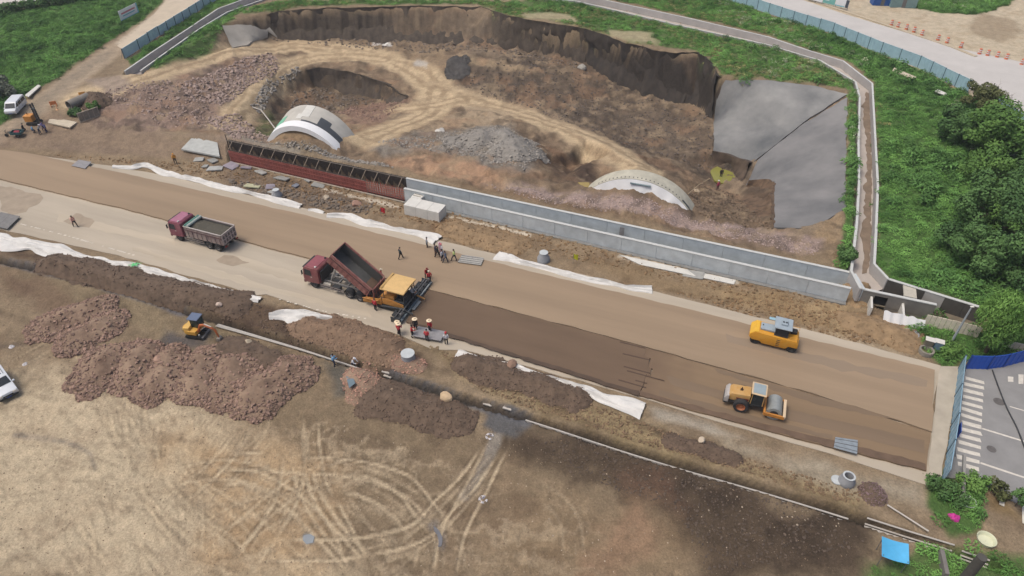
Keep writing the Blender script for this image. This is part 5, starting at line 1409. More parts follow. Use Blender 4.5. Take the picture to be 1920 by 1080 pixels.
mb = MB(); mb.box(-.85, -.1, .75, 1.15, 2.35, 2.42, .02); mb.M = Matrix.Identity(4); part('open_hatch', mb, mat('pale_blue', (158, 196, 212), .5, .05), pr)
mb = MB(); mb.box(.35, .75, -.25, .25, 1.75, 2.2, .04); part('seat', mb, M_black, pr)
mb = MB(); mb.cyl((1.0, -.05, 2.1), (1.03, -.05, 2.12), .2, n=12); part('steering_wheel', mb, M_black, pr)
mb = MB(); mb.box(1.45, 2.1, .1, .7, 1.62, 2.0, .05); part('toolbox', mb, M_black, pr)
mb = MB()
for y in (-.9, .9): mb.tube([(1.5, y, 1.6), (1.5, y, 2.05), (2.3, y, 2.05), (2.3, y, 1.6)], .03, 5)
part('hand_rail', mb, M_yel, pr)

# ---- single drum roller
M_ylr = mat('weathered_yellow', (212, 158, 78), .6, .08, 2.0, hue2=(208, 172, 118)); M_ylo = mat('orange_yellow', (204, 138, 62), .5, .08, 1.5)
sc0 = G(1407, 762, .30)
sr = thing('drum_roller', 'weathered yellow single-drum roller with a smooth grey drum and two big tyres', 'roller', sc0, RH + .02)
for y in (-.95, .95): wheel(sr, -1.05, y, .78, .55, mat('orange_hub', (178, 112, 76), .6, .1), 1 if y > 0 else -1)
mb = MB(); mb.prism([(-2.55, .95), (-2.55, 1.5), (-2.2, 1.85), (-.35, 2.05), (-.35, 1.2), (-.7, .95)], -.68, .68, .08); hd_ = part('engine_hood', mb, M_ylr, sr)
mb = MB(); mb.prism([(-1.7, 1.45), (-.45, 1.6), (-.45, 1.35), (-1.6, 1.2)], -.72, -.69); part('side_decal', mb, mat('dark_red_decal', (112, 48, 44), .5, .05), hd_)
mb = MB(); mb.cyl((-1.3, .05, 1.9), (-1.3, .05, 2.3), .09, .05, 8); mb.box(-1.45, -1.15, -.1, .2, 1.9, 1.98); part('exhaust', mb, mat('dark_brown_exhaust', (72, 50, 32), .7, .1), sr)
mb = MB(); mb.prism([(-2.85, .7), (-2.85, 1.25), (-2.6, 1.6), (-2.4, 1.6), (-2.4, .7)], -.85, .85, .04); part('rear_guard', mb, mat('pale_guard', (186, 182, 178), .6, .1, 2), sr)
mb = MB(); mb.box(-2.9, -2.5, -.8, .8, .45, .75, .05); part('rear_bumper', mb, M_dk, sr)
mb = MB(); mb.box(-2.3, .1, -.62, .62, .55, 1.1, .05); part('chassis', mb, M_dk, sr)
mb = MB(); mb.box(-.25, 1.0, -.72, .72, .95, 1.12); part('platform', mb, M_dk, sr)
mb = MB(); mb.prism([(-.22, 1.12), (.85, 1.12), (1.0, 1.6), (.92, 2.55), (-.22, 2.55)], -.7, .7, .03); cb_ = part('cab', mb, mat('cab_glass_dark', (50, 60, 66), .15, .08, 3, spec=.35), sr)
for x, x2 in ((-.22, -.22), (.98, .93)):
    for y in (-.71, .71):
        mb = MB(); mb.cyl((x, y, 1.12), (x2, y, 2.56), .05, n=6); part('cab_pillar', mb, M_ylr, sr)
mb = MB(); mb.box(-.4, 1.12, -.85, .85, 2.56, 2.68, .04); rf_ = part('cab_roof', mb, mat('cream_roof', (222, 196, 160), .6, .06, 2), sr)
mb = MB(); mb.box(-.25, .97, -.68, .68, 2.68, 2.715, .01); part('roof_panel', mb, mat('grey_roof_panel', (156, 170, 176), .6, .06, 2), rf_)
for s in (-1, 1):
    mb = MB(); mb.box(-.05, .1, s * .98 - .06, s * .98 + .06, 1.9, 2.3, .02); mb.cyl((.02, s * .7, 2.2), (.02, s * .95, 2.15), .025, n=5); part('mirror', mb, M_black, sr)
mb = MB(); mb.box(.9, 1.3, -.2, .2, .55, .85); part('articulation_joint', mb, mat('rusty_joint', (120, 80, 62), .8, .15, 4), sr)
mb = MB(); mb.cyl((2.25, -1.0, .76), (2.25, 1.0, .76), .76, n=40); part('drum', mb, mat('drum_steel', (168, 172, 170), .45, .07, 2.5, metal=.25), sr)
for s in (-1, 1):
    mb = MB(); mb.box(1.25, 3.3, s * 1.12 - .09, s * 1.12 + .09, .5, .9, .03); part('drum_frame_side', mb, M_ylo, sr)
    mb = MB(); mb.cyl((2.25, s * 1.0, .76), (2.25, s * 1.06, .76), .45, n=16); part('drum_hub', mb, M_black, sr)
mb = MB(); mb.box(3.12, 3.4, -1.2, 1.2, .62, .98, .03); part('drum_frame_front', mb, mat('cream_beam', (226, 202, 170), .6, .06, 2), sr)
mb = MB(); mb.box(1.2, 1.42, -1.2, 1.2, .55, .95, .03); part('drum_frame_rear', mb, M_ylo, sr)
mb = MB(); mb.box(2.98, 3.1, -1.0, 1.0, .55, .8); part('scraper', mb, M_black, sr)

sr.scale = (.9, .95, .95)
# ---- mini excavator
ec = drop(372, 628)
ex_ = thing('mini_excavator', 'small yellow excavator with a blue-grey cab roof beside the trench', 'excavator', ec, RH + .18)
for y in (-.62, .62):
    mb = MB(); mb.prism([(-1.0, .15), (-.85, 0), (.85, 0), (1.0, .15), (1.0, .3), (.85, .45), (-.85, .45), (-1.0, .3)], y - .17, y + .17, .03); tr = part('crawler_track', mb, M_black, ex_)
    for k in range(9):
        mb = MB(); mb.box(-.84 + k * .2, -.76 + k * .2, y - .185, y + .185, .44, .48); part('track_pad', mb, M_tyre, tr)
mb = MB(); mb.box(.9, 1.1, -.75, .75, .1, .4, .02); mb.box(.3, .95, -.4, -.32, .2, .3); mb.box(.3, .95, .32, .4, .2, .3); part('dozer_blade', mb, M_steel, ex_)
mb = MB(); mb.cyl((0, 0, .4), (0, 0, .62), .42, n=14); part('slew_ring', mb, M_black, ex_)
prof = [(math.cos(a) * 1.05 - .35, math.sin(a) * .82) for a in np.linspace(math.radians(100), math.radians(260), 9)] + [(.45, -.8), (.5, .8)]
mb = MB(); mb.prism(prof, .62, 1.12, .04, axis='z'); part('counterweight', mb, mat('excavator_yellow', (220, 168, 74), .5, .06, 2), ex_)
mb = MB(); mb.prism([(-1.1, 1.1), (-.3, 1.1), (-.3, 1.5), (-.95, 1.45)], -.72, .72, .05); part('engine_hood', mb, mat('excavator_yellow_top', (226, 184, 100), .5, .06, 2), ex_)
mb = MB(); mb.prism([(-.25, 1.1), (.6, 1.1), (.68, 1.7), (.5, 2.3), (-.3, 2.3)], -.12, .72, .03); part('cab', mb, mat('cab_glass_green', (46, 66, 66), .15, .08, 3, spec=.35), ex_)
mb = MB(); mb.box(-.5, .72, -.3, .85, 2.3, 2.4, .03); part('cab_roof', mb, mat('slate_roof', (104, 118, 144), .55, .06, 2), ex_)
for x in (-.3, .6):
    for y in (-.13, .73):
        mb = MB(); mb.cyl((x, y, 1.1), (x, y, 2.3), .04, n=5); part('cab_pillar', mb, M_black, ex_)
M_bo = mat('boom_orange', (188, 104, 58), .5, .1, 2)
mb = MB(); mb.tube([(.5, -.35, .9), (1.0, -.35, 1.85), (1.5, -.35, 2.0), (2.5, -.35, 1.55)], [.16, .17, .15, .1], 6); part('boom', mb, M_bo, ex_)
mb = MB(); mb.tube([(2.3, -.35, 1.75), (2.6, -.35, 1.4), (2.75, -.35, .45)], [.1, .12, .08], 6); part('dipper_arm', mb, M_bo, ex_)
mb = MB(); mb.cyl((.9, -.35, 1.2), (1.6, -.35, 1.8), .05, n=6); mb.cyl((1.5, -.35, 2.12), (2.25, -.35, 1.85), .05, n=6); part('ram', mb, M_lamp, ex_)
mb = MB(); mb.prism([(2.6, .5), (2.95, .45), (3.0, .15), (2.75, -.02), (2.45, .1), (2.55, .3)], -.62, -.08, .02); part('bucket', mb, mat('bucket_steel', (140, 132, 124), .5, .15, 4), ex_)
mb = MB(); mb.cyl((.75, -.72, .75), (.8, -.72, .75), .1, n=8); part('work_lamp', mb, M_lamp, ex_)

# ---- cars
def car(name, label, cat, loc, rz, kind, paint):
    t = thing(name, label, cat, loc, rz)
    if kind == 'van':
        L, Wd, Ht, r = 4.7, 1.72, 1.95, .33
        prof = [(-2.3, .35), (2.2, .35), (2.35, .6), (2.3, .95), (1.75, 1.12), (1.05, 1.8), (.8, 1.92), (-2.05, 1.95), (-2.25, 1.75), (-2.35, .8)]
        ws = [(1.72, 1.16), (1.1, 1.77)]; wx = (1.5, -1.45)
        wins = [[(1.5, 1.15), (1.0, 1.66), (.62, 1.68), (.62, 1.13)], [(.5, 1.13), (.5, 1.68), (-.55, 1.7), (-.55, 1.13)], [(-.68, 1.13), (-.68, 1.7), (-2.0, 1.68), (-2.05, 1.15)]]
    else:
        L, Wd, Ht, r = 4.6, 1.84, 1.66, .36
        prof = [(-2.25, .4), (2.15, .4), (2.3, .65), (2.22, .92), (1.15, 1.06), (.35, 1.56), (.1, 1.62), (-1.5, 1.64), (-2.05, 1.2), (-2.3, 1.0), (-2.3, .6)]
        ws = [(1.1, 1.1), (.38, 1.54)]; wx = (1.42, -1.4)
        wins = [[(1.0, 1.08), (.38, 1.5), (-.2, 1.54), (-.2, 1.06)], [(-.3, 1.06), (-.3, 1.54), (-1.35, 1.54), (-1.8, 1.14)]]
    mb = MB(); mb.prism(prof, -Wd / 2, Wd / 2, .09); bo = part('body', mb, paint, t)
    (xa, za), (xb, zb) = ws; w2_ = Wd / 2 - .14
    mb = MB(); mb.add([(xa + .03, -w2_ - .04, za), (xa + .03, w2_ + .04, za), (xb + .05, w2_ - .04, zb), (xb + .05, -w2_ + .04, zb)], [(0, 1, 2, 3)]); part('windscreen', mb, M_glass, t)
    for s in (-1, 1):
        for q in wins:
            mb = MB(); mb.prism(q, s * Wd / 2 - .012, s * Wd / 2 + .012); part('side_window', mb, M_glass, t)
        for x in wx: wheel(t, x, s * (Wd / 2 - .12), r, .22, M_rim, s)
        mb = MB(); mb.box(2.14 if kind != 'van' else 2.2, 2.3 if kind != 'van' else 2.34, s * .62 - .2, s * .62 + .2, .72, .88, .03); part('headlight', mb, M_lamp, t)
        mb = MB(); mb.box(-2.37, -2.28, s * .72 - .1, s * .72 + .1, .85, 1.15, .02); part('tail_lamp', mb, M_tail, t)
        mb = MB(); mb.box(1.0 if kind != 'van' else 1.4, 1.18 if kind != 'van' else 1.55, s * (Wd / 2 + .12) - .1, s * (Wd / 2 + .12) + .1, 1.05, 1.2, .03); part('mirror', mb, paint, t)
        for x in ((.62, -.6) if kind == 'van' else (.9, -.25, -1.3)):
            mb = MB(); mb.box(x - .012, x + .012, s * Wd / 2 - .006, s * Wd / 2 + .006, .45, 1.1); part('door_gap', mb, M_black, t)
    mb = MB(); mb.box(2.22, 2.36, -Wd / 2 + .1, Wd / 2 - .1, .36, .5, .03); mb.box(2.22, 2.33, -.45, .45, .58, .7, .01); part('grille', mb, M_black, t)
    mb = MB(); mb.box(2.34, 2.37, -.22, .22, .44, .54); part('number_plate', mb, mat('plate_blue', (60, 84, 150), .5, .03), t)
    if kind != 'van':
        mb = MB(); mb.box(-1.2, .0, -.5, .5, 1.63, 1.66, .01); part('sunroof', mb, M_glass, t)
        for s in (-1, 1):
            mb = MB(); mb.cyl((-1.4, s * .68, 1.69), (.1, s * .68, 1.67), .025, n=5); part('roof_rail', mb, M_steel, t)
    return t
M_wh = mat('white_paint', (226, 230, 236), .3, .02)
vh = G(20, 218, 1.5) - G(52, 184, 1.5)
car('van', 'white minivan driving down the dirt road past the green field', 'van', drop(33, 208), math.atan2(vh.y, vh.x), 'van', M_wh)
car('car', 'white car parked at the edge of the bare field beside the gravel piles', 'car', drop(6, 728), math.atan2(*(lambda a: (a.y, a.x))(G(22, 742) - G(-8, 700))), 'suv', M_wh)

# ---- crawler drill and tricycle by the left road
dc = drop(66, 232)
dr = thing('drilling_rig', 'small orange drilling rig with dark mast among workers by the left road', 'drilling rig', dc, RH + .4)
for y in (-.6, .6):
    mb = MB(); mb.prism([(-1.0, .12), (-.8, 0), (.8, 0), (1.0, .15), (.85, .42), (-.85, .42)], y - .16, y + .16, .03); part('crawler_track', mb, M_black, dr)
mb = MB(); mb.box(-1.1, .2, -.6, .6, .5, 1.5, .06); part('engine_box', mb, mat('rig_orange', (214, 146, 66), .55, .1, 2), dr)
mb = MB(); mb.cyl((-.7, .2, 1.5), (-.7, .2, 1.8), .07, n=6); part('exhaust', mb, M_black, dr)
for y in (-.28, .28):
    mb = MB(); mb.box(.7, .86, y - .07, y + .07, .3, 3.4)
    for k in range(9): mb.box(.66, .9, y - .1, y + .1, .5 + k * .33, .6 + k * .33)
    part('mast_rail', mb, M_dk, dr)
mb = MB(); mb.box(.68, .9, -.3, .3, 2.3, 2.6, .03); part('drill_head', mb, M_bl, dr)
mb = MB(); mb.cyl((.8, 0, .0), (.8, 0, 2.3), .06, n=8); part('drill_rod', mb, M_steel, dr)
tc = drop(28, 256)
tri = thing('cargo_tricycle', 'dark teal motor tricycle with a load box at the left roadside', 'tricycle', tc, RH + .5 + math.pi)
for x, y in ((1.1, 0), (-.7, -.5), (-.7, .5)): wheel(tri, x, y, .28, .14, M_black, 1)
mb = MB(); mb.box(-1.4, .2, -.6, .6, .5, .58)
for y in (-.6, .6): mb.box(-1.4, .2, y - .03, y + .03, .58, .9)
for x in (-1.4, .2): mb.box(x - .03, x + .03, -.57, .57, .58, .9)
part('load_box', mb, mat('teal_paint', (48, 92, 98), .6, .12, 2), tri)
mb = MB(); mb.tube([(.2, 0, .55), (.7, 0, .5), (1.1, 0, .8), (1.0, 0, 1.1)], .05, 6); mb.cyl((1.0, -.35, 1.1), (1.0, .35, 1.1), .025, n=6); part('frame', mb, M_black, tri)
mb = MB(); mb.box(.3, .75, -.18, .18, .75, .85, .03); part('seat', mb, M_black, tri)
mb = MB(); mb.cyl((-1.0, 0, .75), (-.3, .1, .8), .22, n=8); part('red_bundle', mb, mat('crimson_cloth', (168, 60, 76), .8, .1), tri)

# ================================================================== PEOPLE
SKIN = mat('skin', (176, 130, 104), .6, .06, 6); HAIR = mat('black_hair', (38, 36, 36), .6, .1, 20); SHOE = mat('dark_shoes', (46, 44, 44), .7, .1, 8)
def person_meshes(pose):
    """one grown body surface; its clothes are copies of its faces set off outwards"""
    V = []; Rd = []; Ed = []; K = []
    def v(p, r): V.append(p); Rd.append(r); return len(V) - 1
    def e(a, b, k): Ed.append((a, b)); K.append(k)
    lean = {'bend': .45, 'crouch': .3}.get(pose, 0.04); hip = .92 if pose != 'crouch' else .62
    pel = v((0, 0, hip), .135)
    def tp(h, f=0): return (math.sin(lean) * h + f, 0, hip + math.cos(lean) * h)
    wa = v(tp(.16), .125); ch = v(tp(.36), .15); nk = v(tp(.52), .06); 
    h1 = v(tp(.60, .02), .075); h2 = v(tp(.70, .03), .095); h3 = v(tp(.79, .02), .07)
    e(pel, wa, 'top'); e(wa, ch, 'top'); e(ch, nk, 'skin'); e(nk, h1, 'skin'); e(h1, h2, 'skin'); e(h2, h3, 'skin')
    st = {'stand': (.03, -.03), 'walk': (.3, -.28), 'bend': (.1, -.12), 'hold': (.12, -.06), 'crouch': (.1, .0)}[pose]
    for s, fx in ((1, st[0]), (-1, st[1])):
        hj = v((0, s * .1, hip - .06), .1); kn = v((fx * .6 + (.06 if pose != 'crouch' else .3), s * .12, hip * .53), .066); an = v((fx, s * .12, .1), .045); to = v((fx + .15, s * .13, .04), .04)
        e(pel, hj, 'leg'); e(hj, kn, 'leg'); e(kn, an, 'leg'); e(an, to, 'shoe')
        sh = tp(.45); shj = v((sh[0], s * .19, sh[2]), .07)
        if pose == 'hold' or pose == 'bend': el = (sh[0] + .14, s * .27, sh[2] - .24); wr = (sh[0] + .38, s * .16, sh[2] - .3)
        elif pose == 'walk': el = (sh[0] - s * .12, s * .26, sh[2] - .27); wr = (sh[0] - s * .06 + .12, s * .26, sh[2] - .5)
        else: el = (sh[0] - .03, s * .26, sh[2] - .28); wr = (sh[0] + .05, s * .25, sh[2] - .52)
        elj = v(el, .048); wrj = v(wr, .034); d = (Vector(wr) - Vector(el)).normalized(); ha = v(tuple(Vector(wr) + d * .07), .03)
        e(ch, shj, 'top'); e(shj, elj, 'top'); e(elj, wrj, 'arm'); e(wrj, ha, 'skin')
        out = Vector((0, s, 0)); side = d.cross(out).normalized()
        for k, (off, ln) in enumerate(((-.03, .075), (-.01, .09), (.01, .085), (.03, .065))):
            a0 = Vector(V[ha]) + side * off * .6 + d * .02; f1 = v(tuple(a0 + d * ln * .6 + side * off * .5), .0095); f2 = v(tuple(a0 + d * ln + side * off * .5 - out * .015), .008)
            e(ha, f1, 'skin'); e(f1, f2, 'skin')
        tb = v(tuple(Vector(V[wrj]) + d * .05 + side * -.05 - out * .02), .010); e(wrj, tb, 'skin')
    me = bpy.data.meshes.new('tmp'); me.from_pydata(V, Ed, [])
    o = bpy.data.objects.new('tmp', me); COL.objects.link(o)
    md = o.modifiers.new('s', 'SKIN'); md.use_smooth_shade = True
    for i, sv in enumerate(me.skin_vertices[0].data):
        sv.radius = (Rd[i], Rd[i]); sv.use_root = (i == 0)
    sb_ = o.modifiers.new('u', 'SUBSURF'); sb_.levels = 1
    dg = bpy.context.evaluated_depsgraph_get(); ev = o.evaluated_get(dg)
    bme = bpy.data.meshes.new_from_object(ev)
    bpy.data.objects.remove(o)
    co = np.array([x.co[:] for x in bme.vertices]); nr = np.array([x.normal[:] for x in bme.vertices])
    A = np.array([V[a] for a, b in Ed]); B = np.array([V[b] for a, b in Ed])
    def kind_of(p):
        t = np.clip(((p - A) * (B - A)).sum(1) / (((B - A) ** 2).sum(1) + 1e-9), 0, 1)
        return K[int(np.argmin(np.linalg.norm(p - A - t[:, None] * (B - A), axis=1)))]
    kinds = [kind_of(np.array(f.center[:])) for f in bme.polygons]
    faces = [list(f.vertices) for f in bme.polygons]
    def sub(name, ks, off, q=0):
        fs = [f for f, k in zip(faces, kinds) if k in ks and (q == 0 or co[f[0]][1] * q > 0)]
        used = sorted({i for f in fs for i in f}); mp = {i: j for j, i in enumerate(used)}
        m = bpy.data.meshes.new(name); m.from_pydata([tuple(co[i] + nr[i] * off) for i in used], [], [[mp[i] for i in f] for f in fs])
        m.polygons.foreach_set('use_smooth', [True] * len(m.polygons)); m.update(); m.materials.append(None); return m
    head = co[[i for f, k in zip(faces, kinds) if k == 'skin' for i in f]]
    hc = Vector(V[h2]) 
    bme.materials.clear(); bme.materials.append(SKIN)
    # eyes, nose, mouth, ears: small pieces set on the head
    mb = MB()
    for s in (-1, 1):
        mb.lathe([(.001, .012), (.012, .004), (.012, -.004)], 6, 'x', (hc.x + .088, s * .035, hc.z + .0)); mb.box(hc.x - .02, hc.x + .015, s * .096 - .01, s * .096 + .01, hc.z - .03, hc.z + .025)
    fm_e = mb.mesh('face', HAIR)
    mb = MB(); mb.prism([(hc.x + .08, hc.z + .005), (hc.x + .118, hc.z - .035), (hc.x + .08, hc.z - .04)], -.012, .012); nose = mb.mesh('nose', SKIN)
    mb = MB()
    mb.grid(lambda i, j: (hc.x - .012 + .108 * math.cos(2 * math.pi * i) * math.sin(.05 + j * 1.5), .108 * math.sin(2 * math.pi * i) * math.sin(.05 + j * 1.5), hc.z + .02 + .1 * math.cos(.05 + j * 1.5)), 12, 4); hair = mb.mesh('hair', HAIR, 80)
    mb = MB(); mb.lathe([(.005, .16), (.09, .13), (.13, .05), (.135, .03)], 12, 'z', (hc.x, 0, hc.z)); mb.box(hc.x + .1, hc.x + .19, -.09, .09, hc.z + .03, hc.z + .045); helmet = mb.mesh('helmet', None, 50)
    mb = MB(); mb.lathe([(.005, .2), (.08, .17), (.1, .08), (.29, .03), (.295, .035), (.11, .095)], 16, 'z', (hc.x, 0, hc.z)); straw = mb.mesh('hat', None, 50)
    for m in (helmet, straw): m.materials.append(None)
    return dict(body=bme, shirt=sub('shirt', ('top',), .014), sleeves=[sub('sleeve', ('arm',), .01, q) for q in (1, -1)], trousers=sub('trousers', ('leg',), .014), shoes=[sub('shoe', ('shoe',), .012, q) for q in (1, -1)], eyes=fm_e, nose=nose, hair=hair, helmet=helmet, straw=straw)
POSES = {p: person_meshes(p) for p in ('stand', 'walk', 'hold', 'bend', 'crouch')}
def cloth(c): return mat('cloth_%d_%d_%d' % c, c, .85, .1, 6)
RED, DRK, NAVY, WHT, GRY, PINK, VEST, SKY, ORG, PURP, TEAL, CREAM = (196, 52, 62), (48, 47, 52), (56, 62, 84), (222, 222, 228), (150, 156, 164), (212, 176, 196), (206, 224, 140), (124, 176, 220), (222, 156, 60), (150, 138, 190), (64, 78, 84), (226, 214, 194)
def person(u, v, top, leg, hat, pose, face, label, z=None, vest=None, ground=None, group='people on the building site'):
    loc = ground if ground is not None else (G(u, v, z) if z is not None else drop(u, v))
    t = thing('person', label, 'person', loc, math.radians(face), group)
    P = POSES[pose]
    def child(n, me, m):
        o = bpy.data.objects.new(n, me); COL.objects.link(o); o.parent = t
        if m is not None:
            o.material_slots[0].link = 'OBJECT'; o.material_slots[0].material = m
        return o
    b = child('body', P['body'], None); child('shirt', P['shirt'], cloth(top)); child('sleeve', P['sleeves'][0], cloth(top)); child('sleeve', P['sleeves'][1], cloth(top)); child('trousers', P['trousers'], cloth(leg)); child('shoe', P['shoes'][0], SHOE); child('shoe', P['shoes'][1], SHOE)
    for n, k in (('eyes', 'eyes'), ('nose', 'nose')): 
        o = child(n, P[k], None); o.parent = b
    if hat is None or hat == 'hair': child('hair', P['hair'], None)
    elif hat == 'straw': child('straw_hat', P['straw'], mat('straw', (240, 220, 188), .8, .05, 8))
    else: child('helmet', P['helmet'], cloth(hat) if isinstance(hat, tuple) else None)
    if vest:
        o = child('safety_vest', P['shirt'], cloth(vest)); o.scale = (1.03, 1.02, 1.0)
    return t
RZ = .09; RU = .325
person(142, 425, (228, 176, 160), DRK, 'hair', 'walk', -30, 'person in a pale pink shirt walking alone on the bare concrete left of the trucks', RZ)
person(330, 307, ORG, DRK, ORG, 'walk', -60, 'person in an orange jacket walking below the pale tilted slab')
person(751, 485, TEAL, DRK, 'hair', 'walk', 20, 'person in dark clothes standing alone on the brown road behind the paver', RU)
person(801, 466, GRY, DRK, 'hair', 'stand', 10, 'person in a grey shirt at the road edge beside the rolled white sheet', RZ)
person(817, 478, NAVY, DRK, 'hair', 'stand', 200, 'person in a navy shirt and black trousers facing the pink-shirted pair', RU)
person(821, 482, DRK, DRK, 'hair', 'walk', 160, 'person all in black close beside the navy-shirted person', RU)
person(826, 475, PINK, PINK, PINK, 'stand', 220, 'person in pale pink from head to foot within the standing group', RU)
person(829, 478, WHT, (104, 56, 64), (214, 120, 130), 'stand', 200, 'person in a white shirt with dark red trousers and pink cap', RU)
person(830, 489, WHT, NAVY, 'hair', 'stand', 150, 'person in a white top half hidden by the striding grey-blue person', RU)
person(836, 492, (104, 112, 134), (66, 72, 92), 'hair', 'walk', 170, 'person in grey-blue striding ahead of the standing group', RU)
person(852, 489, DRK, NAVY, 'hair', 'walk', 160, 'person in a pale yellow vest over black walking toward the steel mesh mats', RU, vest=VEST)
person(800, 521, (150, 42, 46), DRK, (120, 36, 40), 'bend', -60, 'person in dark red bending at the far end of the screed', RU)
person(806, 530, RED, DRK, CREAM, 'stand', 110, 'person in bright red with a cream hat at the far end of the screed', RU)
person(716, 526, RED, DRK, CREAM, 'stand', 0, 'person in red behind the tipped truck body, only head and shoulders showing', RU)
person(704, 582, RED, DRK, 'hair', 'stand', 60, 'person in a red jacket watching beside the orange paver hopper', RZ)
person(746, 625, RED, DRK, 'straw', 'hold', 30, 'person in red and a straw hat at the near end of the screed', RZ)
person(749, 629, (212, 70, 78), DRK, 'straw', 'hold', 70, 'straw-hatted person in paler red pressed close to another at the screed end', RZ)
person(773, 632, RED, DRK, 'hair', 'hold', 10, 'bareheaded person in red left of the grey plates', RZ)
person(780, 619, DRK, DRK, 'straw', 'stand', -100, 'person in black with a round straw hat at the dark layer edge', RU)
person(807, 622, RED, DRK, 'straw', 'stand', -120, 'person in red with a straw hat standing on the fresh brown layer', RU)
person(801, 640, (214, 66, 74), DRK, 'hair', 'stand', 80, 'person in bright red with back turned, in front of the grey plates', RZ)
person(837, 646, WHT, DRK, RED, 'stand', 90, 'person in a white shirt and red helmet by the fresh layer edge', RZ)
person(627, 687, SKY, NAVY, 'hair', 'hold', 40, 'person in a sky-blue shirt bending over the pipes beside the trench', None)
person(663, 691, WHT, NAVY, WHT, 'bend', -20, 'person in a white top and blue trousers stepping along the pipes', None)
person(63, 250, SKY, NAVY, 'hair', 'crouch', 30, 'person in pale blue crouched at the foot of the drilling rig')
person(76, 252, GRY, NAVY, WHT, 'bend', 20, 'person in grey with a white hat stooping beside the drilling rig')
person(84, 246, PURP, NAVY, 'hair', 'hold', 190, 'person in a lilac shirt leaning toward the drilling rig')
person(89, 249, (126, 124, 168), (52, 54, 96), 'hair', 'stand', 200, 'person in violet and dark blue at the outer edge of the rig crew')
person(45, 247, DRK, DRK, 'hair', 'crouch', 20, 'person in dark clothes crouched between tricycle and drilling rig')
person(1351, 333, DRK, DRK, 'hair', 'stand', -90, 'person in black standing in the green puddle of the deep pit', None)
person(1345, 357, (196, 84, 110), (120, 84, 88), WHT, 'stand', 120, 'person in pink with a white helmet on the pit floor near the puddle', None)
tb = pav.matrix_basis @ Vector((-1.25, .7, 1.62)); tb2 = pav.matrix_basis @ Vector((-2.05, -.4, 1.15))
person(0, 0, GRY, DRK, 'hair', 'hold', math.degrees(RH), 'person in grey driving at the paver desk under the tan canopy', ground=tb2)
tv = tk2.matrix_basis @ Vector((2.0, -1.05, 2.2))
cl = G(617, 487, 1.9)
person(0, 0, TEAL, DRK, 'hair', 'bend', 10, 'person in a bright yellow-green vest clinging behind the tipped truck cab', ground=tk2.matrix_basis @ Vector((1.75, -1.15, 1.35)), vest=(190, 220, 110))

# ================================================================== FLAGS, MANHOLES, SLABS, PLATES
def flag(u, v, col, label, h=1.5):
    p = drop(u, v); t = thing('flag', label, 'flag', p)
    mb = MB(); mb.cyl((0, 0, 0), (.02, 0, h), .025, n=5); part('pole', mb, M_steel, t)
    mb = MB(); f = lambda i, j, o=0: (.03 + i * .55, .08 * math.sin(i * 6 + j * 2) + o, h - .75 + j * .75 - .15 * i); mb.grid(f, 6, 4); mb.grid(lambda i, j: f(1 - i, j, .012), 6, 4); part('cloth', mb, mat('flag_%d' % col[0], col, .8, .06, 3), t)
flag(715, 407, (226, 52, 62), 'red flag on a short pole beside the long concrete block')
flag(1074, 495, (214, 214, 48), 'yellow flag on a short pole right of the concrete manhole cone')
mb = MB()
for a in range(6):
    th_ = a * math.pi / 3; mb.add([(math.cos(th_ - .4) * .25, math.sin(th_ - .4) * .25, .0), (math.cos(th_) * .9, math.sin(th_) * .6, .05), (math.cos(th_ + .4) * .25, math.sin(th_ + .4) * .25, .0), (0, 0, .12)], [(0, 1, 3), (1, 2, 3)])
p = drop(256, 503); one('green_cloth', mb, mat('bright_green_cloth', (112, 222, 142), .8, .06, 3), 'small bright green cloth lying on the white sheet edge', 'cloth', (p.x, p.y, p.z + .55), .3)

def manhole(u, v, r0, r1, h, label, lid=True, ring=False):
    p = drop(u, v); t = thing('manhole_riser', label, 'manhole', (p.x, p.y, p.z - .05), 0, 'concrete manhole risers')
    mb = MB(); mb.lathe([(r0 * .96, 0), (r0, .05), (r0, h * .45), (r1, h * .85), (r1, h), (r1 - .14, h), (r1 - .14, .1), (r0 * .6, .05)], 22); part('riser', mb, mat('riser_concrete', (160, 162, 166), .85, .09, 2), t)
    if lid:
        mb = MB(); mb.lathe([(r1 + .03, h + .01), (r1 + .03, h + .09), (.02, h + .1)], 22); part('lid', mb, mat('riser_lid', (198, 204, 206), .8, .06, 2), t)
    else:
        mb = MB(); mb.lathe([(.02, .12), (r1 - .15, .12)], 18); part('inside', mb, mat('riser_inside', (66, 64, 66), .9, .1), t)
        mb = MB(); mb.lathe([(r1 - .12, h + .005), (r1 - .12, h + .03), (r1 + .02, h + .03), (r1 + .02, h - .02)], 22); part('rim', mb, mat('riser_lid', (198, 204, 206)), t)
    return t
manhole(1019, 490, .78, .5, 1.3, 'tapered grey concrete manhole riser left of the yellow flag')
manhole(766, 676, .74, .68, 1.0, 'round concrete manhole riser with pale lid amid pink brick rubble')
manhole(520, 369, .7, .42, 1.1, 'small tapered concrete riser among grey slabs below the red formwork')
manhole(1586, 905, .68, .5, 1.0, 'open concrete manhole riser with a dark round mouth near the street', lid=False)
p = drop(1569, 901); mb = MB(); mb.lathe([(.02, .1), (.48, .1), (.5, .06), (.5, 0)], 22); one('concrete_disc', mb, mat('riser_lid', (198, 204, 206)), 'round pale concrete disc lying beside the open riser', 'disc', p)
p = drop(1706, 631); mb = MB(); mb.lathe([(.42, .05), (.42, .42), (.78, .42), (.8, .3), (.8, .05), (.42, .05)], 22); one('concrete_ring', mb, mat('riser_concrete', (160, 162, 166)), 'thick concrete ring lying flat by the white sheeting', 'concrete ring', p)
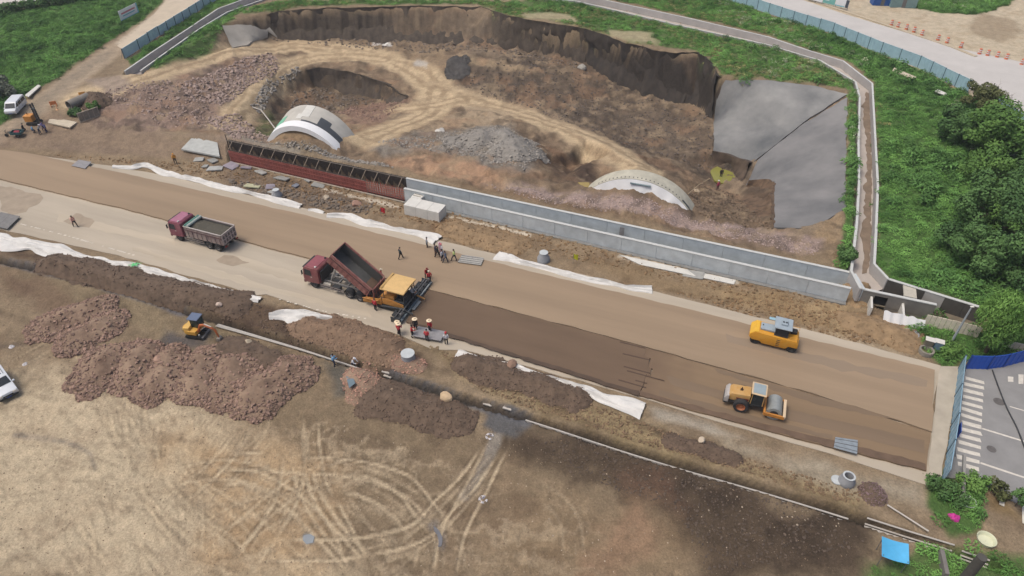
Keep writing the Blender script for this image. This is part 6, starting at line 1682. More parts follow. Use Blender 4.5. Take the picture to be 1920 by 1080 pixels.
p = drop(1735, 662); mb = MB(); mb.lathe([(.55, 0), (.55, .5), (.72, .5), (.74, .4), (.74, 0), (.55, 0)], 22); one('concrete_ring', mb, mat('grey_ring', (146, 140, 130), .9, .12, 2), 'shallow grey concrete ring in front of the two cabinets', 'concrete ring', p)
for u, v, cbody, lab in ((1737, 652, (122, 116, 104), 'brown cabinet with a white cap behind the shallow concrete ring'), (1754, 656, (124, 152, 172), 'pale blue cabinet with a white cap at the weed edge')):
    p = drop(u, v); t = thing('utility_cabinet', lab, 'cabinet', p, RH - .1, 'utility cabinets')
    mb = MB(); mb.box(-.4, .4, -.3, .3, 0, 1.15, .03); part('body', mb, mat('cabinet_%d' % cbody[0], cbody, .6, .08, 2), t)
    mb = MB(); mb.box(-.46, .46, -.36, .36, 1.15, 1.24, .03); part('cap', mb, M_pale, t)
    mb = MB(); mb.box(-.32, .32, -.315, -.3, .15, 1.05); part('door', mb, mat('cabinet_door_%d' % cbody[0], tuple(int(x * .93) for x in cbody), .6, .08, 2), t)
# large L-shaped block
p = G(758, 402, 0); t = thing('concrete_block', 'long pale L-shaped concrete block standing before the channel wall', 'concrete block', p, RH - .02)
mb = MB(); mb.box(.05, 5.3, 0, 2.1, 0, 1.55, .03); part('long_arm', mb, M_pale, t)
mb = MB(); mb.box(0.0, 1.5, 2.11, 3.9, 0, 1.56, .03); part('short_arm', mb, M_pale, t)
for k in range(3):
    mb = MB(); mb.box(.15, 1.3, 2.5 + k * .45, 2.6 + k * .45, 1.56, 1.62); part('batten', mb, mat('old_timber', (168, 158, 144)), t)
for x in (1.8, 3.55):
    mb = MB(); mb.box(x, x + .03, -.012, 2.11, 0, 1.563); part('cast_joint', mb, mat('joint', (168, 166, 158), .9, .05), t)

def plate_stack(name, px, z, label, cat, m, n=1, legs=0, ribs=0, tilt=0.0, group=None, th=.06):
    """flat plates lying at four measured corners"""
    P4 = [G(u, v, z) for u, v in px]; c = sum(P4, Vector()) / 4
    t = thing(name, label, cat, c, 0, group)
    ex = P4[1] - P4[0]; ey = P4[3] - P4[0]
    for k in range(n):
        a, b = k / n, (k + 1) / n; mb = MB()
        q = [P4[0].lerp(P4[1], a), P4[0].lerp(P4[1], b), P4[3].lerp(P4[2], b), P4[3].lerp(P4[2], a)]
        cc = sum(q, Vector()) / 4
        q = [cc + (x - cc) * .985 - c + Vector((0, 0, RNG.uniform(0, .015) + (tilt if i >= 2 else 0))) for i, x in enumerate(q)]
        mb.add([tuple(x) for x in q] + [tuple(x + Vector((0, 0, th))) for x in q], [(3, 2, 1, 0), (4, 5, 6, 7), (0, 1, 5, 4), (1, 2, 6, 5), (2, 3, 7, 6), (3, 0, 4, 7)])
        pl = part('plate', mb, m, t)
        for r in range(ribs):
            f = (r + .5) / ribs; A1 = q[0].lerp(q[3], f); B1 = q[1].lerp(q[2], f)
            mb = MB(); mb.cyl(tuple(A1 + Vector((0, 0, th + .02))), tuple(B1 + Vector((0, 0, th + .02))), .025, n=4); part('rib', mb, M_steel, pl)
    return t
M_plate = mat('grey_plate', (150, 148, 150), .6, .1, 2); M_plate2 = mat('pale_mesh_plate', (174, 172, 166), .7, .1, 2)
plate_stack('steel_plate', [(770, 630), (826, 640), (836, 622), (784, 612)], .45, 'two grey plates bridging the layer edge among the red-clad crew', 'plate', M_plate, 2, ribs=0)
plate_stack('mesh_mat', [(858, 492), (902, 498), (908, 484), (866, 478)], .42, 'stack of pale wire mesh mats at the road edge by the strolling group', 'mesh mat', M_plate2, 2, ribs=4)
plate_stack('steel_plate', [(1563, 840), (1607, 852), (1608, 826), (1566, 820)], .45, 'blue-grey ribbed steel plates over the layer edge near the open manhole', 'plate', mat('blue_plate', (146, 156, 164), .5, .1, 2), 4, ribs=3)
plate_stack('steel_plate', [(134, 311), (160, 317), (172, 304), (148, 300)], .4, 'single grey steel plate at the far left edge of the brown road', 'plate', M_plate, 1)
plate_stack('steel_plate', [(-25, 422), (14, 430), (38, 406), (2, 398)], .35, 'dark grey steel plate on the concrete by the left end of the white sheet', 'plate', mat('dark_plate', (128, 126, 124), .6, .12, 2), 2)
plate_stack('steel_board', [(649, 706), (659, 700), (668, 726), (656, 735)], .15, 'blue-grey sheet propped on the pink brick rubble at its field side', 'board', mat('slate_board', (112, 130, 140), .6, .08, 2), 1, tilt=.5)
M_slab = mat('slab_concrete', (172, 172, 168), .88, .1, 1.2)
pz = drop(375, 285).z
plate_stack('tilted_slab', [(340, 282), (413, 296), (410, 274), (364, 262)], .5, 'large pale tilted slab at the end of the red formwork', 'slab', mat('pale_slab', (186, 188, 184), .85, .1, 1.2), 1, tilt=.35, th=.25)
SL = [(374, 301, 1.6, .9, .3, 'pale torn slab below the tilted slab'), (400, 303, 1.6, 1.2, -.4, 'grey broken slab right of the torn slab'), (404, 318, 2.2, 1.6, .5, 'largest grey broken slab with a cut corner'), (386, 314, 1.0, .8, .1, 'small slab tucked under the largest broken slab'), (435, 313, 2.2, 1.6, -.25, 'lilac-grey slab against the formwork foot'), (462, 316, 1.6, .8, .4, 'slab with white stain right of the lilac slab'), (490, 325, 2.0, 1.0, -.3, 'rough grey slab halfway along the formwork'), (530, 336, 2.6, 1.2, -.2, 'crumbled earthy slab left of the black-framed plate'), (474, 351, 2.2, 1.2, .3, 'yellowish flat slab beside the rolled white sheet'), (508, 352, 1.4, 1.1, .5, 'purple-grey plate leaning by the small riser'), (512, 363, 1.4, .8, -.2, 'lower grey plate left of the small riser'), (555, 350, .9, .9, -.3, 'small square slate plate right of the small riser'), (577, 341, 1.2, .5, -.4, 'narrow black-framed plate near the formwork end'), (597, 350, 1.9, .9, .1, 'pale plate pile below the last formwork panels'), (888, 482, .01, .01, 0, '')]
for u, v, a, b, r, lab in SL:
    if not lab: continue
    p = drop(u, v); mb = MB()
    q = [(-a / 2, -b / 2), (a / 2, -b / 2 * .9), (a / 2 * RNG.uniform(.8, 1), b / 2 * .6), (a / 2 * .6, b / 2), (-a / 2 * .9, b / 2 * .95)]
    bm_q = [(x, y) for x, y in q]; mb.prism(bm_q, 0, .16, .02, axis='z')
    g_ = int(RNG.integers(-14, 14)); base_c = (196, 194, 160) if 'yellow' in lab else (150, 142, 152) if ('lilac' in lab or 'purple' in lab) else (120, 124, 134) if 'slate' in lab else (164 + g_, 164 + g_, 160 + g_)
    o = one('concrete_slab', mb, mat('slab_%d_%d' % (u, v), base_c, .88, .14, 1.5), lab, 'slab', (p.x, p.y, p.z + .08), RH + r, 'broken slabs below the formwork'); o.rotation_euler = (RNG.uniform(-.2, .25), RNG.uniform(-.15, .15), RH + r)
for k, (u, v, a, b, lab) in enumerate(((1279, 500, 1.6, 1.0, 'grey slab, upper of the three right of the pale footing'), (1300, 516, 2.4, 1.3, 'largest of the three grey slabs right of the pale footing'), (1322, 512, 1.5, .9, 'lilac slab, outermost of the three beside the pale footing'))):
    p = drop(u, v); mb = MB(); mb.box(-a / 2, a / 2, -b / 2, b / 2, 0, .15, .02); o = one('concrete_slab', mb, mat('slab3_%d' % k, (166, 166, 162) if k < 2 else (160, 150, 158), .88, .12, 1.5), lab, 'slab', (p.x, p.y, p.z + .05), RH + .3 - k * .3); o.rotation_euler = (.1, -.08, RH + .4 - k * .4)
plate_stack('footing_strip', [(1200, 497), (1376, 534), (1380, 526), (1160, 478)], .06, 'broken pale concrete footing strip lying before the channel wall', 'footing', M_pale, 7, th=.08)
plate_stack('concrete_slab', [(90, 232), (132, 241), (146, 231), (96, 221)], drop(115, 232).z + .02, 'pale rectangular slab right of the drilling crew', 'slab', mat('cream_slab', (206, 194, 172), .88, .1, 1.5), 1, th=.2)
# pipe and timber by the left road
a, b = drop(132, 206), drop(168, 190)
mb = MB(); d = (b - a); n_ = 18
mb.M = Matrix.Translation(a + Vector((0, 0, .75))) @ d.to_track_quat('X', 'Z').to_matrix().to_4x4()
mb.lathe([(.75, 0), (.75, d.length), (.62, d.length), (.62, 0), (.75, 0)], n_, 'x'); one('concrete_pipe', mb, mat('pipe_concrete', (138, 132, 124), .9, .1, 1.5), 'thick grey concrete pipe lying among weeds by the left road', 'pipe')
def crate(u, v, w, d_, h, rz, label):
    p = drop(u, v); t = thing('timber_frame', label, 'timber frame', p, rz)
    for k in range(5):
        mb = MB(); mb.box(-w / 2 + k * w / 4 - .06, -w / 2 + k * w / 4 + .06, -d_ / 2, -d_ / 2 + .08, 0, h); part('stud', mb, mat('old_timber', (168, 158, 144)), t)
    for z in (.05, h):
        mb = MB(); mb.box(-w / 2 - .1, w / 2 + .1, -d_ / 2 - .05, -d_ / 2 + .1, z, z + .1); part('rail', mb, mat('old_timber', (168, 158, 144)), t)
    mb = MB(); mb.box(-w / 2, w / 2, -d_ / 2 + .09, -d_ / 2 + .13, .1, h); part('board', mb, mat('grey_board', (150, 140, 128), .9, .2, 2), t)
crate(167, 222, 3.2, 1.2, 1.5, .9, 'leaning timber-framed panel overgrown by weeds near the concrete pipe')
for u, v, c_, lab, h in ((156, 182, (236, 168, 70), 'orange warning board on the verge above the concrete pipe', .9), (102, 200, (226, 140, 84), 'orange warning board left of the concrete pipe', .9), (108, 206, (236, 190, 150), 'pale orange cone at the roadside left of the pipe', .6)):
    p = drop(u, v); mb = MB()
    if 'cone' in lab: mb.lathe([(.3, 0), (.3, .05), (.2, .06), (.05, h), (.01, h)], 10); 
    else:
        mb.box(-.5, .5, -.03, .03, .3, h); mb.box(-.45, -.38, -.3, .3, 0, .32); mb.box(.38, .45, -.3, .3, 0, .32)
    one('warning_board' if 'board' in lab else 'traffic_cone', mb, mat('board_%d_%d' % c_[:2], c_, .6, .1, 3), lab, 'warning board' if 'board' in lab else 'cone', p, .5)

# ================================================================== PIPES, CABLES, LAMPS
M_pvc = mat('white_pipe', (196, 190, 182), .5, .04, 2)
def pipes(px, label, n=2, r=.075, h=.1, group='white pipes along the trench'):
    L = catmull([np.array(G(u, v, 0)[:2]) for u, v in px], 1.5); t = thing('pipe_bundle', label, 'pipes', (L[0][0], L[0][1], 0), 0, group)
    for k in range(n):
        pts = []
        for i, q in enumerate(L):
            d = L[min(i + 1, len(L) - 1)] - L[max(i - 1, 0)]; d = d / np.linalg.norm(d); nn = np.array((-d[1], d[0])) * (k - (n - 1) / 2) * (r * 2.5)
            z = float(hz(q[0] + nn[0], q[1] + nn[1])) + r
            pts.append((q[0] + nn[0] - L[0][0], q[1] + nn[1] - L[0][1], z))
        zp = np.pad([p_[2] for p_ in pts], 2, mode='edge'); zs = np.max([zp[q_:q_ + len(pts)] for q_ in range(5)], 0); zs = np.convolve(np.pad(zs, 3, mode='edge'), np.ones(7) / 7, 'valid'); pts = [(a_, b_, c_ + .1) for (a_, b_, _), c_ in zip(pts, zs)]
        mb = MB(); mb.tube(pts, r, 6); part('pipe', mb, M_pvc, t)
pipes([(408, 612), (480, 632), (560, 655), (640, 678), (697, 696)], 'pair of white pipes beside the trench running from the excavator to the brick rubble', 3)
pipes([(986, 788), (1150, 837), (1300, 882), (1450, 928), (1590, 972)], 'long pair of white pipes along the trench in front of the dark soil', 2)
pipes([(1626, 976), (1700, 1000), (1790, 1028)], 'bundle of white pipes near the blue sheet', 4)
pipes([(1806, 1034), (1858, 1052)], 'short bundle of white pipes past the dark post', 3)
for k, (u, v) in enumerate(((724, 702), (727, 707), (914, 761), (951, 771))):
    p = drop(u, v); t = thing('sandbag', ['upper white block at the trench crossing', 'lower white block at the trench crossing', 'white block pair on the trench edge left of the grey patch', 'white block on the trench edge above the grey patch'][k], 'block', p, RH)
    for j in range(2):
        mb = MB(); mb.box(-.45, .45, -.12 + j * .3, .12 + j * .3, 0, .16, .03); part('bar', mb, M_pvc, t)
a, b = drop(1662, 950), drop(1737, 1002); mb = MB(); mb.cyl((*a[:2], a.z + .15), (*b[:2], b.z + .4), .07, n=6); one('loose_pipe', mb, M_pvc, 'single white pipe lying slantwise across the trench', 'pipe')
a, b = G(430, 612, .2), G(0, 0)
# hose down to the first vault, rope beside the second
mb = MB(); mb.tube([drop(474, 204) + Vector((0, 0, .3)), drop(492, 216) + Vector((0, 0, .9)), drop(506, 236) + Vector((0, 0, 1.2)), drop(518, 250) + Vector((0, 0, .8))], .11, 6); one('hose', mb, M_pvc, 'pale hose running down the bank to the green-edged vault', 'hose')
mb = MB(); mb.tube([drop(1290, 366) + Vector((0, 0, .2)), drop(1310, 350) + Vector((0, 0, .3)), drop(1330, 338) + Vector((0, 0, .3))], .07, 5); one('hose', mb, mat('tan_hose', (190, 168, 136), .7, .08), 'tan hose running from the puddle to the white-draped vault', 'hose')
mb = MB(); cab_ = [G(u, v, .12) for u, v in ((1861, 694), (1872, 725), (1888, 765), (1906, 800), (1920, 836), (1945, 900))]; mb.tube([tuple(q) for q in catmull(cab_, 1)], .07, 5); one('cable', mb, mat('black_cable', (58, 60, 64), .6, .05), 'black cable lying across the grey street', 'cable')
def lamp(u, v, top, lean, label, arm=0.0):
    p = drop(u, v); d = ray(*top)
    yy = (p.y); tt = yy / d[1]; h = CAM_H + d[2] * tt - p.z
    t = thing('street_lamp', label, 'lamp post', p)
    mb = MB(); mb.tube([(0, 0, 0), (lean[0], lean[1], h)], [.13, .08], 8); part('post', mb, mat('lamp_post', (168, 176, 182), .5, .06, 2), t)
    mb = MB(); mb.box(lean[0] - .15, lean[0] + .2, lean[1] - .12, lean[1] + .12, h, h + .12, .03); part('lamp_head', mb, M_lamp, t)
lamp(1784, 641, (1816, 576), (.1, 0), 'silver lamp post standing in the weeds left of the willow')

# hoardings
def hoarding(px, z, h, step, label, m, cap, group=None, mpost=None, skip=()):
    L = [np.array((drop(u, v) if z is None else G(u, v, z))[:2]) for u, v in px]
    t = thing('hoarding', label, 'fence', (L[0][0], L[0][1], 0), 0, group)
    pts = resample(L, step)
    pm_ = {}
    for i, (a, b) in enumerate(zip(pts[:-1], pts[1:])):
        d = b - a; ln = float(np.linalg.norm(d)); zb = float(hz((a[0] + b[0]) / 2, (a[1] + b[1]) / 2)) - .05
        key = round(ln, 1)
        if key not in pm_:
            mb = MB(); n = 8
            xs = [k * (ln - .06) / n + .03 for k in range(n + 1)]
            for k in range(n):
                y = .02 if k % 2 else -.02
                mb.box(xs[k], xs[k + 1], y - .02, y + .02, .08, h)
            mb.box(.0, ln, -.035, .035, h, h + .07)
            pm_[key] = mb.mesh('fence_panel', m)
        o = bpy.data.objects.new('fence_panel', pm_[key]); COL.objects.link(o); o.parent = t
        o.location = (a[0] - L[0][0], a[1] - L[0][1], zb); o.rotation_euler = (0, 0, math.atan2(d[1], d[0]))
        if 'post' not in pm_:
            mb = MB(); mb.box(-.06, .06, -.08, .08, 0, h + .12); mb.cyl((0, .08, h * .8), (0, h * .35, .05), .03, n=4); pm_['post'] = mb.mesh('fence_post', mpost or M_steel)
        q = bpy.data.objects.new('fence_post', pm_['post']); COL.objects.link(q); q.parent = t; q.location = (a[0] - L[0][0], a[1] - L[0][1], zb); q.rotation_euler = o.rotation_euler
    return t
M_hb = mat('pale_blue_hoarding', (172, 206, 220), .55, .06, 1.2); M_hl = mat('blue_white_hoarding', (198, 220, 232), .55, .06, 1.2); M_post = mat('dark_post', (72, 96, 112), .6, .1)
hoarding([(1320, -22), (1360, -2), (1440, 26), (1560, 64), (1650, 101), (1720, 127), (1790, 162), (1814, 174)], HI, 2.2, 2.9, 'long pale blue hoarding between the weeds and the far concrete road', M_hb, None, 'pale blue hoardings', M_post)
hoarding([(1862, 208), (1895, 228), (1945, 270)], HI, 2.2, 2.9, 'short pale blue hoarding emerging behind the big trees', M_hb, None, 'pale blue hoardings', M_post)
hoarding([(234, 110), (262, 92), (300, 67), (345, 39), (395, 7), (440, -22)], HI, 1.9, 2.9, 'blue-white hoarding along the left access road', M_hl, None, 'pale blue hoardings', M_post)
hoarding([(1810, 691), (1850, 692), (1880, 688), (1925, 676), (1980, 660)], 0.05, 1.9, 2.4, 'deep blue hoarding across the top of the street', mat('deep_blue_hoarding', (36, 92, 196), .5, .06, 1.5), None, None, mat('blue_post', (30, 70, 150), .5))
hoarding([(1797, 692), (1790, 745), (1784, 800), (1776, 850), (1766, 905)], 0.05, 2.0, 2.6, 'pale blue hoarding standing end-on between footway and zebra crossing', mat('faded_blue_hoarding', (146, 180, 200), .55, .06, 1.2), None, None, M_post)
mb = MB(); mb.box(-.6, .6, -.03, .03, 0, .9, .01); p = G(1795, 812, .1); one('blue_sheet', mb, mat('royal_blue', (40, 84, 176), .6, .08), 'royal blue board leaning on the end-on hoarding', 'board', p, 1.1)
def board(corners, z, label, bands, posts=True, h=2.0, cat='billboard'):
    a, b = G(*corners[0], z), G(*corners[1], z); d = b - a
    t = thing('billboard', label, cat, a, math.atan2(d.y, d.x)); w = d.length
    mb = MB(); mb.box(0, w, -.04, .04, .5, .5 + h); fc = part('panel', mb, bands[0], t)
    for x0, x1, z0, z1, m in bands[1]:
        mb = MB(); mb.box(x0 * w, x1 * w, -.052, -.04, .5 + z0 * h, .5 + z1 * h); part('print', mb, m, fc)
    for x in np.linspace(.1, w - .1, 3):
        mb = MB(); mb.cyl((x, .1, 0), (x, .1, .5 + h), .05, n=6); part('post', mb, M_steel, t)
M_bw = mat('board_white', (232, 236, 240), .5, .03); M_bt = mat('board_teal', (96, 178, 196), .5, .05); M_br = mat('board_red', (196, 110, 124), .5, .05)
board([(229, 44), (262, 27)], HI, 'white billboard with faded red lettering in the green field', (M_bw, [(.1, .85, .55, .7, M_br), (.15, .8, .32, .42, M_bt), (0, 1, 0, .07, M_bt), (.94, 1, .07, 1, M_bt)]))
board([(1515, 2), (1540, 9)], HI, 'white roadside board, innermost of the row on the far road', (M_bw, [(.1, .9, .3, .8, M_bt)]), h=1.7)
board([(1541, 9), (1563, 14)], HI, 'teal roadside board, middle of the row on the far road', (mat('board_aqua', (120, 186, 180), .5, .05), [(.1, .5, .4, .8, M_bw)]), h=1.7)
board([(1564, 14), (1588, 20)], HI, 'white and dark roadside board, outermost of the row on the far road', (M_bw, [(.78, 1, 0, 1, mat('board_dark', (70, 80, 92), .5)), (0, .75, 0, .12, M_bt)]), h=1.7)
def cabin(px, z, w, d_, h, rz, m, label):
    p = G(*px, z); t = thing('site_cabin', label, 'cabin', p, rz)
    mb = MB(); mb.box(-w / 2, w / 2, -d_ / 2, d_ / 2, 0, h, .04); part('body', mb, m, t)
    for k in range(int(w / .5)):
        mb = MB(); x = -w / 2 + .25 + k * .5; mb.box(x - .06, x + .06, -d_ / 2 - .04, -d_ / 2, .1, h - .1); part('rib', mb, m, t)
    mb = MB(); mb.box(-.4, .4, -d_ / 2 - .05, -d_ / 2 - .01, .1, 2.0); part('door', mb, M_steel, t)
cabin((1650, 8), HI, 4.0, 2.4, 2.4, -.1, mat('container_blue', (40, 92, 168), .5, .08), 'blue site container at the top by the sandy junction')
cabin((1690, 12), HI, 5.5, 2.4, 2.3, -.15, mat('cabin_grey_green', (128, 158, 160), .6, .08), 'grey-green cabin next to the blue container')
bar_u = [(1671, 47), (1683, 51), (1699, 55), (1713, 60), (1728, 66), (1758, 75), (1775, 80), (1801, 89), (1836, 101), (1851, 104), (1869, 107), (1886, 111), (1915, 121)]
BARL = ['nearest the site cabins, first of the row', 'second from the site cabins', 'third from the site cabins', 'fourth from the site cabins', 'fifth from the site cabins, before the first gap', 'after the first gap, left one of a pair', 'right one of the pair after the first gap', 'standing alone between two gaps', 'first of the cluster of four', 'second of the cluster of four', 'third of the cluster of four', 'last of the cluster of four', 'farthest along the sandy road, last of the row']
bar0 = None
for k, (u, v) in enumerate(bar_u):
    p = G(u, v, HI + .05)
    if bar0 is None:
        bar0 = thing('traffic_barrel', 'orange and white traffic barrel ' + BARL[k], 'traffic barrel', p, 0, 'traffic barrels')
        mb = MB(); mb.lathe([(.36, 0), (.36, .08), (.3, .09), (.27, 1.0), (.2, 1.06), (.01, 1.06)], 14); part('drum', mb, mat('barrel_orange', (222, 128, 92), .55, .06, 3), bar0)
        for z in (.35, .68):
            mb = MB(); mb.lathe([(.305 - z * .03, z), (.30 - z * .03, z + .15)], 14); part('white_band', mb, M_bw, bar0)
    else:
        dup(bar0, p, 0, 'orange and white traffic barrel ' + BARL[k], 'traffic barrels')
p0_ = drop(1838, 99); 
# small things by the street corner
p = G(1665, 1052, .05); t = thing('sun_canopy', 'bright blue sheet canopy on poles at the lower edge of the site', 'canopy', p, -.35)
mb = MB(); mb.grid(lambda i, j: ((i - .5) * 1.9, (j - .5) * 1.6, 1.5 + .25 * j - .12 * math.sin(math.pi * i)), 8, 4); mb.grid(lambda i, j: ((.5 - i) * 1.9, (j - .5) * 1.6, 1.48 + .25 * j - .12 * math.sin(math.pi * i)), 8, 4); part('sheet', mb, mat('sky_blue_sheet', (86, 182, 234), .5, .08, 1), t)
for x in (-.85, .85):
    for y in (-.7, .7):
        mb = MB(); mb.cyl((x, y, 0), (x, y, 1.6), .03, n=5); part('pole', mb, M_steel, t)
def blob(name, u, v, r, h, m, label, cat, seed=1):
    p = drop(u, v); mb = MB(); mb.grid(lambda i, j: (r * math.cos(6.2832 * i) * math.sin(.02 + j * 1.57) * (1 + .25 * math.sin(i * 19 + seed)), r * math.sin(6.2832 * i) * math.sin(.02 + j * 1.57) * (1 + .2 * math.cos(i * 13 + seed)), h * math.cos(.02 + j * 1.57) * (1 + .3 * math.sin(i * 25 + j * 5))), 16, 5); return one(name, mb, m, label, cat, (p.x, p.y, p.z - .02), 0, smooth=50)
blob('pink_bag', 1788, 972, .42, .35, mat('magenta_bag', (212, 66, 160), .6, .1, 3), 'magenta plastic bag lying in the weeds by the street corner', 'bag')
p = drop(1812, 944); mb = MB(); mb.lathe([(.02, .05), (.5, .06), (.6, .28), (.66, .3), (.62, .26), (.55, 0), (.02, 0)], 22); one('basin', mb, mat('basin_grey', (188, 200, 186), .5, .05), 'round pale grey basin among the corner weeds', 'basin', p)
p = drop(1846, 1016); mb = MB(); mb.lathe([(.02, .05), (.55, .08), (.68, .36), (.72, .38), (.6, 0), (.02, 0)], 22); one('basin', mb, mat('basin_cream', (224, 226, 196), .5, .05), 'round cream tub below the basin near the dark post', 'tub', p, .2)
mb = MB(); a, b = drop(1793, 876), drop(1804, 930); mb.M = Matrix.Identity(4); mb.tube([(a.x, a.y, 1.6), (b.x, b.y, .1)], .16, 4); one('beam', mb, mat('grey_beam', (150, 148, 144), .8, .08), 'grey beam leaning from the end of the pale blue hoarding into the weeds', 'beam')
mb = MB(); a, b = drop(1832, 900), drop(1820, 922); mb.tube([(a.x, a.y, .9), (b.x, b.y, .1)], .05, 6); one('rail', mb, M_lg, 'thin grey rail slanting at the edge of the zebra crossing', 'rail')
mb = MB(); a = drop(1805, 1090); mb.cyl((0, 0, 0), (0, 0, 3.4), .38, .34, 12); one('dark_post', mb, mat('dark_column', (86, 84, 80), .85, .12, 1.5), 'thick dark post rising at the lower edge by the pipes', 'post', a)
mb = MB(); a, b = drop(1755, 1040), drop(1765, 1085); strip(mb, [np.array(a[:2]), np.array(b[:2])], 0, .8, .3); one('low_wall', mb, mat('grey_low_wall', (128, 124, 120), .9, .1), 'low grey wall running down beside the lower weeds', 'wall')
for k, (u, v, lab) in enumerate(((918, 819, 'torn white bag on the tracks below the grey patch'), (906, 937, 'torn white bag on the dark soil right of the tyre tracks'))):
    p = drop(u, v); t = thing('plastic_scrap', lab, 'plastic scrap', p, k)
    mb = MB(); mb.grid(lambda i, j: ((.2 + .2 * j) * math.cos(5.2 * i), (.2 + .2 * j) * math.sin(5.2 * i), .06 + .12 * math.sin(i * 21) * math.sin(3.1 * j)), 18, 3); part('film', mb, mat('scrap_white', (212, 208, 210), .6, .08), t)
    mb = MB(); mb.grid(lambda i, j: (.2 * i, .15 * j, .08 + .1 * math.sin(i * 7)), 4, 3); part('inner_piece', mb, mat('scrap_grey', (150, 150, 168), .6, .1), t)
blob('white_scrap', 22, 651, .3, .15, mat('scrap_white', (224, 222, 228)), 'white plastic scrap left of the gravel piles', 'plastic scrap')
blob('white_scrap', 47, 683, .25, .15, mat('scrap_white', (224, 222, 228)), 'white plastic scrap behind the white car', 'plastic scrap', 3)
blob('white_sack', 976, 268, .9, .6, mat('pale_sack', (206, 202, 196), .8, .08, 2), 'pale sack heap on the grey gravel beside the haul road', 'sack', 2)
blob('white_sack', 826, 245, .8, .3, mat('pale_sack', (206, 202, 196), .8, .08, 2), 'pale powder heap on the grey gravel flat', 'heap', 4)
# white sheeting wall and plank fence at the right
a_ = [(1652, 596), (1690, 604), (1728, 614)]
L = [np.array(G(u, v, .3)[:2]) for u, v in a_]; t = thing('sheet_wall', 'white sheeting stretched low along the sandy bank', 'sheet', (L[0][0], L[0][1], 0))
mb = MB(); Lr = resample(L, .6)
mb.grid(lambda i, j: (np.interp(i, np.linspace(0, 1, len(Lr)), [q[0] for q in Lr]) - L[0][0], np.interp(i, np.linspace(0, 1, len(Lr)), [q[1] for q in Lr]) - L[0][1] - .5 * (1 - j) + .06 * math.sin(i * 30), .2 + 1.15 * j + .08 * math.sin(i * 20)), 24, 4); part('sheeting', mb, M_white, t)
mb = MB(); mb.box(-.1, .1, -.1, .1, 0, .1)
L = [np.array(G(u, v, .4)[:2]) for u, v in ((1730, 608), (1780, 620), (1833, 632))]; d = L[-1] - L[0]; t = thing('plank_fence', 'cream plank fence behind the lamp post', 'fence', (L[0][0], L[0][1], .3), math.atan2(d[1], d[0]), 'cream plank fences')
W_ = float(np.linalg.norm(d))
def planks(t, W_, n, h):
    for k in range(n):
        mb = MB(); mb.box(k * W_ / n + .02, (k + 1) * W_ / n - .02, -.03, .03, 0, h + RNG.uniform(-.04, .04), .008); part('plank', mb, mat('cream_plank', (236, 225, 206), .8, .1, 2), t)
    for z in (.3, h - .3):
        mb = MB(); mb.box(0, W_, .035, .09, z, z + .09); part('rail', mb, mat('old_timber', (168, 158, 144)), t)
planks(t, W_, 11, 1.5)
L = [np.array(G(u, v, .4)[:2]) for u, v in ((1850, 645), (1935, 664))]; d = L[-1] - L[0]; t = thing('plank_fence', 'weathered cream plank fence right of the willow', 'fence', (L[0][0], L[0][1], .3), math.atan2(d[1], d[0]), 'cream plank fences'); planks(t, float(np.linalg.norm(d)), 9, 1.1)
p = G(1925, 612, .5); t = thing('shed', 'pale grey shed roof showing right of the willow', 'shed', p, RH); mb = MB(); mb.box(-1.2, 2.6, -1.6, 1.6, 0, 1.9); part('wall', mb, M_dark, t); mb = MB(); mb.box(-1.4, 2.8, -1.8, 1.8, 1.9, 2.05, .02); part('roof', mb, mat('shed_roof', (186, 182, 172), .8, .06), t)
for u, v, lab in ((1690, 137, 'long pale plank slab lying in the weeds below the hoarding'),):
    plate_stack('concrete_slab', [(1672, 134), (1710, 149), (1718, 146), (1676, 128)], HI + .35, lab, 'slab', mat('cream_slab', (206, 194, 172)), 1, th=.15)
plate_stack('cement_sheet', [(1752, 172), (1772, 180), (1776, 176), (1758, 168)], HI + .5, 'pair of pale sheets lying in the weeds near the big trees', 'sheet', M_pale, 2, th=.08)
plate_stack('road_plank', [(47, 180), (54, 183), (77, 162), (72, 160)], drop(60, 170).z + .25, 'long pale plank at the field edge behind the van', 'plank', M_pale, 1, th=.15)

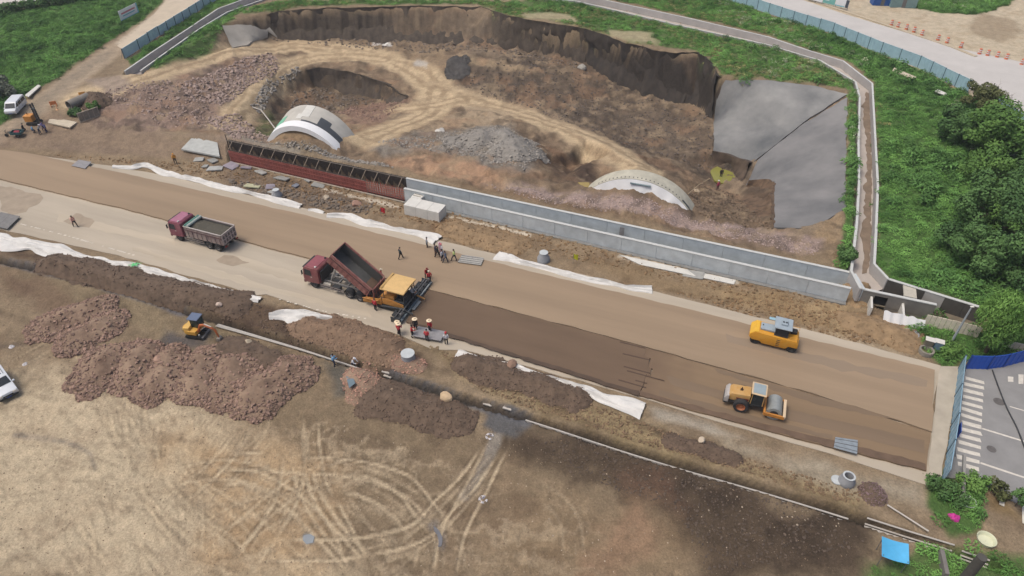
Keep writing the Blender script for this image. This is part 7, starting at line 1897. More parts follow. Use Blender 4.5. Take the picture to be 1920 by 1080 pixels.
# ================================================================== GRAVEL PILES, SPOIL, STONES
def scatter(name, pts, scl, tint, tmpl, parent=None, kind='stuff', tilt=.4):
    """small pieces nobody could count, set out on measured points"""
    pts = np.asarray(pts, np.float32); n = len(pts)
    me = bpy.data.meshes.new(name); me.vertices.add(n); me.vertices.foreach_set('co', pts.reshape(-1))
    rot = np.stack([RNG.normal(0, tilt, n), RNG.normal(0, tilt, n), RNG.uniform(0, 6.283, n)], -1).astype(np.float32)
    a = me.attributes.new('rot', 'FLOAT_VECTOR', 'POINT'); a.data.foreach_set('vector', rot.reshape(-1))
    a = me.attributes.new('scl', 'FLOAT_VECTOR', 'POINT'); a.data.foreach_set('vector', np.asarray(scl, np.float32).reshape(-1))
    a = me.attributes.new('tint', 'FLOAT', 'POINT'); a.data.foreach_set('value', np.asarray(tint, np.float32))
    o = bpy.data.objects.new(name, me); COL.objects.link(o)
    ng = bpy.data.node_groups.new('scatter', 'GeometryNodeTree')
    ng.interface.new_socket('Geometry', in_out='INPUT', socket_type='NodeSocketGeometry'); ng.interface.new_socket('Geometry', in_out='OUTPUT', socket_type='NodeSocketGeometry')
    gi = ng.nodes.new('NodeGroupInput'); go = ng.nodes.new('NodeGroupOutput')
    ip = ng.nodes.new('GeometryNodeInstanceOnPoints'); oi = ng.nodes.new('GeometryNodeObjectInfo'); oi.inputs['Object'].default_value = tmpl
    r1 = ng.nodes.new('GeometryNodeInputNamedAttribute'); r1.data_type = 'FLOAT_VECTOR'; r1.inputs['Name'].default_value = 'rot'
    r2 = ng.nodes.new('GeometryNodeInputNamedAttribute'); r2.data_type = 'FLOAT_VECTOR'; r2.inputs['Name'].default_value = 'scl'
    er = ng.nodes.new('FunctionNodeEulerToRotation')
    L = ng.links
    L.new(gi.outputs[0], ip.inputs['Points']); L.new(oi.outputs['Geometry'], ip.inputs['Instance'])
    L.new(r1.outputs['Attribute'], er.inputs[0]); L.new(er.outputs[0], ip.inputs['Rotation']); L.new(r2.outputs['Attribute'], ip.inputs['Scale'])
    L.new(ip.outputs[0], go.inputs[0])
    md = o.modifiers.new('scatter', 'NODES'); md.node_group = ng
    o['kind'] = kind
    if parent is not None: o.parent = parent
    return o
def rock_tmpl(name, m, seed):
    r = np.random.default_rng(seed); bm = bmesh.new(); bmesh.ops.create_icosphere(bm, subdivisions=1, radius=.5)
    for v in bm.verts: v.co *= r.uniform(.65, 1.2); v.co.z *= .72
    me = MB().frombm(bm).mesh(name, m, 20)
    return bpy.data.objects.new(name, me)
ROCK = {}
def rocks(c, tag_):
    if tag_ not in ROCK:
        m = mat('stone_' + tag_, c, .95, .14, 2.5, tint=.24 if tag_ != 'reddish' else .34); ROCK[tag_] = [rock_tmpl('stone', m, 3 + len(ROCK) * 2 + q) for q in range(2)]
    return ROCK[tag_]
def stones(name, xy, c, tag_, s0, s1, parent=None, zf=None, sink=.25, off=(0, 0, 0), p=2.2):
    xy = np.asarray(xy); n = len(xy)
    z = hz(xy[:, 0], xy[:, 1]) if zf is None else zf(xy)
    sz = s0 + (s1 - s0) * RNG.random(n) ** p * 1.0
    P3 = np.stack([xy[:, 0] - off[0], xy[:, 1] - off[1], z + sz * (.5 - sink) * .4 - off[2]], -1)
    sc3 = np.stack([sz * RNG.uniform(.8, 1.3, n), sz * RNG.uniform(.7, 1.1, n), sz * RNG.uniform(.6, 1, n)], -1)
    h_ = n // 2; T = rocks(c, tag_)
    scatter(name, P3[:h_], sc3[:h_], RNG.random(h_), T[0], parent); return scatter(name, P3[h_:], sc3[h_:], RNG.random(n - h_), T[1], parent)
def pts_in(px, n, z=None, poly=None):
    p = poly if poly is not None else poly_w(px, z); lo = p.min(0); hi = p.max(0); out = []
    while sum(len(o) for o in out) < n:
        q = RNG.uniform(lo, hi, (n * 3, 2)); q = q[sdist(p, q[:, 0], q[:, 1]) < 0]; 
        if len(q) == 0: break
        out.append(q)
    return np.concatenate(out)[:n]
def heap(name, label, line, w, h, m, c, tag_, n, s0, s1, cat, group, seed=0, rough=.16):
    """a tipped ridge of loose material along a line, with its own stones"""
    L = [np.array(drop(u, v)[:2]) for u, v in line]; L = catmull(L, .8) if len(L) > 1 else L
    if len(L) == 1:
        L = [L[0] + np.array(E_[:2]) * t for t in (-.01, .01)]
    L = np.array(L); d0 = np.cumsum(np.r_[0, np.linalg.norm(np.diff(L, axis=0), axis=1)]); tot = d0[-1]
    org = L.mean(0); oz_ = float(hz(*org))
    pad = w; 
    pad = w * 1.4; x0, y0 = L.min(0) - pad; x1, y1 = L.max(0) + pad
    stp = max(.22, min(.4, (x1 - x0) / 70))
    gx_, gy_ = np.meshgrid(np.arange(x0, x1, stp), np.arange(y0, y1, stp), indexing='ij')
    def hf(X, Y):
        d = ldist(L, X, Y) / w + (fbm(X + seed * 9, Y, .45, 3, 70) - .5) * .75
        k = np.clip(1 - d, 0, 1)
        return h * (k ** .9) * (.75 + .5 * fbm(X, Y + seed * 5, .5, 3, 71)) + (fbm(X, Y, 1.6, 3, 72) - .5) * rough * h * (k > 0) * np.minimum(1, k * 4)
    Z = hf(gx_, gy_); base = hz(gx_, gy_)
    zz = np.where(Z > .02, base + Z, base - .25)
    ni, nj = gx_.shape
    ids = np.arange(ni * nj).reshape(ni, nj); keep = np.maximum.reduce([Z[:-1, :-1], Z[1:, :-1], Z[:-1, 1:], Z[1:, 1:]]) > .02
    fs = np.stack([ids[:-1, :-1], ids[1:, :-1], ids[1:, 1:], ids[:-1, 1:]], -1)[keep]
    used = np.unique(fs); mp = np.full(ni * nj, -1); mp[used] = np.arange(len(used))
    co = np.stack([gx_.ravel() - org[0], gy_.ravel() - org[1], zz.ravel() - oz_], -1)[used]
    me = bpy.data.meshes.new(name); me.from_pydata(co.tolist(), [], mp[fs].tolist()); me.materials.append(m)
    me.polygons.foreach_set('use_smooth', [True] * len(me.polygons)); me.update()
    o = bpy.data.objects.new(name, me); COL.objects.link(o); o.location = (*org, oz_); tag(o, label, cat, group)
    if n:
        q = RNG.uniform((x0, y0), (x1, y1), (n * 6, 2)); hh = hf(q[:, 0], q[:, 1]); q = q[hh > -.0 + .0 * hh]; hh = hf(q[:, 0], q[:, 1])
        de = ldist(L, q[:, 0], q[:, 1]) / w
        pr_ = np.where(hh <= .01, np.where(de < 1.4, .3, 0.), 0) + np.where(hh > .01, (.06 if cat == 'gravel pile' else .6) + .9 * (1 - np.clip(hh / h, 0, 1)) ** 1.6, .0); q = q[RNG.random(len(q)) < pr_][:n]
        stones('rubble', q, c, tag_, s0 * .7, s1 * (.62 if cat != 'gravel pile' else .8), o, lambda a: hz(a[:, 0], a[:, 1]) + np.maximum(0, hf(a[:, 0], a[:, 1])), off=(*org, oz_), p=3.2)
    return o
M_pg = mat('pile_gravel', (124, 99, 83), .95, .16, .5, bump=.6, bscale=7, hue2=(168, 144, 122)); M_sp = mat('dark_spoil', (106, 89, 75), .97, .22, 1.3, bump=.7, bscale=6); M_st = mat('brown_spoil', (132, 109, 89), .97, .2, 1.3, bump=.7, bscale=6); M_ty = mat('tan_spoil', (150, 126, 96), .97, .2, 1.2, bump=.6, bscale=6)
PC = (148, 122, 108); GP = 'reddish gravel piles'
for k, (ln, w, h, n, lab) in enumerate((
    ([(95, 610), (150, 590), (180, 580)], 2.6, 1.0, 1500, 'reddish gravel pile farthest from the white car, nearest the trench'),
    ([(140, 640), (180, 622), (200, 612)], 2.5, 1.0, 1500, 'paler reddish gravel pile with a smooth top, second toward the field'),
    ([(185, 708), (200, 675)], 2.6, 1.0, 1500, 'reddish gravel pile at the left end of the long row'), ([(245, 712), (262, 672)], 2.6, 1.05, 1500, 'second gravel pile of the long row'),
    ([(300, 725), (322, 675)], 2.6, 1.0, 1500, 'middle gravel pile of the long row, flat pale crown'), ([(372, 728), (385, 678)], 2.6, 1.0, 1500, 'gravel pile with large blocks near the excavator'),
    ([(420, 740), (440, 690)], 2.5, 1.05, 1500, 'streaked gravel pile near the right end of the long row'), ([(480, 745), (540, 710)], 3.0, 1.3, 1900, 'broad dark red gravel pile closing the long row'))):
    heap('gravel_pile', lab, ln, w, h, M_pg, PC, 'reddish', n, .1, .6, 'gravel pile', GP, k)
SD = (108, 90, 77); GS = 'spoil banks along the trench'
heap('spoil_heap', 'dark spoil bank between white sheet and upper trench', [(100, 495), (220, 520), (330, 545), (440, 568)], 2.3, 1.0, M_sp, SD, 'dark', 1800, .1, .5, 'spoil heap', GS, 11)
heap('spoil_heap', 'brown spoil bank between the crumpled white sheet and the trench', [(580, 612), (650, 635), (720, 655)], 2.4, 1.1, M_st, (146, 120, 99), 'brown', 1400, .1, .5, 'spoil heap', GS, 12)
heap('spoil_heap', 'dark clod bank beside the long white sheet right of the manhole', [(880, 684), (980, 715), (1070, 745)], 1.9, .9, M_sp, SD, 'dark', 1400, .1, .45, 'spoil heap', GS, 13)
heap('spoil_heap', 'broad dark spoil heap below the brick rubble', [(720, 752), (780, 765), (840, 780)], 2.6, .9, M_sp, SD, 'dark', 1300, .1, .5, 'spoil heap', GS, 14)
heap('spoil_heap', 'low dark spoil heap right of the excavator', [(430, 655), (500, 672)], 1.8, .6, M_sp, SD, 'dark', 400, .1, .4, 'spoil heap', GS, 15)
heap('spoil_heap', 'small dark clod heap on the bank near the drum roller', [(1260, 828), (1320, 843), (1375, 860)], 1.0, .5, M_sp, SD, 'dark', 600, .08, .4, 'spoil heap', GS, 16)
heap('spoil_heap', 'clotted tan soil heap between channel wall and strolling group', [(850, 428), (900, 445), (960, 460)], 2.4, .6, M_ty, (140, 114, 84), 'tan', 700, .1, .5, 'spoil heap', GS, 17)
heap('spoil_heap', 'pale sandy heap against the low wall by the ditch mouth', [(1590, 552), (1612, 562)], 2.0, 1.5, M_ty, (176, 160, 132), 'sand', 150, .1, .5, 'spoil heap', GS, 18)
heap('spoil_heap', 'brown sandy bank below the white sheeting', [(1600, 604), (1650, 618), (1690, 636)], 2.2, .8, M_ty, (140, 114, 84), 'tan', 300, .1, .4, 'spoil heap', GS, 19)
heap('spoil_heap', 'round heap of dark purplish stones near the open riser', [(1632, 928), (1634, 926)], 1.2, .7, M_sp, (134, 112, 112), 'purple', 260, .12, .35, 'stone heap', GS, 20)
heap('rubble_heap', 'pink brick rubble spread beside the trench crossing', [(680, 705), (690, 735)], 2.0, .6, M_pg, (182, 142, 124), 'pink', 700, .12, .5, 'rubble heap', GS, 21)
heap('rubble_heap', 'pink brick rubble round the foot of the lidded manhole', [(720, 668), (775, 685)], 1.3, .45, M_pg, (190, 146, 132), 'pink', 500, .12, .45, 'rubble heap', GS, 22)
heap('spoil_heap', 'black crushed stone cone on the edge of the far bench', [(860, 118), (860, 140)], 2.6, .55, mat('black_gravel', (80, 77, 75), .95, .15, 1.5, bump=.6), (84, 81, 79), 'black', 500, .1, .4, 'gravel pile', None, 23)
heap('spoil_heap', 'dark earthy heap beside the overgrown timber frame', [(178, 190), (184, 196)], 2.6, 1.6, M_sp, SD, 'dark', 300, .2, .6, 'spoil heap', None, 24)
heap('gravel_pile', 'grey gravel tip above the first hole toward the pink gravel', [(880, 262), (950, 262), (965, 285)], 4.5, 1.4, mat('grey_gravel', (146, 141, 134), .95, .15, 1.5, bump=.6), (156, 150, 142), 'grey', 1600, .15, .7, 'gravel pile', None, 25)
for nm, px, n, c, tg, a, b in (
    ('pink_stones', [(340, 160), (430, 125), (510, 100), (530, 128), (470, 160), (420, 200), (350, 190)], 2200, (166, 146, 136), 'pinkgrey', .2, .8), ('pink_stones', [(180, 175), (330, 150), (420, 220), (430, 245), (300, 235)], 1000, (168, 142, 130), 'pinkgrey', .15, .6),
    ('pink_stones', [(380, 225), (450, 215), (480, 245), (520, 262), (440, 262)], 500, (168, 142, 130), 'pinkgrey', .2, .8), ('grey_stones', [(470, 200), (500, 150), (560, 125), (566, 134), (520, 160), (490, 215)], 500, (160, 156, 148), 'grey', .2, .8),
    ('pink_stones', [(910, 348), (1100, 366), (1290, 405), (1540, 455), (1530, 480), (1300, 432), (1000, 376)], 2600, (176, 157, 150), 'palepink', .08, .3), ('pink_stones', [(620, 208), (720, 190), (765, 188), (690, 232)], 500, (158, 124, 108), 'reddish', .15, .6),
    ('grey_stones', [(700, 265), (790, 255), (960, 240), (1000, 285), (985, 322), (800, 280)], 2600, (158, 152, 144), 'grey', .1, .45), ('grey_stones', [(430, 256), (620, 296), (740, 316), (700, 305), (520, 268)], 700, (160, 154, 144), 'grey', .12, .5),
    ('dark_clods', [(1010, 105), (1130, 130), (1330, 215), (1340, 320), (1200, 285), (1000, 205), (850, 160)], 2600, (108, 98, 90), 'darkgrey', .12, .55), ('dark_clods', [(540, 170), (600, 165), (720, 190), (640, 205), (540, 225)], 500, (128, 116, 104), 'greybrown', .2, .8),
    ('dark_clods', [(1290, 335), (1380, 365), (1450, 430), (1330, 412), (1296, 380)], 900, (124, 106, 88), 'brown2', .12, .7), ('brown_clods', [(80, 290), (420, 308), (790, 388), (1200, 488), (1590, 575), (1500, 580), (1000, 470), (700, 400), (330, 320)], 2600, (140, 118, 94), 'tan', .08, .45),
    ('brown_clods', [(420, 335), (700, 382), (690, 402), (560, 385), (430, 350)], 600, (130, 116, 104), 'greybrown', .15, .7), ('brown_clods', [(1250, 545), (1590, 585), (1720, 660), (1600, 640), (1400, 590)], 900, (150, 124, 94), 'tan', .08, .45),
    ('field_clods', [(0, 520), (400, 640), (620, 740), (900, 780), (1600, 985), (1600, 1090), (-60, 1090)], 2600, (136, 116, 96), 'brown3', .04, .16), ('field_stones', [(560, 780), (980, 830), (1600, 1000), (1300, 1090), (600, 1090)], 420, (186, 170, 150), 'palestone', .04, .15),
    ('dark_clods', [(1000, 830), (1110, 820), (1500, 950), (1630, 1020), (1330, 1080), (1270, 960), (1050, 880)], 2200, (98, 85, 74), 'dark2', .05, .28), ('pale_stones', [(1180, 880), (1300, 890), (1620, 985), (1600, 1050), (1300, 960)], 50, (160, 146, 130), 'palestone', .05, .2),
    ('bank_clods', [(820, 655), (1100, 755), (1420, 865), (1640, 930), (1600, 945), (1200, 830), (900, 735)], 2200, (132, 110, 86), 'tan2', .08, .4), ('bank_clods', [(60, 485), (500, 575), (740, 650), (700, 685), (420, 598), (60, 500)], 1400, (100, 82, 68), 'dark', .08, .4),
    ('rim_stones', [(505, 70), (700, 72), (900, 84), (1100, 120), (1090, 128), (890, 95), (600, 84)], 500, (150, 140, 128), 'greybrown', .2, .8), ('roadside_stones', [(1735, 690), (1760, 690), (1744, 905), (1728, 900)], 300, (150, 138, 130), 'greybrown', .08, .3),
    ('rubble_strip', [(1775, 760), (1788, 760), (1778, 830), (1764, 820)], 120, (190, 178, 166), 'palestone', .08, .35)):
    stones(nm, pts_in(px, n, 0 if px[0][1] > 300 and 'pink' not in nm and nm != 'dark_clods' or px[0][1] > 800 else None), c, tg, a, b)
# boulders that stand out one by one
BL = [(668, 384, 1.2, (176, 140, 122), 'pinkish boulder midway between the grey slabs and the long concrete block'), (387, 612, 0, 0, 0), (612, 372, .9, (186, 172, 152), 'pale boulder below the dark slate plate'), (965, 452, 1.1, (168, 122, 108), 'reddish boulder on the tan soil right of the strolling group'), (712, 604, 0, 0, 0), (413, 578, .6, (206, 186, 172), 'round pale boulder on the dark spoil bank above the excavator'), (710, 641, .7, (200, 184, 164), 'upper pale block on the brown spoil bank'), (720, 649, .8, (196, 172, 150), 'lower long pale block on the brown spoil bank'), (838, 752, 1.1, (206, 180, 146), 'round cream boulder at the end of the dark spoil heap'), (828, 765, .9, (176, 148, 142), 'mauve block beside the cream boulder'), (735, 742, .9, (168, 146, 122), 'tan block within the broad dark spoil heap'), (466, 645, .9, (182, 168, 146), 'angular pale stone near the excavator bucket'), (1306, 361, .9, (196, 176, 150), 'pale boulder on the pit floor beside the white-draped vault'), (1090, 128, 1.8, (168, 164, 156), 'pale block at the foot of the dark cut face'), (960, 690, .9, (150, 122, 104), 'brown boulder at the head of the dark clod bank'), (1313, 833, .6, (206, 190, 168), 'pale block on the clod heap near the drum roller'), (300, 680, .9, (176, 144, 126), 'large stone on the crest of the middle gravel pile'), (245, 712, .8, (172, 136, 118), 'large stone at the foot of the second gravel pile')]
for k, (u, v, s, c, lab) in enumerate(BL):
    if not s: continue
    p = drop(u, v); r = np.random.default_rng(50 + k); bm = bmesh.new(); bmesh.ops.create_icosphere(bm, subdivisions=2, radius=.5)
    a_ = r.normal(0, 1, (6, 3)); a_ /= np.linalg.norm(a_, axis=1)[:, None]
    for vv in bm.verts:
        q = np.array(vv.co[:]); 
        for pl in a_:
            e_ = q @ pl - .34
            if e_ > 0: q = q - pl * e_
        vv.co = Vector(q * s * np.array((1.35, 1.1, .9)))
    ex_z = .9 if 'pile' in lab or 'heap' in lab or 'bank' in lab else .15
    one('boulder', MB().frombm(bm), mat('boulder_%d' % k, c, .9, .1, 3, bump=.3), lab, 'boulder', (p.x, p.y, p.z + ex_z * .6), r.uniform(0, 6), 'single boulders', 25)

# ================================================================== WHITE GEOTEXTILE
M_geo = mat('geotextile', (226, 224, 220), .85, .07, 1.2, bump=.25, bscale=5)
def ribbon(line, widths, label, zoff=.14, wr=.3, seed=0):
    L = catmull([np.array(drop(u, v)[:2]) for u, v in line], .35); n = len(L); L = np.array(L)
    wd = np.interp(np.linspace(0, 1, n), np.linspace(0, 1, len(widths)), widths)
    org = L[n // 2]; oz_ = float(hz(*org)); m_ = 14; vs = []; 
    for i in range(n):
        d = L[min(i + 1, n - 1)] - L[max(i - 1, 0)]; d = d / (np.linalg.norm(d) + 1e-9); nn = np.array((-d[1], d[0]))
        for j in range(m_ + 1):
            t = j / m_ - .5; w = wd[i] * .85 * (1 + .45 * (float(fbm(np.array(i * .12 + seed), np.array(3. * (j > m_ / 2)), 1, 2, 90)) - .5) * 3.2)
            q = L[i] + nn * t * w
            fold = float(fbm(np.array(i * .16 + seed * 3), np.array(j * .8), 1., 3, 91)) - .38
            z = max(float(hz(*q)), 0.03) + zoff * (1 - (2 * t) ** 2 * .7) + wr * 3.4 * max(0, fold) * (1 - (2 * t) ** 4)
            vs.append((q[0] - org[0], q[1] - org[1], z - oz_))
    fs = [(i * (m_ + 1) + j, (i + 1) * (m_ + 1) + j, (i + 1) * (m_ + 1) + j + 1, i * (m_ + 1) + j + 1) for i in range(n - 1) for j in range(m_)]
    return one('geotextile_sheet', MB().add(vs, fs), M_geo, label, 'sheet', (*org, oz_), 0, 'white geotextile sheets', 60)
ribbon([(-40, 440), (30, 458), (90, 472), (160, 488), (250, 502), (350, 528), (430, 550), (490, 564)], [3.4, 3.0, 2.6, 1.8, 1.2, 1.2, 1.1, 1.3], 'long white sheet along the near edge of the concrete, widest at the field side', seed=1)
ribbon([(506, 596), (540, 593), (580, 598), (624, 602)], [1.2, 2.6, 2.2, .8], 'crumpled white sheet lying by itself above the trench', .25, .35, 2)
ribbon([(858, 664), (900, 677), (960, 692), (1040, 716), (1100, 735), (1150, 758), (1204, 776)], [1.4, .8, .9, 1.1, 1.3, 1.9, 2.3], 'long white sheet right of the manhole, flaring at its near end', seed=3)
ribbon([(212, 316), (250, 316), (275, 313), (320, 328), (400, 348), (470, 364), (530, 380), (566, 388)], [1.0, 1.2, 1.3, 1.1, 1.1, 1.2, 1.5, 1.3], 'rolled white sheet along the far road edge below the red formwork', .25, .25, 4)
ribbon([(614, 407), (650, 408), (690, 420), (750, 434), (800, 444), (822, 452)], [1.0, 1.8, 1.2, 1.0, 1.3, 1.8], 'ragged white sheet along the far road edge in front of the long block', .2, .3, 5)
ribbon([(578, 396), (590, 396), (608, 400)], [.5, .9, .5], 'small white scrap of sheet between the two far edge sheets', .12, .15, 6)
ribbon([(932, 479), (950, 484), (1010, 502), (1070, 518), (1130, 531), (1180, 542), (1222, 545)], [1.7, 1.5, .9, .8, .9, 1.1, 1.9], 'white sheet along the far road edge below the manhole cone', .18, .25, 7)

# ================================================================== PLANTS
def leafmat(name, a, b, scale=.6, tint=.35):
    m = mat(name, a, .8, .2, scale, hue2=b, tint=tint, spec=.2); return m
def clump(name, m, n, r, h, lw, seed, droop=.3):
    rg = np.random.default_rng(seed); mb = MB()
    for k in range(n):
        th_ = rg.uniform(0, 6.283); rr = r * math.sqrt(rg.random()); z = h * rg.uniform(.25, 1) * (1 - .45 * (rr / r) ** 2)
        c = Vector((rr * math.cos(th_), rr * math.sin(th_), z)); ax = Vector((math.cos(th_ + rg.normal(0, .8)), math.sin(th_ + rg.normal(0, .8)), rg.uniform(-.5, .5))).normalized()
        sd_ = ax.cross(Vector((0, 0, 1))).normalized(); l_ = lw * rg.uniform(1.2, 2.4); w_ = lw * rg.uniform(.5, .9)
        mb.add([tuple(c - ax * l_ * .5), tuple(c + sd_ * w_ * .5 + Vector((0, 0, .04))), tuple(c + ax * l_ * .5 - Vector((0, 0, droop * l_ * .4))), tuple(c - sd_ * w_ * .5 + Vector((0, 0, .02)))], [(0, 1, 2, 3)])
    return bpy.data.objects.new(name, mb.mesh(name, m, 0))
M_wd = leafmat('weed_leaf', (86, 138, 66), (146, 196, 106), .14); M_wd2 = leafmat('weed_leaf_dark', (68, 112, 60), (124, 170, 94), .14); M_dry = leafmat('dry_grass', (142, 148, 88), (184, 180, 126), .5)
CL = [clump('weed_clump', M_wd, 60, .6, .5, .13, 1), clump('weed_clump', M_wd2, 56, .55, .6, .14, 2), clump('weed_clump', M_dry, 26, .5, .4, .16, 3)]
area = np.gradient(YC)[:, None] * (QC[1] - QC[0]) * (YY + 40.5)
vis = (np.abs(XX) < (YY * .5 + 48))
def weeds(mask, dens, wh, s0, s1, name, sink=.05):
    w_ = (mask * area * vis).ravel(); n = int(w_.sum() * dens); idx = RNG.choice(w_.size, n, p=w_ / w_.sum())
    x = XX.ravel()[idx] + RNG.normal(0, .15, n); y = YY.ravel()[idx] + RNG.normal(0, .15, n); s = s0 + (s1 - s0) * RNG.random(n) ** 1.5
    return scatter(name, np.stack([x, y, hz(x, y) - sink], -1), np.stack([s, s, s * RNG.uniform(.7, 1.3, n)], -1), RNG.random(n), CL[wh], tilt=.2)
patchy = fbm(XX, YY, .16, 4, 95); rank = np.where(XX > 20, 1.0, .8) * (1 - PITM) * np.where((YY > 108) & (XX > -60) & (XX < 60) & (YY < 165), .25, 1)
weeds(np.clip(GREEN, 0, 1) * sstep(.25, .5, GREEN), 2.4, 0, .5, 1.3, 'weeds')
weeds(np.clip(GREEN, 0, 1) * sstep(.42, .6, patchy) * rank, 1.6, 1, .6, 1.6, 'tall_weeds')
weeds(np.clip(GREEN, 0, 1) * sstep(.5, .66, fbm(XX, YY, .1, 4, 98)) * rank * (XX > 20) * (YY < 150), .22, 1, 1.4, 2.8, 'weed_bushes')
rimstrip = ((YY > 100) & (XX > -60) & (XX < 62)) * GREEN
weeds(rimstrip * sstep(.4, .56, fbm(XX, YY, .2, 4, 96)), 3.0, 2, .5, 1.1, 'dry_grass')
CL.append(clump('weed_clump', leafmat('pale_flower', (176, 186, 150), (206, 208, 180), 1), 16, .5, .6, .16, 5))
fl_ = GREEN * (XX > 45) * (YY > 85) * sstep(.52, .66, fbm(XX, YY, .14, 4, 97)); weeds(fl_, .5, 3, .5, 1.1, 'pale_weeds', -.3)
def tree(name, label, u, v, trunk_h, lobes, m, n, lw, cat='tree', group=None, tr=.22, drp=0.0, seed=0, z=None):
    """tapered trunk with limbs, and a crown of loose leaves in uneven lobes (x, y, z, rx, ry, rz)"""
    rg = np.random.default_rng(seed); p = drop(u, v) if z is None else G(u, v, z); t = thing(name, label, cat, p, 0, group); mb = MB()
    mb.tube([(0, 0, -.2), (.05, .05, trunk_h * .5), (.0, .1, trunk_h)], [tr, tr * .8, tr * .55], 8)
    for (x, y, zz, rx, ry, rz) in lobes: mb.tube([(0, .1, trunk_h * rg.uniform(.55, .95)), (x * .5, y * .5, (zz + trunk_h) / 2), (x, y, zz)], [tr * .45, tr * .3, tr * .12], 5)
    part('trunk', mb, mat('bark', (92, 80, 68), .95, .2, 3), t)
    vol = np.array([l[3] * l[4] + l[3] * l[5] for l in lobes]); vs = []; fs = []
    for k in rg.choice(len(lobes), n, p=vol / vol.sum()):
        x, y, zz, rx, ry, rz = lobes[k]; d = rg.normal(0, 1, 3); d /= np.linalg.norm(d); r = rg.uniform(.62, 1.0) ** .6 * (1 + .16 * math.sin(d[0] * 7 + k) * math.sin(d[1] * 6 + d[2] * 5))
        if rg.random() < .12: r *= rg.uniform(.4, 1.1)
        c = np.array((x + d[0] * rx * r, y + d[1] * ry * r, zz + d[2] * rz * r)); 
        if c[2] < .25: c[2] = rg.uniform(.1, .5)
        nrm = d + rg.normal(0, .55, 3) + (0, 0, .35); nrm /= np.linalg.norm(nrm); a = np.cross(nrm, rg.normal(0, 1, 3)); a /= np.linalg.norm(a); b = np.cross(nrm, a)
        if drp: a = np.array((rg.normal(0, .75), rg.normal(0, .75), -1.)); a /= np.linalg.norm(a); b = np.cross(a, nrm); b /= np.linalg.norm(b) + 1e-9; c[2] -= drp * rg.random()
        l_ = lw * rg.uniform(.7, 1.5) * (2.2 if drp else 1); w_ = lw * rg.uniform(.5, .9) * (.7 if drp else 1); o = len(vs)
        vs += [tuple(c - a * l_ * .5), tuple(c + b * w_ * .5), tuple(c + a * l_ * .5), tuple(c - b * w_ * .5)]; fs.append((o, o + 1, o + 2, o + 3))
    me = bpy.data.meshes.new('crown'); me.from_pydata(vs, [], fs); me.materials.append(m); o = bpy.data.objects.new('crown', me); COL.objects.link(o); o.parent = t
    return t
def lobes(R_, H, n, seed, flat=.8):
    rg = np.random.default_rng(seed); out = [(rg.uniform(-.2, .2) * R_, rg.uniform(-.2, .2) * R_, H, R_ * .6, R_ * .6, R_ * .65 * flat)]
    for k in range(int(n * 1.9)):
        a = rg.uniform(0, 6.283); r = R_ * rg.uniform(.45, 1.0); out.append((r * math.cos(a), r * math.sin(a), max(.5, H + rg.uniform(-.75, .4) * R_ * flat), *(R_ * rg.uniform(.2, .5) for _ in range(2)), R_ * rg.uniform(.2, .42)))
    return out
L_dk = leafmat('tree_leaf_dark', (84, 128, 76), (136, 180, 106), .3); L_md = leafmat('tree_leaf_mid', (98, 148, 74), (154, 200, 106), .3); L_wl = leafmat('willow_leaf', (116, 172, 82), (168, 220, 116), .6); L_ol = leafmat('olive_leaf', (104, 116, 70), (148, 154, 102), .6); L_pl = leafmat('pale_leaf', (132, 142, 122), (176, 184, 164), .8)
GT = 'big trees at the field edge'
tree('tree', 'big round dark tree closest to the far concrete road', 1852, 288, 3.0, lobes(5.0, 5.6, 8, 1), L_md, 9000, .42, 'tree', GT, seed=1)
tree('tree', 'dark bushy tree left of the big round tree, towards the ditch', 1800, 268, 2.0, lobes(3.4, 3.4, 7, 2), L_dk, 5200, .4, 'tree', GT, seed=2)
tree('tree', 'olive-green small tree in front of the hoarding end', 1836, 206, 2.0, lobes(2.8, 3.2, 6, 3), L_ol, 3200, .36, 'tree', GT, seed=3)
tree('tree', 'very dark tree in the middle of the weed field edge', 1850, 430, 3.0, lobes(4.2, 4.6, 8, 4), L_dk, 8000, .36, 'tree', GT, seed=4)
tree('tree', 'dark tree cut off by the frame below the big round tree', 1925, 395, 3.0, lobes(4.6, 5.2, 8, 5), L_dk, 7000, .38, 'tree', GT, seed=5)
tree('tree', 'dark tree just above the willow, towards the weeds', 1838, 512, 2.6, lobes(3.4, 3.8, 7, 6), L_dk, 7000, .32, 'tree', GT, seed=6)
tree('tree', 'dark tree just above the willow, cut off by the frame', 1920, 535, 3.0, lobes(3.8, 4.4, 7, 7), L_dk, 6500, .34, 'tree', GT, seed=7)
tree('tree', 'dark tree in the gap between the frame and the big round tree', 1915, 310, 2.6, lobes(3.6, 4.0, 7, 27), L_dk, 6000, .36, 'tree', GT, seed=27)
tree('tree', 'pale bushy tree right of the middle dark tree', 1895, 455, 2.0, lobes(3.2, 3.2, 7, 41), L_md, 5000, .32, 'tree', GT, seed=41)
tree('tree', 'low spreading tree under the big round tree', 1842, 335, 1.6, lobes(3.6, 2.6, 8, 42), L_md, 5000, .36, 'tree', GT, seed=42)
tree('tree', 'dark low tree joining the dark tree row below the weeds', 1800, 470, 1.4, lobes(2.6, 2.2, 7, 43), L_dk, 4000, .3, 'tree', GT, seed=43)
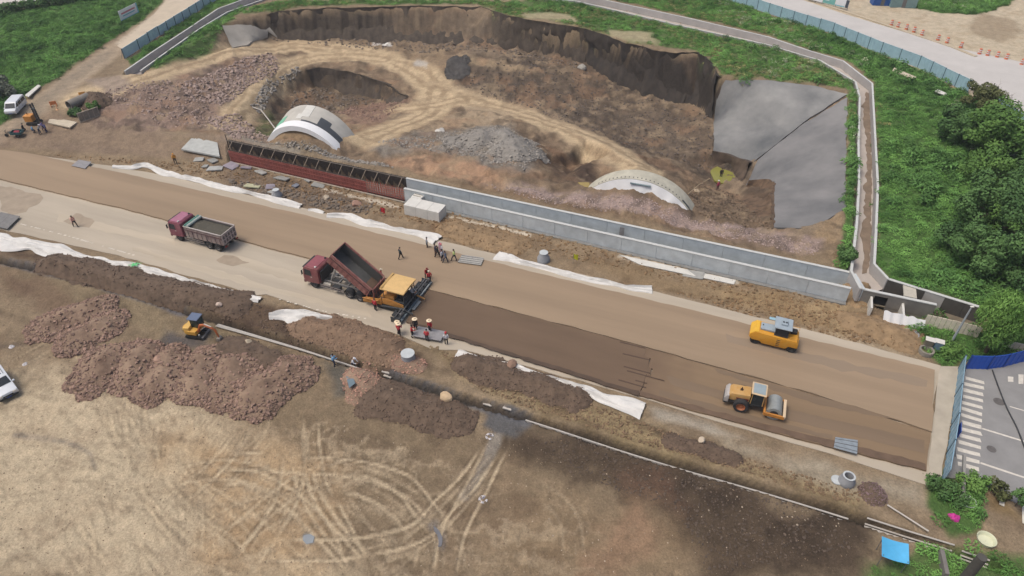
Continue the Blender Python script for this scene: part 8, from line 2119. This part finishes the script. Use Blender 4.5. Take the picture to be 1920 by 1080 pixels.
tree('willow', 'pale green willow with drooping twigs beside the lamp post', 1846, 662, 4.6, [(0, .3, 6.2, 2.0, 2.0, 1.5), (-1.3, .3, 5.4, 1.3, 1.3, 1.6), (1.7, .6, 5.6, 1.5, 1.3, 1.8), (.2, -.6, 5.0, 1.5, 1.2, 1.8), (2.0, .2, 4.0, 1.2, 1.0, 1.6), (-.5, -.5, 3.4, 1.0, .9, 1.5), (.8, -.4, 3.0, .9, .8, 1.4)], L_wl, 11000, .2, 'tree', None, .2, .7, 8)
tree('shrub', 'dusty whitish shrub above the white van', 8, 182, 1.0, lobes(2.0, 1.8, 6, 9), L_pl, 2200, .34, 'shrub', None, .1, 0, 9)
tree('shrub', 'green weed bush inside the overgrown timber frame', 178, 212, .6, lobes(1.1, 1.0, 5, 10), L_md, 900, .28, 'shrub', None, .06, 0, 10)
tree('shrub', 'green bush in front of the concrete pipe mouth', 140, 218, .5, lobes(1.0, .8, 5, 11), L_dk, 800, .28, 'shrub', None, .06, 0, 11)
tree('shrub', 'small dark sapling at the street corner by the painted arrow', 1902, 950, 1.2, lobes(.8, 1.6, 5, 12), L_dk, 900, .2, 'shrub', None, .05, 0, 12)
tree('shrub', 'yellowish shrub at the street kerb beside the bare patch', 1862, 930, .6, lobes(.9, .8, 5, 13), L_ol, 800, .2, 'shrub', None, .05, 0, 13)
tree('shrub', 'dark green bush hiding the hoarding end by the beam', 1818, 912, .6, lobes(1.1, .8, 6, 14), L_md, 1500, .2, 'shrub', None, .06, 0, 14)
tree('shrub', 'dark green bush left of the leaning grey beam', 1772, 925, .6, lobes(1.3, .7, 6, 15), L_dk, 1600, .2, 'shrub', None, .06, 0, 15)
tree('shrub', 'bright green bush below the lamp post and cabinets', 1772, 660, .6, lobes(1.2, .8, 6, 16), L_md, 1500, .22, 'shrub', None, .06, 0, 16)
tree('shrub', 'dark bush beside the small cross wall of the ditch', 1588, 486, .6, lobes(1.3, .9, 6, 17), L_dk, 1300, .26, 'shrub', None, .06, 0, 17)
for k, (u, w_) in enumerate(((-10, 1.6), (12, 1.5), (36, 1.7), (62, 1.5), (88, 1.8), (112, 1.9), (130, 2.2), (150, 2.0), (166, 1.6))):
    tree('hedge_shrub', ['far hedge shrub nearest the frame edge', 'far hedge shrub second along the pale road', 'far hedge shrub third along the pale road', 'far hedge shrub fourth along the pale road', 'far hedge shrub fifth along the pale road', 'far hedge shrub sixth along the pale road', 'tallest far hedge shrub along the pale road', 'far hedge shrub beside the tallest one', 'far hedge shrub closing the hedge row'][k], u, 26 - u * .15, .8, lobes(w_, 1.3, 5, 20 + k), L_dk, 700, .45, 'shrub', 'hedge shrubs along the far left road', .1, 0, 20 + k, HI)
def bare(u, v, h, label, seed):
    rg = np.random.default_rng(seed); p = drop(u, v); t = thing('bare_shrub', label, 'shrub', p, 0, 'bare shrubs'); mb = MB()
    for k in range(14):
        a = rg.uniform(0, 6.28); e = Vector((math.cos(a) * h * .4, math.sin(a) * h * .4, h * rg.uniform(.7, 1))); mid = e * .5 + Vector((0, 0, .3)); mb.tube([(0, 0, 0), tuple(mid), tuple(e)], [.05, .035, .012], 4)
        for q in range(4):
            f = mid.lerp(e, rg.random()); mb.tube([tuple(f), tuple(f + Vector((rg.normal(0, .4), rg.normal(0, .4), rg.uniform(.3, .8))))], [.02, .008], 3)
    part('branches', mb, mat('bare_twig', (136, 124, 112), .9, .1), t)
bare(1853, 190, 3.0, 'leafless grey shrub standing before the far concrete road', 1); bare(1880, 205, 2.2, 'smaller leafless shrub right of the taller one', 2)

# thin air haze over the whole site
hb = MB(); hb.box(-9000, 9000, -9000, 9000, -11.0, 54.0)
hm = bpy.data.materials.new('air_haze'); hm.use_nodes = True; hn = hm.node_tree; hn.nodes.remove(hn.nodes['Principled BSDF'])
pvn = hn.nodes.new('ShaderNodeVolumePrincipled'); pvn.inputs['Color'].default_value = (.86, .9, .95, 1); pvn.inputs['Density'].default_value = .00035; pvn.inputs['Anisotropy'].default_value = .2
hn.links.new(pvn.outputs[0], hn.nodes['Material Output'].inputs['Volume'])
ho = hb.obj('haze', hm, None, 0); ho['kind'] = 'stuff'
